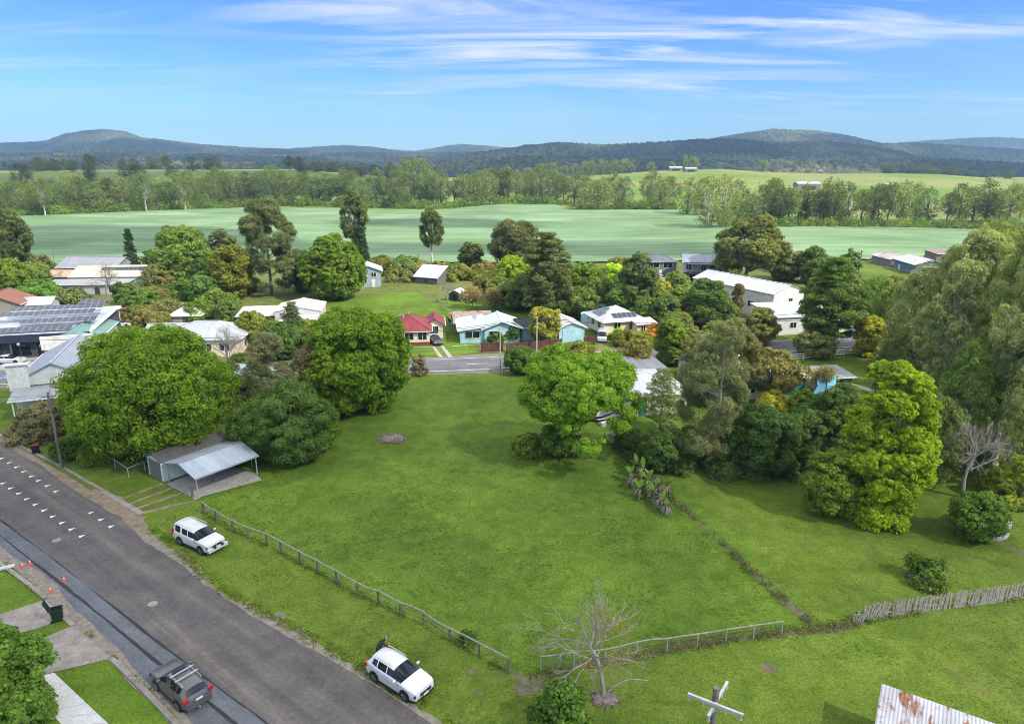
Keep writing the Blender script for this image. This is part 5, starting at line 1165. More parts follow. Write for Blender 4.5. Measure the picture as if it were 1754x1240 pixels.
h.solar(0, 2.6, 1.0, 5, 1, .95, 1.5).solar(3, 2.0, 1.0, 4, 1, .95, 1.5).solar(3, 3.0, 2.55, 2, 1, .95, 1.2)
m = MB()
for x_ in (-3.8, -1.3, 1.3, 3.8):
    for y_ in (.3, 2.8, 5.4, 7.9): m.box((x_, y_, .2), (.22, .22, .7))
h.part('stump', m, 'timber_pole')
h.wing(3.6, 2.4, 2.9, 'sk', .35, lin(205, 210, 212), CREAM, x0=3.4, y0=-2.4, zb=.3); h.win('f', -.6, 1.4, .8, .9)
h = House('shed', 'row of small sheds with a green roof behind the cream cottage', 'shed', 1022, 552, 12)
h.wing(4.5, 4, 2.2, 'sk', .4, (.05, .05, .055), lin(220, 222, 222)); h.door('f', 0, .9, 1.9, (.3, .32, .34)); h.win('f', -1.4, 1, .7, .7)
h.wing(4.5, 4, 2.3, 'sk', .4, lin(70, 160, 140), lin(190, 185, 175), x0=4.7, y0=.6); h.door('f', 0, .9, 1.9, (.2, .2, .2))
# water tank beside the cottage
def water_tank(px, py, r, h_, col, label, P=None, corr=True):
    P = P or G(px, py); t = thing('water_tank', label, 'water tank', (P.x, P.y, T1(P.x, P.y))); m = MB(); k = max(4, int(h_ / .18)) if corr else 2
    m.tube([(0, 0, h_ * i / k) for i in range(k + 1)], [r + (.03 if i % 2 else 0) for i in range(k + 1)], 28); m.build('tank_wall', 'paint', t, col)
    m = MB(); m.tube([(0, 0, h_), (0, 0, h_ + .06), (0, 0, h_ + .3)], [r + .05, r + .04, .15], 28); m.build('lid', 'paint', t, tuple(c * .95 for c in col))
    m = MB(); m.cyl((r * .4, 0, h_ + .25), .25, .14, 12); m.build('hatch', 'galv', t); return t
water_tank(1014, 560, 2.3, 2.7, lin(185, 210, 220), 'pale blue round water tank left of the cream cottage')
# pale shed group, left of the round tree
h = House('shed', 'large pale shed with a white gable roof and an open lean-to', 'shed', 512, 566, 8)
h.wing(8.6, 9, 3.9, 'gy', .9, lin(215, 212, 208), lin(206, 200, 196), e=.15); h.door('f', 1.2, 2.6, 2.7, lin(196, 190, 186), handle=False); h.win('l', -2, 1.6, 1, .8)
h.wing(7.4, 7, 3.0, 'sk', .45, lin(212, 210, 206), lin(150, 145, 140), x0=-8.1, y0=1.2, walls=False, e=.2)
for x_ in (-11.6, -8.1, -4.6): m = MB(); m.box((x_, 1.3, 1.45), (.12, .12, 2.9)); h.part('post', m, 'galv')
m = MB(); m.box((-8.1, 8.1, 1.5), (7.2, .1, 3.2)); h.part('back_wall', m, 'dark_room')
h.wing(6.2, 5, 2.6, 'sk', .5, lin(222, 226, 228), lin(206, 200, 196), x0=.6, y0=-5.1); h.win('f', -1.5, 1, 1, .9).win('r', 0, 1, 1, .9)
# white roofed house behind the huge dome
h = House('house', 'cream house with a pale grey hip roof behind the huge green dome', 'house', 345, 612, 5)
h.wing(13, 9, 3.4, 'hip', 1.9, lin(182, 188, 192), CREAM, e=.5); h.win('f', 4, 1.1, 1.6, 1.2).win('f', 1, 1.1, 1.6, 1.2).win('r', -1, 1.1, 1.4, 1.2); h.door('f', -2, .9, 2, (.2, .2, .2))
h.wing(7, 6, 3.0, 'gx', 1.2, lin(182, 188, 192), CREAM, x0=-7.5, y0=5); h.win('f', 0, 1, 1.4, 1.1)
h = House('house', 'pale blue roofed cottage showing behind the huge green dome and twiggy trees', 'house', 395, 690, 5)
h.wing(8, 8, 2.9, 'hip', 1.5, lin(170, 190, 205), lin(200, 205, 205)); h.win('f', 1, 1, 1.4, 1.1); h.door('f', -1.5, .9, 2, (.2, .2, .2))
# grey roofed hall at the left edge
h = House('hall', 'white hall with a long grey gable roof and a verandah, at the left edge', 'hall', 74, 717, 20)
h.wing(9.5, 16, 4.2, 'gy', 2.4, lin(160, 168, 174), lin(205, 208, 205), x0=1.2, y0=3.2, e=.35)
m = MB(); m.box((-2.6, 2.9, 5.0), (2.3, .7, 3.4)); h.part('parapet', m, 'paint', lin(206, 212, 206)); m = MB(); m.box((-2.6, 2.9, 6.76), (2.9, 1.1, .16)); h.part('parapet_cap', m, 'paint', lin(200, 208, 208))
m = MB(); m.box((3.2, 2.75, 4.15), (10.4, .25, .5)); h.part('cornice', m, 'paint', lin(190, 192, 186))
h.wing(12.5, 3.6, 3.0, 'sk', 0.75, lin(164, 172, 178), lin(205, 208, 205), x0=3.2, y0=-.6, e=.2, walls=False); m = MB(); m.box((3.2, 3.0, 1.6), (9.2, .3, 3.4)); h.part('front_wall', m, 'weatherboard', lin(205, 208, 205))
h.w, h.d, h.x0, h.y0 = 9.2, 3, 3.2, 2.83; h.win('f', -3, 1, 1.3, 1.5).win('f', 2.5, 1, 1.3, 1.5); h.door('f', 0, 1.4, 2.2, (.12, .16, .18))
for x_ in (-2.8, .2, 3.2, 6.2, 9.2): m = MB(); m.box((x_, -.6, 1.45), (.14, .14, 2.9)); h.part('verandah_post', m, 'paint', lin(210, 215, 215))
m = MB(); m.box((5.3, 10, 5.4), (.6, .4, .35)); h.part('roof_vent', m, 'paint', lin(150, 130, 130))
# solar roofed shop
h = House('shop', 'dark fronted shop with rows of solar panels on a flat white roof', 'shop', 36, 618, 14)
h.wing(17.5, 17, 4.0, 'sk', .9, lin(200, 206, 208), lin(70, 76, 84), x0=1.5, y0=2.0, wallm='paint', e=.5)
m = MB(); m.box((1.5, .9, 3.55), (18.3, .2, 1.3)); h.part('fascia', m, 'paint', lin(48, 58, 74)); m = MB(); m.box((1.5, 1.5, 3.9), (18.2, 1.3, .12)); h.part('awning', m, 'paint', lin(150, 158, 164))
h.y0 = 2.0; h.w = 17.5
for u_ in (-6, -2, 2, 6): h.win('f', u_, .3, 3.0, 2.3, (.12, .13, .14))
for u_ in (-6.5, -2.5, 1.5, 5.5): h.win('r', u_, 2.2, 2.2, .9, (.2, .22, .22), True)
h.h = 4
h.solar(0, 2.0, 1.2, 12, 1, 1.05, 2.0, tilt=R(9)); h.solar(0, 6.0, 4.6, 11, 1, 1.05, 2.0, tilt=R(9)); h.solar(0, .5, 8.0, 15, 1, 1.05, 2.0, tilt=R(9)); h.solar(0, 2.5, 10.3, 14, 1, 1.05, 2.0, tilt=R(9)); h.solar(0, 13.0, 12.7, 4, 1, 1.05, 2.0, tilt=R(9))
for x_ in (-6, -1.5, 3, 7.5, 10): m = MB(); m.box((x_, 1.0, 1.5), (.16, .16, 3.0)); h.part('post', m, 'paint', lin(90, 96, 100))
h = House('shed', 'shed with a rust red striped roof behind the solar roofed shop', 'shed', -4, 556, 14)
h.wing(9, 8, 4.2, 'gy', 2.0, lin(150, 92, 78), lin(150, 140, 132), roofm='roof_rusty'); h.win('f', 0, 1.2, 1.5, 1.0); h.door('r', 0, 1.0, 2.0, (.2, .17, .15))
h = House('shed', 'white roofed shed between the rust red roof and the solar panels', 'shed', 44, 550, 14)
h.wing(10, 5, 3.6, 'gx', .9, lin(215, 218, 218), lin(190, 190, 188)); h.win('f', 0, 1.2, 1.2, 1.0)
h = House('shop_building', 'green roofed shop with a white front gable beside the solar roofed shop', 'shop', 118, 626, 17)
h.wing(7.5, 15, 3.4, 'gy', 1.2, lin(116, 152, 142), lin(205, 205, 200), y0=2, e=.3); h.door('f', 0, 1.4, 2.1, (.1, .12, .13)); h.win('f', -2.3, 1, 1.3, 1.3)
m = MB(); m.box((0, 1.4, 3.6), (7.6, .35, 2.2)); h.part('front_gable', m, 'paint', lin(228, 228, 222))
# back sheds at the left by the field
h = House('shed', 'long grey skillion shed at the edge of the crop field, left', 'shed', 150, 478, -4)
h.wing(17, 11, 3.4, 'gx', 2.2, lin(156, 160, 164), lin(150, 150, 146)); h.win('f', 3, 1, 2, 1.5, dark=True); h.door('f', -3, 2.6, 2.6, (.06, .06, .06), handle=False)
h = House('shed', 'grey shed with a rust stained roof before the long skillion shed', 'shed', 112, 493, 3)
h.wing(9, 7, 3.2, 'gx', 1.0, lin(190, 165, 145), lin(150, 145, 140), roofm='roof_rust'); h.win('f', -1, 1, 1.3, 1.1); h.door('f', 2.5, .9, 2, (.15, .15, .15))
h = House('house', 'cream roofed house with a long row of solar panels, left by the field', 'house', 196, 493, 5)
h.wing(21, 11, 3.2, 'gx', 1.9, lin(226, 214, 186), lin(165, 205, 185), e=.5); h.solar(0, 7.0, 3.4, 10, 1, 1.1, 1.8); h.win('f', -7, 1, 1.6, 1.2).win('f', 2, 1, 1.6, 1.2); h.door('f', -3, .9, 2, WHITE)
h = House('shed', 'low grey outbuilding with a flat roof before the cream solar roof', 'outbuilding', 150, 505, 5)
h.wing(19, 5, 2.7, 'sk', .4, lin(170, 170, 168), lin(178, 178, 176)); h.door('f', -5, 1.2, 2, (.03, .03, .03)); h.door('f', 2.5, 1.2, 2, (.05, .05, .05)); h.win('f', 6, 1, 1.4, 1.1)
h = House('shed', 'low pale shed with a grey roof behind the light green airy tree', 'shed', 300, 484, 2)
h.wing(17, 6, 2.6, 'gx', .8, lin(170, 182, 190), lin(190, 186, 160)); h.win('f', 3, 1, 1.3, 1)
# middle distance houses
h = House('house', 'small white roofed house right of the round bright green tree', 'house', 632, 492, 12)
h.wing(6.5, 8, 4.4, 'gy', 1.3, lin(205, 215, 222), lin(160, 175, 185)); h.win('f', -1, 1.2, 1, 1.2).win('f', 1.4, 2.8, 1.2, 1.0); h.door('f', 1.2, .9, 2, WHITE)
h = House('shed', 'garden shed with a bright white skillion roof by the olive hedge', 'shed', 730, 486, -24)
h.wing(7, 5, 2.0, 'sk', 2.2, lin(205, 208, 212), lin(110, 112, 112)); h.door('f', 0, .9, 1.8, (.1, .1, .1))
h = House('shed', 'small dark shed with a white roof under the grey leafless tree', 'shed', 780, 516, -20)
h.wing(3.2, 3, 2.0, 'gy', .7, lin(215, 218, 220), (.06, .06, .06)); h.door('f', 0, .9, 1.7, (.02, .02, .02))
h = House('house', 'grey house with dark windows by the field edge, left of the elevated house', 'house', 1130, 474, 5)
h.wing(9.5, 8, 4.6, 'hip', 1.3, lin(108, 116, 128), lin(128, 130, 132)); h.win('f', -2, 2.6, 3.2, 1.4).win('f', 2.2, 2.6, 2.6, 1.4); h.door('f', -1, 3.0, 2.0, WHITE, handle=False)
h = House('house', 'elevated house with a pale gable and a dark verandah on posts', 'house', 1197, 484, -12)
h.wing(8.8, 8, 5.8, 'gx', 1.5, lin(150, 160, 172), lin(196, 202, 206), zb=2.6); h.win('l', -1.5, 3.6, 1.1, 1.2).win('f', -3, 3.6, 1.3, 1.4).win('f', 1, 3.6, 1.3, 1.4)
m = MB(); m.box((.6, -1.2, 2.75), (7.4, 2.4, .2)); h.part('verandah', m, 'timber_pole'); m = MB()
for k in range(11): m.box((-2.9 + k * .7, -2.35, 3.35), (.07, .07, 1.0))
m.box((.6, -2.35, 3.9), (7.4, .09, .09)); h.part('railing', m, 'paint', (.04, .04, .045)); m = MB(); m.box((0, 4.0, 1.25), (8.3, 7.4, 2.6)); h.part('understorey', m, 'dark_room')
m = MB(); m.box((.6, -1.3, 5.3), (7.8, 2.7, .1)); h.part('verandah_roof', m, 'paint', lin(120, 130, 140))
for x_ in (-2.9, .6, 4.1): m = MB(); m.box((x_, -2.3, 2.7), (.14, .14, 5.2)); h.part('post', m, 'paint', (.05, .05, .05))
h = House('house', 'dark house behind trees at the right end of the grey houses', 'house', 1362, 468, 0)
h.wing(9, 7, 4.0, 'gx', 1.2, lin(110, 114, 120), (.05, .055, .06)); h.win('f', 1, 1.6, 1.6, 1.3)
# white sheds
h = House('warehouse', 'long white shed with a white gable roof, largest building in the village', 'shed', 1347, 545, -50, P=None)
h.wing(9.0, 24, 5.6, 'gy', 1.5, lin(205, 207, 208), lin(222, 222, 216), e=.2); h.win('f', .6, 3.2, 1.1, 1.0).win('l', -6, 2.0, 1.3, 1.1).win('l', -9.5, 2.0, 1.0, 1.0)
h.r.rotation_euler.z = R(28); 
h = House('shed', 'low white shed with a flat pale roof beside the long white shed', 'shed', 1385, 572, 10)
h.wing(19, 10, 3.6, 'sk', .7, lin(196, 200, 204), lin(230, 230, 226), x0=2.5, e=.2); h.win('f', -6, 1.4, 1.2, 1.0); h.door('f', 2, 3.0, 2.8, lin(214, 214, 210), handle=False)
h = House('farmhouse', 'blue walled farmhouse with a white roof beside the crop field', 'house', 1592, 473, -4)
h.wing(8.6, 13, 3.4, 'gy', 1.3, lin(208, 206, 203), lin(104, 130, 150), e=.5, zb=-.2); h.win('f', 0, 1.4, 5.5, 1.2, WHITE).win('l', -4, 1.2, 1.5, 1.2); h.door('l', 3, .9, 2, WHITE)
m = MB(); m.box((0, -.04, .6), (8.5, .12, 1.4)); h.part('front_board', m, 'paint', WHITE)
h = House('shed', 'low shed with a pale patchy roof left of the blue walled farmhouse', 'shed', 1546, 459, 2)
h.wing(8, 11, 2.8, 'gy', 1.0, lin(200, 192, 186), lin(140, 132, 124), roofm='roof_rust'); h.door('f', 0, 2.5, 2.3, (.05, .05, .05), handle=False)
h = House('shed', 'low rusty roofed shed behind the gum trees at the field corner', 'shed', 1632, 448, 5)
h.wing(12, 6, 2.6, 'sk', .5, lin(150, 130, 118), lin(130, 120, 112), roofm='roof_rust'); h.door('f', 0, 2, 2.1, (.05, .05, .05), handle=False)
# houses on the near side of the main road
h = House('house', 'white house with a pale grey roof behind the spreading tree', 'house', 1100, 712, 12)
h.wing(12.5, 9.5, 3.1, 'hip', 1.7, lin(196, 198, 204), lin(226, 228, 226), e=.5); h.win('f', -3.5, 1.1, 1.5, 1.2, lin(60, 110, 105)).win('f', 3.5, 1.1, 1.5, 1.2); h.door('f', 0, 1.0, 2.1, lin(40, 110, 100))
m = MB(); m.cyl((-3.5, 3.2, 4.6), .14, 1.6, 8); h.part('flue', m, 'black_plastic')
h.wing(5, 5, 3.0, 'gy', .9, lin(200, 202, 208), lin(226, 228, 226), x0=-8, y0=2); h.win('f', 0, 1, 1.5, 1.2)
m = MB(); m.box((-4.5, -1.4, .25), (4, 2.6, .5)); h.part('porch_floor', m, 'concrete_pale')
h = House('shed', 'shed with a flat grey roof behind the white house', 'shed', 1095, 664, 14)
h.wing(7.5, 6, 2.9, 'sk', .35, lin(140, 144, 152), lin(150, 152, 156)); h.door('f', -1, 2.4, 2.2, (.12, .12, .13), handle=False); h.win('f', 2.5, 1.2, .9, .8)
h = House('house', 'white house with a green end wall under the flat topped tree', 'house', 1322, 682, 10)
h.wing(10, 8, 3.0, 'gx', 1.3, lin(222, 224, 224), lin(228, 228, 222), e=.4); h.win('f', -3.5, 1, 1.4, 1.2); h.door('f', -.5, .9, 2.0, (.2, .2, .2)); m = MB(); m.box((3.2, -.04, 1.4), (3.4, .1, 2.6)); h.part('green_panel', m, 'paint', lin(30, 125, 115))
h = House('shed', 'white roofed shed glimpsed behind the grey feathery trees', 'shed', 1232, 662, 10)
h.wing(8, 6, 2.8, 'gx', 1.0, lin(220, 222, 224), lin(200, 202, 200)); h.win('f', 0, 1, 1.2, 1)
h = House('shed', 'grey flat roofed shed behind the blue shade sail', 'shed', 1432, 672, 10)
h.wing(4.5, 4, 2.4, 'sk', .3, lin(150, 154, 158), lin(130, 132, 134)); h.door('f', .5, .9, 1.9, (.1, .1, .1))
for px_, py_, w_, l, d_, h_ in [(1158, 293, 22, 'hilltop farm shed with white roof, left of two', 9, 4), (1184, 295, 20, 'hilltop farm shed with white roof, right of two', 9, 4), (1385, 326, 40, 'long open hay shed with a white roof on the pasture slope', 10, 6), (1524, 325, 18, 'small white farm shed above the leaning gums', 8, 4), (1500, 326, 9, 'tiny white shed beside the small white farm shed', 5, 3)]:
    P = GT(px_, py_); W_ = w_ / ppm(P); h = House('farm_shed', l, 'shed', 0, 0, 4, P=P); h.wing(W_, d_, h_, 'gx', 1.6, lin(200, 203, 205), (.22, .21, .2), e=.3, wallm='paint')
    h.door('f', 0, W_ * .6, h_ * .6, (.03, .03, .03), handle=False)
# rusted roof shed in the near yard (bottom right): roof corners measured on the photo at eaves height
zr = 2.7
A = G(1513, 1167, zr + .5); B = G(1700, 1247, zr)
exd = (B - A); exd.z = 0; ang = math.degrees(math.atan2(exd.y, exd.x)); ln = exd.length
h = House('shed', 'old shed with a rust blotched corrugated roof in the near yard', 'shed', 0, 0, ang, P=Vector((A.x, A.y, 0)))
h.wing(ln + 3, 7.5, zr - .6, 'sk', .6, lin(176, 178, 184), lin(130, 122, 112), x0=(ln + 3) / 2 + .2, y0=-7.3, roofm='roof_rust', e=.25, th=.05); h.door('f', 0, 1.0, 1.8, (.15, .12, .1)); h.win('r', 0, 1, .8, .7)
# corrugated tank house under the bush
P = G(1682, 906); t = water_tank(0, 0, 2.0, 1.2, lin(150, 156, 158), 'low corrugated water tank half hidden by the clipped looking bush', P=P)
h = House('shed', 'small grey hutch with an iron roof beside the corrugated water tank', 'hutch', 1702, 915, 20)
h.wing(1.9, 1.6, 1.5, 'sk', .25, lin(190, 194, 198), lin(150, 152, 150), e=.2); h.door('f', .3, .6, .5, (.02, .02, .02), .2, handle=False)
# village clutter on the left
water_tank(308, 540, 2.6, 2.3, lin(130, 150, 152), 'grey-green round water tank in the yard left of the pale shed'); water_tank(160, 553, 1.9, 1.6, lin(165, 175, 168), 'domed pale tank behind the green roofed shop')
h = House('shed', 'white metal garden shed behind the green roofed shop', 'shed', 184, 558, 5); h.wing(3.2, 2.4, 3.0, 'sk', .2, lin(225, 226, 226), lin(222, 222, 220)); h.door('f', 0, .9, 1.9, (.4, .4, .4))
h = House('shed', 'pale domed shelter beside the grey-green tank', 'shelter', 318, 552, 5); h.wing(6, 4, 1.6, 'hip', 1.2, lin(205, 208, 208), lin(150, 150, 148), e=.3); h.door('f', 0, 1, 1.4, (.1, .1, .1), handle=False)
# ---------------------------------------------------------------- cars
def car(label, P, head, Ln, wd, ht, st, col, name='parked_car', cat='car', wheel=.36, bars=False, bull=False, detail=True, rear_wheel=None, wb=None, hatch=.4):
    """st: (x, zbot, ztop, half width, roof z or 0, roof half width, tag) from front to rear"""
    r = thing(name, label, cat, (P.x, P.y, .02), head)
    rows = []
    for (x, zb, zt, w, zr, rw, tg) in st:
        w *= wd / 2; q = [(w * .86, zb), (w, zb + .12), (w, zb + .5 * (zt - zb)), (w * .985, zt - .07), (w * .94, zt)]
        if zr: rw *= wd / 2; q += [(w * .93 + (rw - w * .93) * .1, zt + .04), (rw + .02, zr - .09), (rw * .86, zr - .01), (rw * .45, zr + .03), (0, zr + .04)]
        else: q += [(w * .92, zt + .005), (w * .84, zt + .02), (w * .62, zt + .03), (w * .32, zt + .038), (0, zt + .04)]
        rows.append([(x, y, z) for y, z in q])
    K = len(rows[0]); parts = {}
    def addq(part, q):
        m = parts.setdefault(part, MB()); m.add(q, [(0, 1, 2, 3)])
    for i in range(len(rows) - 1):
        a, b = rows[i], rows[i + 1]; ta = st[i][6]
        for j in range(K - 1):
            part = 'body'
            if ta == 'ws' and j >= 6: part = 'windscreen'
            if ta == 'ws' and j == 5: part = 'side_window'
            if ta == 'sw' and j == 5: part = 'side_window'
            if ta == 'rw' and j >= 6: part = 'rear_window'
            for sgn in (1, -1):
                q = [(p[0], p[1] * sgn, p[2]) for p in (a[j], a[j + 1], b[j + 1], b[j])]
                pn = part if part != 'side_window' else f'side_window|{i}|{sgn}'
                addq(pn, q if sgn > 0 else q[::-1])
    for idx, rev in ((0, False), (-1, True)):
        c = rows[idx]; loop = c + [(p[0], -p[1], p[2]) for p in c[-2::-1]]
        parts['body'].add(loop, [tuple(range(len(loop)))[::-1] if not rev else tuple(range(len(loop)))])
    bot = [(rw_[0][0], rw_[0][1], rw_[0][2]) for rw_ in rows]
    parts['body'].add(bot + [(p[0], -p[1], p[2]) for p in bot], [(i, i + 1, len(bot) + i + 1, len(bot) + i) for i in range(len(bot) - 1)])
    body = None
    for pn, m in parts.items():
        if pn == 'body':
            body = m.build('body', 'carpaint', r, col, True)
            mod = body.modifiers.new('w', 'WELD'); mod.merge_threshold = 0.001; bv = body.modifiers.new('b', 'BEVEL'); bv.width = .035; bv.segments = 2; bv.limit_method = 'ANGLE'; bv.angle_limit = R(28)
        else: m.build(pn.split('|')[0], 'glass', r)
    fx, rx = st[0][0], st[-1][0]; w = wd / 2
    wbf, wbr = (fx - .93, fx - .93 - (wb or Ln * .59))
    for x in (wbf, wbr):
        for sgn in (1, -1):
            y = sgn * (w - .10)
            m = MB(); m.cyl((x, sgn * (w - .055), wheel + .03), wheel + .075, .13, 24, 'Y'); m.build('wheel_arch', 'black_plastic', r)
            m = MB(); m.cyl((0, 0, 0), wheel, .225, 24, 'Y'); t = m.build('wheel', 'rubber', r, loc=(x, sgn * (w - .085), wheel - .02), smooth=True)
            m = MB(); m.cyl((0, sgn * .112, 0), wheel * .68, .02, 20, 'Y'); rim = m.build('rim', 'black_plastic', t)
            m = MB()
            for k in range(5):
                a = k * 1.2566; m.beam((math.cos(a) * .05, sgn * .125, math.sin(a) * .05), (math.cos(a) * wheel * .66, sgn * .125, math.sin(a) * wheel * .66), .085, .03)
            m.cyl((0, sgn * .122, 0), wheel * .2, .03, 12, 'Y'); m.build('spokes', 'alloy', t)
    if not detail: 
        for sgn in (1, -1):
            m = MB(); m.box((rx + .06, sgn * w * .72, .85), (.1, .3, .2)); m.build('tail_light', 'lamp_red', r); m = MB(); m.box((fx - .1, sgn * w * .68, .68), (.14, .36, .14)); m.build('headlight', 'lamp_clear', r)
        return r
    hz = st[1][2]
    for sgn in (1, -1):
        M = Matrix.Rotation(-sgn * .5, 3, 'Z')
        m = MB(); m.box((fx - .17, sgn * w * .73, hz - .16), (.12, .46, .15), M=M); hl = m.build('headlight', 'black_plastic', r)
        m = MB(); m.box((fx - .145, sgn * w * .73, hz - .155), (.1, .3, .08), M=M); m.build('lens', 'lamp_clear', hl)
        m = MB(); m.box((rx + .12, sgn * w * .83, 1.0 if ht < 1.75 else 1.1), (.26, .3, .2 if ht < 1.75 else .42)); m.build('tail_light', 'lamp_red', r)
        wsx = [s for s in st if s[6] == 'ws'][0]
        m = MB(); m.box((wsx[0] - .38, sgn * (w + .1), wsx[2] + .1), (.14, .24, .17)); mm = m.build('wing_mirror', 'carpaint', r, col); bvm = mm.modifiers.new('b', 'BEVEL'); bvm.width = .05; bvm.segments = 3
        m = MB(); m.beam((wsx[0] - .36, sgn * (w - .08), wsx[2] + .03), (wsx[0] - .38, sgn * (w + .05), wsx[2] + .06), .06); m.build('mirror_arm', 'black_plastic', mm)
        for xx in (wbf - 1.35, wbf - 2.2): m = MB(); m.box((xx, sgn * (w - .002), wsx[2] - .17), (.2, .03, .04)); m.build('door_handle', 'carpaint', r, col)
        for xx in (wbf - .55, wbf - 1.5, wbf - 2.32): m = MB(); m.box((xx, sgn * (w - .008), .72), (.014, .02, .55)); m.build('door_seam', 'black_plastic', r)
        m = MB(); m.box(((wbf + wbr) / 2, sgn * (w - .03), .3), (wbf - wbr - .85, .1, .12)); m.build('sill', 'black_plastic', r)
    m = MB(); m.box((fx - .03, 0, hz - .22), (.1, wd * .5, .2)); g_ = m.build('grille', 'black_plastic', r)
    m = MB(); m.cyl((fx + .03, 0, hz - .2), .07, .02, 14, 'X'); m.build('badge', 'alloy', g_)
    m = MB(); m.box((fx - .06, 0, .36), (.16, wd * .74, .14)); m.build('lower_grille', 'black_plastic', r)
    m = MB(); m.box((fx + .035, 0, .5), (.03, .42, .13)); m.build('number_plate', 'road_paint', r); m = MB(); m.box((rx - .025, 0, .82), (.03, .42, .13)); m.build('number_plate', 'road_paint', r)
    m = MB(); m.box((rx + .05, 0, .42), (.16, wd * .82, .2)); m.build('rear_bumper', 'black_plastic' if col[0] > .3 else 'carpaint', r, col)
    roof = [s for s in st if s[4]]; x0, x1 = roof[0][0] - .25, roof[-1][0] + .25; zr = max(s[4] for s in roof); rw = roof[1][5] * wd / 2
    for sgn in (1, -1):
        m = MB(); m.tube([(x0, sgn * rw * .93, zr - .01), (x0 - .1, sgn * rw * .93, zr + .07), (x1 + .1, sgn * rw * .93, zr + .06), (x1, sgn * rw * .93, zr - .02)], .022, 6); m.build('roof_rail', 'galv' if bars or col[0] < .3 else 'carpaint', r, col)
    if bars:
        for t in (.25, .62): xx = x0 + (x1 - x0) * t; m = MB(); m.box((xx, 0, zr + .12), (.09, wd * .78, .035)); m.build('roof_bar', 'galv', r)
        m = MB(); m.box((x0 - .12, 0, zr + .055), (.55, rw * 1.3, .012)); m.build('sunroof', 'glass', r)
        m = MB(); m.tube([(rx + .1, .1, .3), (rx - .18, .1, .3), (rx - .2, .1, .42)], .03, 6); m.build('tow_bar', 'galv', r)
    if bull:
        m = MB(); m.tube([(fx + .02, -w * .86, .55), (fx + .14, -w * .7, .95), (fx + .18, -w * .25, 1.06), (fx + .18, w * .25, 1.06), (fx + .14, w * .7, .95), (fx + .02, w * .86, .55)], .035, 7)
        m.box((fx + .12, 0, .58), (.24, wd * .96, .26)); m.build('bull_bar', 'carpaint', r, col)
        for sgn in (1, -1): m = MB(); m.cyl((fx + .3, sgn * .35, .82), .11, .1, 14, 'X'); m.build('spot_light', 'black_plastic', r)
        m = MB(); m.tube([(wbf - .55, w + .02, 1.05), (wbf - .6, w + .04, 1.2)], .03, 6); m.build('snorkel', 'black_plastic', r)
        m = MB(); m.box((rx - .13, .25, .95), (.22, .72, .72)); mm = m.build('spare_wheel_cover', 'black_plastic', r)
    return r
CREAMW = (.55, .56, .56)
def hd(a, b):
    d = b - a; return math.atan2(d.y, d.x)
SUV = [(2.28, .36, .66, .74, 0, 0, ''), (2.2, .26, .84, .88, 0, 0, ''), (2.0, .24, .93, .96, 0, 0, ''), (1.5, .24, 1.0, 1, 0, 0, ''), (1.0, .24, 1.06, 1, 0, 0, 'ws'), (.22, .24, 1.08, 1, 1.57, .66, 'sw'), (-.28, .24, 1.09, 1, 1.64, .68, 'p'), (-.36, .24, 1.09, 1, 1.645, .68, 'sw'), (-1.12, .24, 1.12, 1, 1.63, .67, 'p'), (-1.2, .24, 1.12, 1, 1.625, .67, 'sw'), (-1.62, .26, 1.2, .99, 1.57, .64, 'p'), (-1.9, .28, 1.12, .97, 1.48, .6, 'rw'), (-2.14, .32, 1.08, .93, 0, 0, ''), (-2.24, .36, .94, .9, 0, 0, ''), (-2.29, .42, .8, .84, 0, 0, '')]
DISCO = [(2.4, .4, .78, .84, 0, 0, ''), (2.34, .34, 1.0, .93, 0, 0, ''), (2.1, .32, 1.1, .98, 0, 0, ''), (1.4, .32, 1.14, 1, 0, 0, ''), (1.12, .32, 1.16, 1, 0, 0, 'ws'), (.5, .32, 1.16, 1, 1.72, .75, 'sw'), (-.22, .32, 1.16, 1, 1.78, .77, 'p'), (-.32, .32, 1.16, 1, 1.78, .77, 'sw'), (-1.05, .32, 1.16, 1, 1.8, .77, 'p'), (-1.28, .32, 1.16, 1, 1.85, .77, 'sw'), (-2.0, .34, 1.16, .99, 1.85, .76, 'p'), (-2.2, .36, 1.16, .98, 1.83, .75, 'rw'), (-2.36, .38, 1.12, .96, 0, 0, ''), (-2.42, .44, .95, .92, 0, 0, '')]
SED = [(2.35, .3, .55, .76, 0, 0, ''), (2.25, .22, .72, .9, 0, 0, ''), (1.9, .2, .8, .97, 0, 0, ''), (1.0, .2, .92, 1, 0, 0, 'ws'), (.15, .2, .95, 1, 1.38, .62, 'sw'), (-.35, .2, .95, 1, 1.43, .64, 'p'), (-.42, .2, .95, 1, 1.43, .64, 'sw'), (-1.05, .2, .96, 1, 1.38, .62, 'p'), (-1.2, .2, .97, 1, 1.33, .58, 'rw'), (-1.75, .22, .98, .97, 0, 0, ''), (-2.25, .28, .9, .92, 0, 0, ''), (-2.35, .34, .75, .86, 0, 0, '')]
VAN = [(2.2, .34, .8, .84, 0, 0, ''), (2.1, .28, 1.0, .94, 0, 0, ''), (1.7, .26, 1.12, 1, 0, 0, 'ws'), (1.0, .26, 1.15, 1, 1.85, .8, 'sw'), (.3, .26, 1.15, 1, 1.93, .82, 'p'), (.2, .26, 1.15, 1, 1.93, .82, 'sw'), (-1.9, .26, 1.15, 1, 1.92, .82, 'p'), (-2.1, .3, 1.15, .98, 1.88, .8, 'rw'), (-2.22, .36, 1.1, .95, 0, 0, ''), (-2.28, .42, .9, .9, 0, 0, '')]
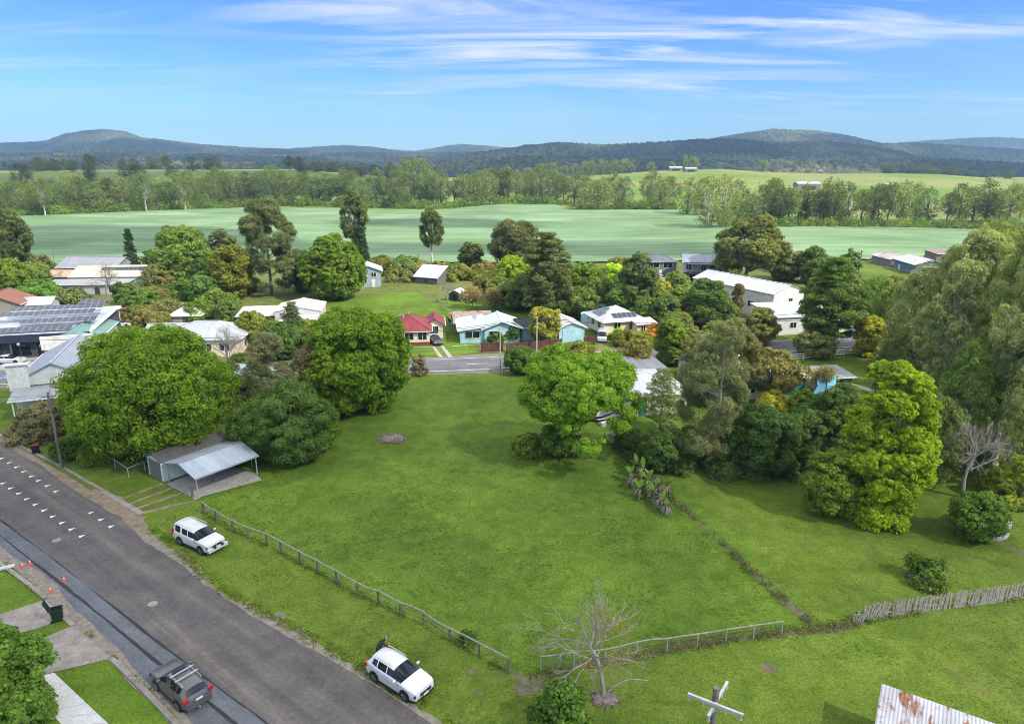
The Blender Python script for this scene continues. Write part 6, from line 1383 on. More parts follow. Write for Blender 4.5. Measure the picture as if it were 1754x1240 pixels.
def from_wheels(rear, front, wd, fx, wb, near=-1):
    """rear / front: ground points of the near-side wheels; returns centre, heading"""
    a = hd(rear, front); d = Vector((math.cos(a), math.sin(a), 0)); n = Vector((-d.y, d.x, 0)); mid = (rear + front) / 2
    xm = fx - .93 - wb / 2; return mid - n * near * (wd / 2 - .1) - d * xm, a
P, a = from_wheels(G(642.8, 1166), G(695.5, 1200), 1.88, 2.28, 2.72); MGP, MGA = P, a
car('white rounded suv parked on the grass verge nearest the camera', P, a, 4.57, 1.88, 1.66, SUV, CREAMW, wb=2.72)
P, a = from_wheels(G(310, 933), G(346.5, 950), 1.92, 2.4, 2.88)
car('boxy white four wheel drive with bull bar parked on the verge by the carport', P, a, 4.84, 1.92, 1.86, DISCO, CREAMW, wheel=.39, bull=True, wb=2.88)
# dark grey car: facing up the street, near (left) side wheels
P, a = from_wheels(G(309, 1216), G(271, 1180), 1.84, 2.28, 2.7, near=1)
car('dark grey suv with silver roof bars parked at the kerb', P, a, 4.57, 1.84, 1.7, SUV, (.085, .08, .08), bars=True, wb=2.7)
P = G(18, 622); car('white sedan parked in front of the solar roofed shop', P, R(2), 4.7, 1.8, 1.45, SED, CREAMW, detail=False, wheel=.33)
P = G(747, 588); car('black hatchback on the driveway of the red roofed house', P, R(-72), 4.3, 1.76, 1.6, SED, (.012, .013, .016), detail=False, wheel=.33)
P = G(741, 578); car('silver van behind the black hatchback on the driveway', P, R(-80), 4.6, 1.8, 1.8, VAN, (.42, .44, .46), detail=False, wheel=.33)
P = G(1031, 583); car('pale grey van parked on the grass before the cream cottage', P, R(-98), 4.5, 1.8, 1.9, VAN, (.46, .48, .52), detail=False, wheel=.34)
P = G(1134, 480); car('white car beside the grey house', P, R(-30), 4.5, 1.8, 1.5, SED, CREAMW, detail=False, wheel=.33)
P = G(207, 560); car('white car parked behind the green roofed shop', P, R(10), 4.5, 1.8, 1.5, SED, CREAMW, detail=False, wheel=.33)
# red farm machine in the yard
t = thing('tractor', 'small red machine standing in the yard behind the huge dome', 'machine', G(211, 550), R(30))
m = MB(); m.box((0, 0, 1.0), (2.4, 1.2, .5)); m.build('chassis', 'plastic', t, (.45, .03, .02)); m = MB()
for x_ in (-.9, .9):
    for y_ in (-.6, .6): m.box((x_, y_, 1.9), (.09, .09, 1.5))
m.box((0, 0, 2.68), (2.2, 1.4, .08)); m.build('cage', 'plastic', t, (.4, .04, .03))
for x_ in (-.9, .9):
    for y_ in (-.7, .7): m = MB(); m.cyl((x_, y_, .48), .5, .25, 16, 'Y'); m.build('wheel', 'rubber', t)
m = MB(); m.box((.5, 0, 1.45), (.9, .9, .45)); m.build('engine_cover', 'plastic', t, (.4, .03, .02))
# ---------------------------------------------------------------- person behind the white suv
d = Vector((math.cos(MGA), math.sin(MGA), 0)); n = Vector((-d.y, d.x, 0))
def rel(f, s, z): p = MGP + d * f + n * s; return Vector((p.x, p.y, z))
bx = -2.29 - .32
J = {'pel': rel(bx, .55, .92), 'bel': rel(bx + .02, .68, 1.06), 'che': rel(bx + .06, .86, 1.26), 'nek': rel(bx + .1, 1.0, 1.39), 'hed': rel(bx + .15, 1.10, 1.47), 'top': rel(bx + .19, 1.19, 1.57)}
NB = []; E = []; RAD = []
def jn(p, r, par=None):
    NB.append(p); RAD.append(r); i = len(NB) - 1
    if par is not None: E.append((par, i))
    return i
pe = jn(J['pel'], .15); be = jn(J['bel'], .14, pe); ch = jn(J['che'], .165, be); nk = jn(J['nek'], .062, ch); he = jn(J['hed'], .095, nk); tp = jn(J['top'], .085, he)
for s in (-1, 1):
    off_ = d * (.1 * s); hp = jn(J['pel'] + off_ - Vector((0, 0, .06)), .1, pe); kn = jn(rel(bx - .02 + .12 * s, .5, .49), .072, hp); an = jn(rel(bx - .06 + .13 * s, .42, .11), .05, kn); jn(rel(bx + .0 + .13 * s, .62, .055), .042, an)
    sh = jn(J['che'] + d * (.19 * s) + Vector((0, 0, .03)), .07, ch); el = jn(J['che'] + d * (.25 * s) + n * .14 + Vector((0, 0, -.24)), .05, sh); wr = jn(J['che'] + d * (.18 * s) + n * .34 + Vector((0, 0, -.26)), .036, el); ha = jn(J['che'] + d * (.17 * s) + n * .42 + Vector((0, 0, -.27)), .034, wr)
me = bpy.data.meshes.new('person'); base = Vector((*J['pel'].xy, 0)); me.from_pydata([p - base for p in NB], E, [])
po = bpy.data.objects.new('person', me); COL.objects.link(po); po.location = base
sk = po.modifiers.new('skin', 'SKIN'); me.skin_vertices if hasattr(me, 'skin_vertices') else None
for v, r_ in zip(me.skin_vertices[0].data, RAD): v.radius = (r_, r_)
me.skin_vertices[0].data[0].use_root = True
ss = po.modifiers.new('sub', 'SUBSURF'); ss.levels = 2; ss.render_levels = 2
me.materials.append(MAT['cloth_dark']); tag(po, 'person in dark clothes bending behind the white rounded suv', 'person')
def pbit(name, c, r_, mat, sc=(1, 1, 1)):
    vs, fs = ico_pts(14, 9); m = MB(); m.add([(c.x - base.x + v[0] * r_ * sc[0], c.y - base.y + v[1] * r_ * sc[1], c.z + v[2] * r_ * sc[2]) for v in vs], fs); return m.build(name, mat, po, smooth=True)
pbit('face', J['hed'] + (J['top'] - J['hed']) * .45, .112, 'skin', (1, 1, 1.12)); pbit('hair', J['hed'] + (J['top'] - J['hed']) * .7 - d * .02 - n * .03, .113, 'brush', (1, 1, .95))
for s in (-1, 1):
    c = J['che'] + d * (.17 * s) + n * .44 + Vector((0, 0, -.27)); pbit('hand', c, .05, 'skin', (.8, 1, .6))
    m = MB()
    for k in range(4): m.tube([c - base + d * (-.03 + .02 * k) + n * .02, c - base + d * (-.032 + .021 * k) + n * (.085 - .006 * abs(k - 1.5)) + Vector((0, 0, -.02))], [.009, .007], 6)
    m.tube([c - base - d * .035 * s, c - base - d * .06 * s + n * .04], [.011, .008], 6); m.build('fingers', 'skin', po)
# ---------------------------------------------------------------- bins, cones, covers
def bin_(px, py, label, col, lid, rz, s=1.0):
    t = thing('wheelie_bin', label, 'bin', G(px, py, .03), rz); m = MB()
    b = [(-.24, -.3), (.24, -.3), (.24, .3), (-.24, .3)]; T = [(-.29, -.37), (.29, -.37), (.29, .37), (-.29, .37)]
    m.add([(x, y, .06) for x, y in b] + [(x, y, .98) for x, y in T], [(3, 2, 1, 0), (0, 1, 5, 4), (1, 2, 6, 5), (2, 3, 7, 6), (3, 0, 4, 7)]); m.build('bin_body', 'plastic', t, col)
    m = MB(); 
    for q in ((0, -.37, .62, .05), (0, .37, .62, .05)): m.box((q[0], q[1], .98), (q[2], q[3], .07))
    for x_ in (-.3, .3): m.box((x_, 0, .98), (.05, .79, .07))
    m.build('rim', 'plastic', t, col)
    if lid is not None:
        M = Matrix.Rotation(lid[1], 3, 'X'); c = Vector((0, .4, 1.0)); m = MB(); m.box(c + M @ Vector((0, -.4, .03)), (.62, .82, .05), M=M); m.build('lid', 'plastic', t, lid[0])
    for x_ in (-.24, .24): m = MB(); m.cyl((x_, .34, .1), .1, .05, 14, 'X'); m.build('wheel', 'rubber', t)
    m = MB(); m.tube([(-.22, .43, .93), (.22, .43, .93)], .02, 6); m.build('handle', 'plastic', t, col); return t
bin_(100, 1062, 'dark green wheelie bin standing open beside the driveway', (.012, .03, .022), ((.012, .028, .02), R(-108)), R(115))
bin_(62, 776, 'black wheelie bin with a red lid on the verge by the power pole', (.012, .013, .014), ((.3, .02, .015), R(6)), R(-60))
for x, y, l in [(39, 971, 'orange cone at the kerb, farthest of the four'), (52, 966, 'orange cone on the tar seam, farther of two there'), (110, 995, 'orange cone on the tar seam, nearer of two there'), (87, 1013, 'orange cone at the kerb above the green bin')]:
    t = thing('traffic_cone', l, 'traffic cone', G(x, y, .03), random.random(), 'orange cones on the new asphalt'); t.scale = (.75, .75, .75); m = MB(); m.box((0, 0, .02), (.38, .38, .045)); m.build('base', 'plastic', t, (.6, .1, .03))
    m = MB(); m.tube([(0, 0, .04), (0, 0, .3), (0, 0, .46), (0, 0, .66)], [.14, .085, .054, .02], 14); m.build('cone_body', 'plastic', t, (.75, .12, .03)); m = MB(); m.tube([(0, 0, .3), (0, 0, .46)], [.089, .059], 14); m.build('reflective_band', 'road_paint', t)
for x, y, l in [(97, 925, 'round utility cover in the road near the painted teeth'), (262, 1034, 'small utility cover in the middle of the side street'), (852, 631, 'pale utility cover on the main road')]:
    t = thing('manhole_cover', l, 'utility cover', G(x, y, .03)); m = MB(); m.cyl((0, 0, .005), .36, .02, 20); m.build('ring', 'concrete_old', t); m = MB(); m.cyl((0, 0, .012), .3, .02, 20); m.build('plate', 'concrete_old', t)
t = thing('kerb_marker', 'white block lying at the kerb by the cones', 'block', G(13, 972, .1), R(30)); m = MB(); m.box((0, 0, .06), (1.0, .4, .12)); m.build('slab', 'concrete_pale', t)
# ---------------------------------------------------------------- poles and wires
def pole(px, pb, pt, label, mat='timber_pole', r=.15, arm=None, lean=(0, 0), lamp=False, P=None, H=None, ins=True, rz=0):
    P = P or G(px, pb); z0 = T1(P.x, P.y); P.z = z0; H = H or zat(P.y, pt) - z0
    t = thing('power_pole', label, 'power pole', P, rz); m = MB(); m.tube([(0, 0, -.3), (lean[0], lean[1], H)], [r * 1.15, r * .8], 12); m.build('post', mat, t, smooth=True)
    for (z, ln, a) in (arm or []):
        f = (H - z) / H; c = Vector((lean[0] * f, lean[1] * f, H - z)); e = Vector((math.cos(a), math.sin(a), 0)) * ln / 2; m = MB(); m.beam(c - e + Vector((0, 0, .05)), c + e + Vector((0, 0, .05)), .1, .12); ar = m.build('crossarm', 'wood_grey', t)
        for s in (-.92, -.45, .45, .92): m = MB(); m.tube([c + e * s + Vector((0, 0, .1)), c + e * s + Vector((0, 0, .28))], [.05, .035], 8); m.build('insulator', 'pole_pale', ar)
    if lamp:
        m = MB(); m.tube([(lean[0], lean[1], H - .3), (lean[0] + .6, lean[1] - .9, H - .05)], .04, 6); la = m.build('lamp_arm', 'galv', t); m = MB(); m.box((lean[0] + .75, lean[1] - 1.1, H - .05), (.25, .5, .1), R(-30)); m.build('lamp_head', 'pole_pale', la)
    return t, P, H
p1 = pole(107, 803, 674, 'leaning timber power pole with a single arm at the left verge', arm=[(.5, 1.4, R(25))], lean=(-.15, .3))
p2 = pole(505, 606, 569, 'pale power pole behind the grey twiggy trees', 'pole_pale', arm=[(.3, 1.8, R(95))])
p3 = pole(857, 637, 562, 'slender pale pole at the far edge of the vacant lot', 'pole_pale', .1)
p4 = pole(919, 602, 544, 'pale power pole behind the brown fence beside the yellow tree', 'pole_pale', .13)
p5 = pole(1212, 565, 527, 'pale pole on the verge left of the long white shed', 'pole_pale', .13)
p6 = pole(1277, 578, 541, 'timber power pole with crossarm before the long white shed', arm=[(.3, 1.8, R(95))])
p7 = pole(1470, 470, 429, 'timber power pole with crossarms by the crop field', arm=[(.4, 2.4, R(100)), (1.6, 2.0, R(100))])
p8 = pole(93, 448, 424, 'slender distant pole at the left of the crop field', r=.1)
p9 = pole(717, 455, 434, 'short timber post at the crop field edge beside the lone gum', r=.16)
p10 = pole(38, 622, 590, 'lamp post in front of the solar roofed shop', 'black_plastic', .06)
m = MB(); vs, fs = ico_pts(12, 8); m.add([(v[0] * .25, v[1] * .25, p10[2] + v[2] * .25) for v in vs], fs); m.build('globe', 'pole_pale', p10[0], smooth=True)
p11 = pole(1410, 700, 640, 'thin timber pole beside the blue shade sail', r=.08)
# near pole seen from above with two crossed arms
top = G(1227, 1182, 9.6); base_ = Vector((top.x, top.y, 0))
e1a, e1b = G(1186, 1187, 9.25), G(1272, 1220, 9.25); e2a, e2b = G(1248, 1166, 9.1), G(1218, 1220, 9.1)
NPt = thing('power_pole', 'grey timber power pole with two crossed arms in the near yard', 'power pole', base_); m = MB(); m.tube([(0, 0, -.3), (0, 0, 9.75)], [.19, .14], 14); m.build('post', 'timber_pole', NPt, smooth=True)
ctr = (e1a + e1b + e2a + e2b) / 4; sh = Vector((0, 0, 0)) - Vector((ctr.x, ctr.y, 0)) + Vector((0.0, -.17, 0))
for a_, b_, z in ((e1a, e1b, 9.25), (e2a, e2b, 9.05)):
    a2, b2 = a_ + sh, b_ + sh; dd = (b2 - a2).normalized(); c = (a2 + b2) / 2; half = 1.2 if z > 9.2 else 1.25
    a2, b2 = Vector((c.x, c.y, z)) - dd * half, Vector((c.x, c.y, z)) + dd * half
    m = MB(); m.beam(a2, b2, .12, .13); ar = m.build('crossarm', 'galv', NPt)
    for s in (.04, .3, .7, .96):
        q = a2.lerp(b2, s); m = MB(); m.tube([q + Vector((0, 0, -.06)), q + Vector((0, 0, -.28))], [.045, .07], 8); m.build('insulator', 'pole_pale', ar)
def wire(a, b, label, sag=.6, r=.012, group=None):
    m = MB(); m.tube([a.lerp(b, i / 14) - Vector((0, 0, sag * 4 * (i / 14) * (1 - i / 14))) for i in range(15)], r, 4); o = m.build('power_line', 'tar'); tag(o, label, 'cable', group)
def topof(p, dz=.2, dx=0, dy=0): return Vector((p[1].x + dx, p[1].y + dy, p[1].z + p[2] - dz))
for k in (-.6, .6):
    wire(topof(p2, .1, 0, k), topof(p4, .1, 0, k), 'thin power line along the far side of the main road, left span', 1.2, .035, 'power lines over the main road, left span')
    wire(topof(p4, .1, 0, k), topof(p6, .1, 0, k), 'thin power line along the far side of the main road, right span', 1.2, .035, 'power lines over the main road, right span')
wire(topof(p1, .3), Vector((-61, 86, 4.4)), 'cable from the leaning power pole to the grey roofed hall', .4, .025)
wire(topof(p1, .3), Vector((-44, 45, 8)) + Vector((-60, 30, 0)), 'cable running left from the leaning power pole', .8, .02)
wire(topof(p6, .2), topof(p5, .2), 'thin service cable between the two poles before the long white shed', .5, .03)
wire(topof(p4, .2), Vector((G(979, 587).x, G(979, 587).y + 4, 3.7)), 'service cable from the pole to the pale blue garage', .5, .03)
wire(topof(p6, .1), Vector((72, 128, 7.2)), 'thin power line running right from the crossarm pole over the road', .9, .035)
wire(topof(p2, .1), Vector((-95, 101, 7.0)), 'thin power line running left over the main road from the pale pole', 1.3, .035)
# ---------------------------------------------------------------- fences
def wp(px, py): return G(px, py)
posts = [(330, 852), (349, 879), (372, 893), (400, 911), (427, 922), (457, 933), (482, 947), (513, 965), (545, 980), (577, 999), (613, 1019), (649, 1034), (688, 1055), (725, 1070), (770, 1098), (822, 1125), (871, 1152)]
fr = thing('rail_fence', 'weathered post and rail fence along the side street verge', 'fence', wp(*posts[0])); o0 = wp(*posts[0])
Pp = [wp(*p) for p in posts]; hs = [1.15 + random.uniform(-.08, .08) for _ in Pp]
for i, (p, hh) in enumerate(zip(Pp, hs)):
    q = p - o0; m = MB(); w_ = random.uniform(.13, .2) * (1.6 if i < 2 else 1); m.tube([(q.x, q.y, -.2), (q.x + random.gauss(0, .05), q.y + random.gauss(0, .05), hh)], [w_ * .62, w_ * .5], 6); m.build('post', 'timber_pole', fr)
for i in range(1, len(Pp) - 1):
    a_, b_ = Pp[i] - o0, Pp[i + 1] - o0; m = MB(); j = Vector((random.gauss(0, .03), random.gauss(0, .03), random.gauss(0, .05)))
    m.tube([a_ + Vector((0, 0, hs[i] - .02)), (a_ + b_) / 2 + Vector((0, 0, (hs[i] + hs[i + 1]) / 2 - .06)) + j, b_ + Vector((0, 0, hs[i + 1] - .02))], .062, 7); m.build('rail', 'wood_grey', fr, smooth=True)
m = MB()
for z in (.3, .65):
    for i in range(1, len(Pp) - 1): m.beam(Pp[i] - o0 + Vector((0, 0, z)), Pp[i + 1] - o0 + Vector((0, 0, z)), .006)
m.build('wire', 'galv', fr)
def mesh_fence(name, label, pts, h_, rail='wood_grey', post='galv', rr=.03, step=.25, pr=.04, toprail=True, rows=5, railz=None):
    P_ = [wp(*p) for p in pts]; o = P_[0]; t = thing(name, label, 'fence', o)
    for p in P_: m = MB(); q = p - o; m.tube([(q.x, q.y, -.2), (q.x, q.y, h_)], pr, 6); m.build('post', post, t)
    mw = MB()
    for a_, b_ in zip(P_, P_[1:]):
        a2, b2 = a_ - o, b_ - o
        if toprail: m = MB(); m.tube([a2 + Vector((0, 0, h_ - .03)), (a2 + b2) / 2 + Vector((0, 0, h_ - .03 + random.gauss(0, .03))), b2 + Vector((0, 0, h_ - .03))], rr, 6); m.build('rail', rail, t)
        for k in range(rows): z = h_ * (k + .4) / rows; mw.beam(a2 + Vector((0, 0, z)), b2 + Vector((0, 0, z)), .007)
        n_ = int((b2 - a2).length / step)
        for k in range(n_): q = a2.lerp(b2, (k + .5) / n_); mw.beam(q, q + Vector((0, 0, h_ - .05)), .006)
    mw.build('wire_mesh', 'timber_pole', t); return t
mesh_fence('wire_fence', 'wire mesh fence with a pale pipe rail behind the half dead tree', [(926, 1149), (983, 1141), (1036, 1136), (1090, 1123), (1142, 1117), (1194, 1109), (1243, 1101), (1290, 1094), (1338, 1087)], 1.15, rr=.05, step=.2)
mesh_fence('wire_fence', 'sagging wire fence down the right side of the vacant lot', [(1385, 1072), (1345, 1037), (1305, 1001), (1262, 960), (1222, 923), (1182, 886), (1145, 850)], .95, post='timber_pole', pr=.05, toprail=True, rail='timber_pole', rr=.012, step=1.5, rows=3)
mesh_fence('wire_fence', 'old wire fence continuing past the spreading tree', [(1105, 815), (1070, 784), (1035, 756)], 1.0, post='timber_pole', pr=.06, toprail=False)
mesh_fence('chain_fence', 'low chain wire fence in front of the huge green dome', [(156, 780), (175, 793), (198, 802), (221, 818), (249, 806)], 1.1, 'galv', step=.2)
mesh_fence('chain_fence', 'short wire fence behind the carport', [(432, 800), (438, 785), (446, 770)], 1.1, 'galv', step=.25)
mesh_fence('chain_fence', 'low wire fence in front of the red roofed house', [(688, 606), (716, 604), (752, 603)], 1.0, 'galv', step=.4)
mesh_fence('chain_fence', 'low wire fence at the end of the long lawn', [(776, 602), (800, 600), (823, 599)], 1.0, 'galv', step=.4)
mesh_fence('rail_fence', 'dark low fence on the road edge beside the slender pole', [(862, 642), (885, 641), (910, 640)], 1.0, 'timber_pole', 'timber_pole', .07, 1.5)
mesh_fence('wire_fence', 'long timber and wire fence beside the long lawn', [(822, 603), (805, 585), (790, 567), (775, 548), (762, 533), (748, 517)], 1.2, post='wood_grey', pr=.07, rr=.04, step=.8)
mesh_fence('wire_fence', 'farm fence on the lawn of the blue walled farmhouse', [(1475, 455), (1500, 461), (1530, 467), (1560, 473)], 1.2, 'wood_grey', 'wood_grey', .06, 2.0, .08)
def paling(label, pts, h_, col=None, mat='wood_grey', wd_=.14, lean_at=None, name='paling_fence', amp=.035, P_=None):
    P_ = P_ or [wp(*p) for p in pts]; o = P_[0]; t = thing(name, label, 'fence', o)
    for a_, b_ in zip(P_, P_[1:]):
        a2, b2 = a_ - o, b_ - o; dd = (b2 - a2).normalized(); nn = Vector((-dd.y, dd.x, 0)); n_ = max(1, int((b2 - a2).length / (wd_ + .015))); m = MB()
        for k in range(n_):
            f = (k + .5) / n_; q = a2.lerp(b2, f); hh = h_ * (1 + random.gauss(0, amp)); ln_ = random.gauss(0, .04); 
            if lean_at and random.random() < lean_at: ln_ += random.uniform(.1, .5)
            tp_ = q + Vector((0, 0, hh)) + dd * ln_ + nn * random.gauss(0, .03)
            if amp > .02 and random.random() < .04: continue
            up_ = (tp_ - q).normalized(); yy = up_.cross(dd).normalized(); m.box((q + tp_) / 2, (wd_, .02, (tp_ - q).length + .05), M=Matrix((yy.cross(up_), yy, up_)).transposed())
        pn = m.build('palings', mat, t, col)
        m = MB()
        for z in (.3 * h_, .8 * h_): m.beam(a2 + nn * .06 + Vector((0, 0, z)), b2 + nn * .06 + Vector((0, 0, z)), .07, .04)
        m.build('rail', mat, t, col); m = MB(); m.box((a2.x + nn.x * .06, a2.y + nn.y * .06, h_ * .48), (.12, .12, h_ * 1.0)); m.build('post', mat, t, col)
    return t
paling('weathered grey paling fence with leaning boards at the right', [(1478, 1066), (1500, 1060), (1530, 1056), (1590, 1047), (1650, 1039), (1700, 1033), (1765, 1023), (1850, 1012)], 1.35, lean_at=.12)
paling('collapsed end of the weathered paling fence', [(1462, 1068), (1482, 1064), (1500, 1061)], .8, lean_at=.9, amp=.3)
BRN = lin(92, 58, 56)
paling('brown panel fence in front of the pale blue house, longer section', [(868, 604), (905, 600), (940, 597), (963, 595)], 1.6, BRN, 'paint', .3, None, amp=.005)
paling('brown panel fence in front of the pale blue house, left section', [(824, 603), (862, 602)], 1.6, BRN, 'paint', .3, None, amp=.005)
paling('brown panel fence right of the pale blue garage', [(1000, 592), (1020, 590)], 1.6, BRN, 'paint', .3, None, amp=.005)
paling('grey old fence in the yard behind the solar roofed shop', [(100, 524), (130, 520), (160, 515)], 1.3, None, 'wood_grey', .2, .1)
t = thing('rail_fence', 'white painted post and rail fence beside the main road', 'fence', wp(1340, 620)); fp = [(1340, 620), (1352, 619), (1376, 617), (1400, 614), (1423, 612), (1445, 610), (1466, 608), (1480, 606)]; o = wp(*fp[0])
for p in fp: q = wp(*p) - o; m = MB(); m.box((q.x, q.y, .6), (.14, .14, 1.3)); m.build('post', 'paint', t, WHITE)
for a_, b_ in zip(fp, fp[1:]):
    for z in (.45, .8, 1.15): m = MB(); m.beam(wp(*a_) - o + Vector((0, -.08, z)), wp(*b_) - o + Vector((0, -.08, z)), .05, .14); m.build('rail', 'paint', t, WHITE)
# shade sail
t = thing('shade_sail', 'pale blue shade sail beside the grey flat roofed shed', 'shade sail', G(1410, 690)); c = [(-2.2, -1.2, 1.6), (1.6, -1.6, 2.0), (2.2, 2.0, 3.4), (-.2, 2.4, 2.9)]; m = MB(); k = 8; g0 = []
for i in range(k + 1):
    for j in range(k + 1):
        u, v = i / k, j / k; p = Vector(c[0]) * (1 - u) * (1 - v) + Vector(c[1]) * u * (1 - v) + Vector(c[2]) * u * v + Vector(c[3]) * (1 - u) * v; ctr_ = Vector((0.3, .3, 2.2)); p = p.lerp(ctr_, .5 * (1 - (2 * abs(u - .5)) * (2 * abs(v - .5))) * (max(2 * abs(u - .5), 2 * abs(v - .5)) ** 3) * .5); g0.append(p)
m.add(g0, [(i * (k + 1) + j, (i + 1) * (k + 1) + j, (i + 1) * (k + 1) + j + 1, i * (k + 1) + j + 1) for i in range(k) for j in range(k)]); m.build('sail', 'plastic', t, lin(110, 185, 205), True)
for q in c: m = MB(); m.tube([(q[0], q[1], 0), (q[0], q[1], q[2] + .1)], .05, 7); m.build('post', 'galv', t)
# ---------------------------------------------------------------- brush pile, stump pile, banana clump, half dead tree, bench shed
def pile(px, py, r, h_, label, n_=160, cat='brush pile', name='brush_pile', mat='brush'):
    t = G(px, py); m = MB(); g = np.random.default_rng(int(px))
    for k in range(n_):
        a = g.random() * 6.28; rr = r * math.sqrt(g.random()); z = h_ * (1 - (rr / r) ** 1.5) * g.random(); b = g.random() * 6.28; ln_ = .3 + .9 * g.random(); q = Vector((math.cos(a) * rr, math.sin(a) * rr * .7, z + .05)); e_ = Vector((math.cos(b), math.sin(b), g.normal() * .25)) * ln_ / 2; m.tube([q - e_, q + e_], [.03 + .03 * g.random(), .012], 4)
    vs, fs = ico_pts(16, 8); m.add([(v[0] * r * .9, v[1] * r * .62, max(0, v[2]) * h_ * .8) for v in vs], fs); o = m.build(name, mat, loc=t); return tag(o, label, cat)
pile(671, 753, 1.7, .8, 'low pile of dead branches on the vacant lot', 240)
pile(1585, 992, 1.5, .9, 'pile of old stumps and branches on the right paddock', 160)
pile(1068, 747, 1.8, .7, 'heap of brown cuttings under the bushes by the spreading tree', 140)
tree('bush', 1592, 1002, 955, 60, 'mid', 'weedy shrub growing through the stump pile', seed=201, dens=.35)
tree('sparse', 1565, 985, 940, 34, 'mid', 'spindly sapling beside the stump pile', seed=202, dens=3)
t = thing('low_shed', 'small dark low hutch at the edge of the vacant lot', 'hutch', G(573, 716), R(8)); m = MB(); m.box((0, .6, .5), (1.7, 1.2, 1.0)); m.build('wall', 'dark_room', t); m = MB(); m.box((0, .6, 1.06), (2.0, 1.6, .09)); m.build('roof', 'galv', t)
t = thing('low_shed', 'small grey hutch under the edge of the huge green dome', 'hutch', G(160, 768), R(-25)); m = MB(); m.box((0, .5, .4), (1.5, 1.0, .9)); m.build('wall', 'dark_room', t); m = MB(); m.box((0, .5, .9), (1.9, 1.4, .07)); m.build('roof', 'galv', t)
# banana clump
def banana(px, py, label, s, g):
    P = G(px, py); t = thing('banana_plant', label, 'banana plant', P, 0, None); m = MB(); m.tube([(0, 0, 0), (.05, .05, 1.3 * s)], [.1, .06], 7); m.build('stem', 'bark', t, BARK['bare']); dead = MB(); gr = MB()
    for k in range(17):
        a = g.random() * 6.28; up = g.random() < .22; L_ = (1.0 + .7 * g.random()) * s; pts = []; p = Vector((.03, .03, 1.1 * s + .2 * g.random())); dr = Vector((math.cos(a), math.sin(a), 1.6 if up else .4)).normalized()
        for i in range(6): pts.append(p.copy()); p = p + dr * L_ / 5; dr = (dr + Vector((0, 0, -.22 if up else -.75))).normalized()
        mm = gr if up else dead; w_ = (.26 if up else .11) * s
        for i in range(5):
            sd = (pts[i + 1] - pts[i]).cross(Vector((0, 0, 1))); sd = sd.normalized() if sd.length > 1e-4 else Vector((1, 0, 0)); w0 = w_ * math.sin(math.pi * (i + .25) / 5.6); w1 = w_ * math.sin(math.pi * min(.99, (i + 1.25) / 5.6)); mm.add([pts[i] - sd * w0, pts[i] + sd * w0, pts[i + 1] + sd * w1, pts[i + 1] - sd * w1], [(0, 1, 2, 3)])
    dead.build('dead_leaf', 'bark', t, (.2, .165, .125))
    if gr.v: gr.build('leaf', 'leaf', t, (.17, .27, .05))
gB = np.random.default_rng(4)
for i, (x, y, l) in enumerate([(1085, 838, 'first'), (1100, 822, ''), (1112, 850, ''), (1128, 868, ''), (1120, 835, ''), (1140, 882, ''), (1095, 855, ''), (1138, 850, ''), (1078, 826, ''), (1106, 838, ''), (1118, 860, ''), (1132, 875, ''), (1090, 815, ''), (1126, 848, '')]):
    banana(x, y, 'withered banana plant in the brown clump on the lot boundary', .62 + .4 * gB.random(), gB); 
for o in COL.objects:
    if o.name.startswith('banana_plant'): o['group'] = 'withered banana plants on the boundary'
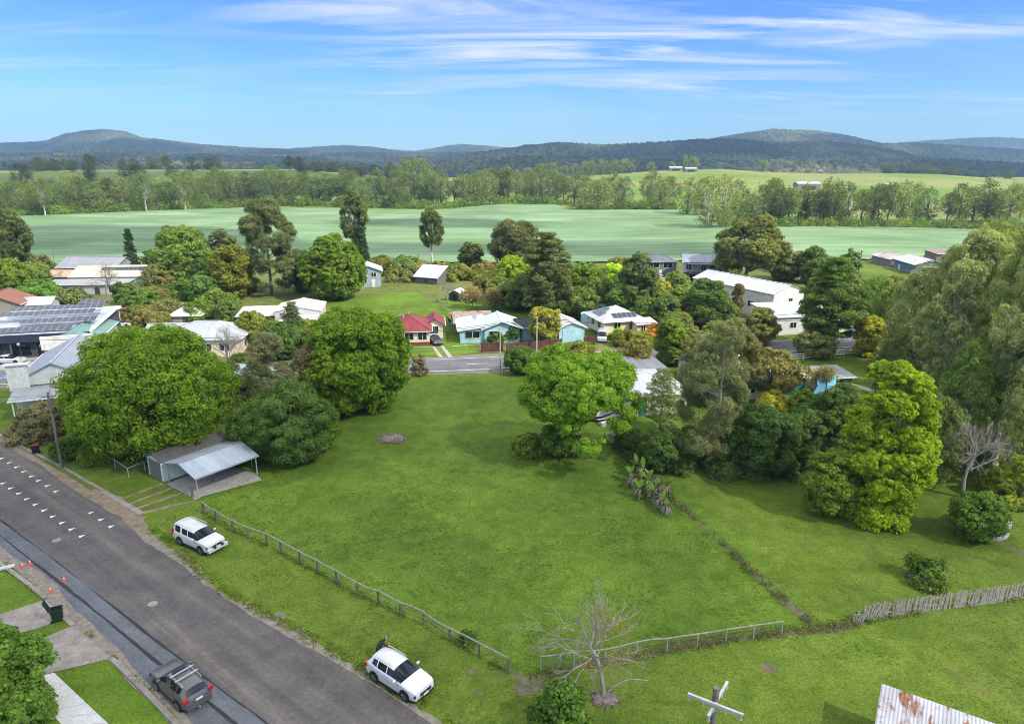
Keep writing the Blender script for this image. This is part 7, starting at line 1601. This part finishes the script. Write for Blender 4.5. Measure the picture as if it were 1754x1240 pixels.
# half dead tree in the foreground, with orange lichen and mistletoe
P = G(1035, 1196); g = np.random.default_rng(77); H = zat(P.y, 972); m = MB()
top_ = np.array([-.9, .6, H * .36]); limb(m, (0, 0, -.2), top_, .15, .1, g, 9, 0)
for i in range(11):
    a = i * .571 * 1.7 + g.normal() * .2; el = .25 + 1.05 * g.random(); dd = np.array([math.cos(a) * math.cos(el), math.sin(a) * math.cos(el), math.sin(el)])
    twigs(m, top_ * (.62 + .5 * i / 11), dd, H * .28, .055, g, 4, .5, .1, (2, 3))
limb(m, (0, 0, .3), (2.6, -.3, 1.6), .07, .03, g, 6, -.1)
t = thing('dying_tree', 'mostly leafless grey tree with orange patches in front of the wire fence', 'tree', P); m.build('trunk', 'bark', t, BARK['bare'], smooth=True)
V = np.array([v for v in m.v]); V = V[(V[:, 2] > H * .25)]; n_ = 1300; Vl = V[(V[:, 2] < H * .72) & (np.hypot(V[:, 0], V[:, 1]) < 2.6)]; c0 = Vl[g.integers(0, len(Vl), 22)]; Q = c0[g.integers(0, 22, n_)] + g.normal(size=(n_, 3)) * .24
lm = leaf_mesh('orange_foliage', Q, unit(n_, g), .11, .45 + g.normal(size=n_) * .3, g, .5); oo = bpy.data.objects.new('orange_foliage', lm); COL.objects.link(oo); oo.parent = t; oo.color = (.24, .17, .03, 1)
for k in range(6):
    a = k * 1.05; 
pile(1036, 1198, .9, .35, 'scattered dead twigs at the foot of the mostly leafless tree', 60)
tree('bush', 800, 1100, 1078, 26, 'dark', 'small dark weed bush on the street fence', seed=210)
# cattle on the far pasture
COW = [(1340, 318), (1352, 320), (1366, 319), (1240, 322), (1268, 318), (1160, 330), (1228, 312), (1300, 315)]
for i, (x, y) in enumerate(COW):
    P = GT(x, y); t = thing('cow', 'dark cow grazing on the bright pasture hill', 'cow', P, random.random() * 6, 'cattle on the pasture hill')
    m = MB(); m.tube([(-.75, 0, 1.05), (-.5, 0, 1.0), (.3, 0, .98), (.7, 0, 1.1)], [.2, .36, .38, .25], 8); m.tube([(.7, 0, 1.15), (1.05, 0, .8), (1.3, 0, .45)], [.2, .14, .09], 7)
    for x_ in (-.55, .5):
        for y_ in (-.2, .2): m.tube([(x_, y_, .95), (x_ + .03, y_, .5), (x_, y_, 0)], [.12, .07, .06], 6)
    m.tube([(-.78, 0, 1.15), (-.86, 0, .6)], [.04, .03], 4)
    m.build('body', 'cloth_dark', t)
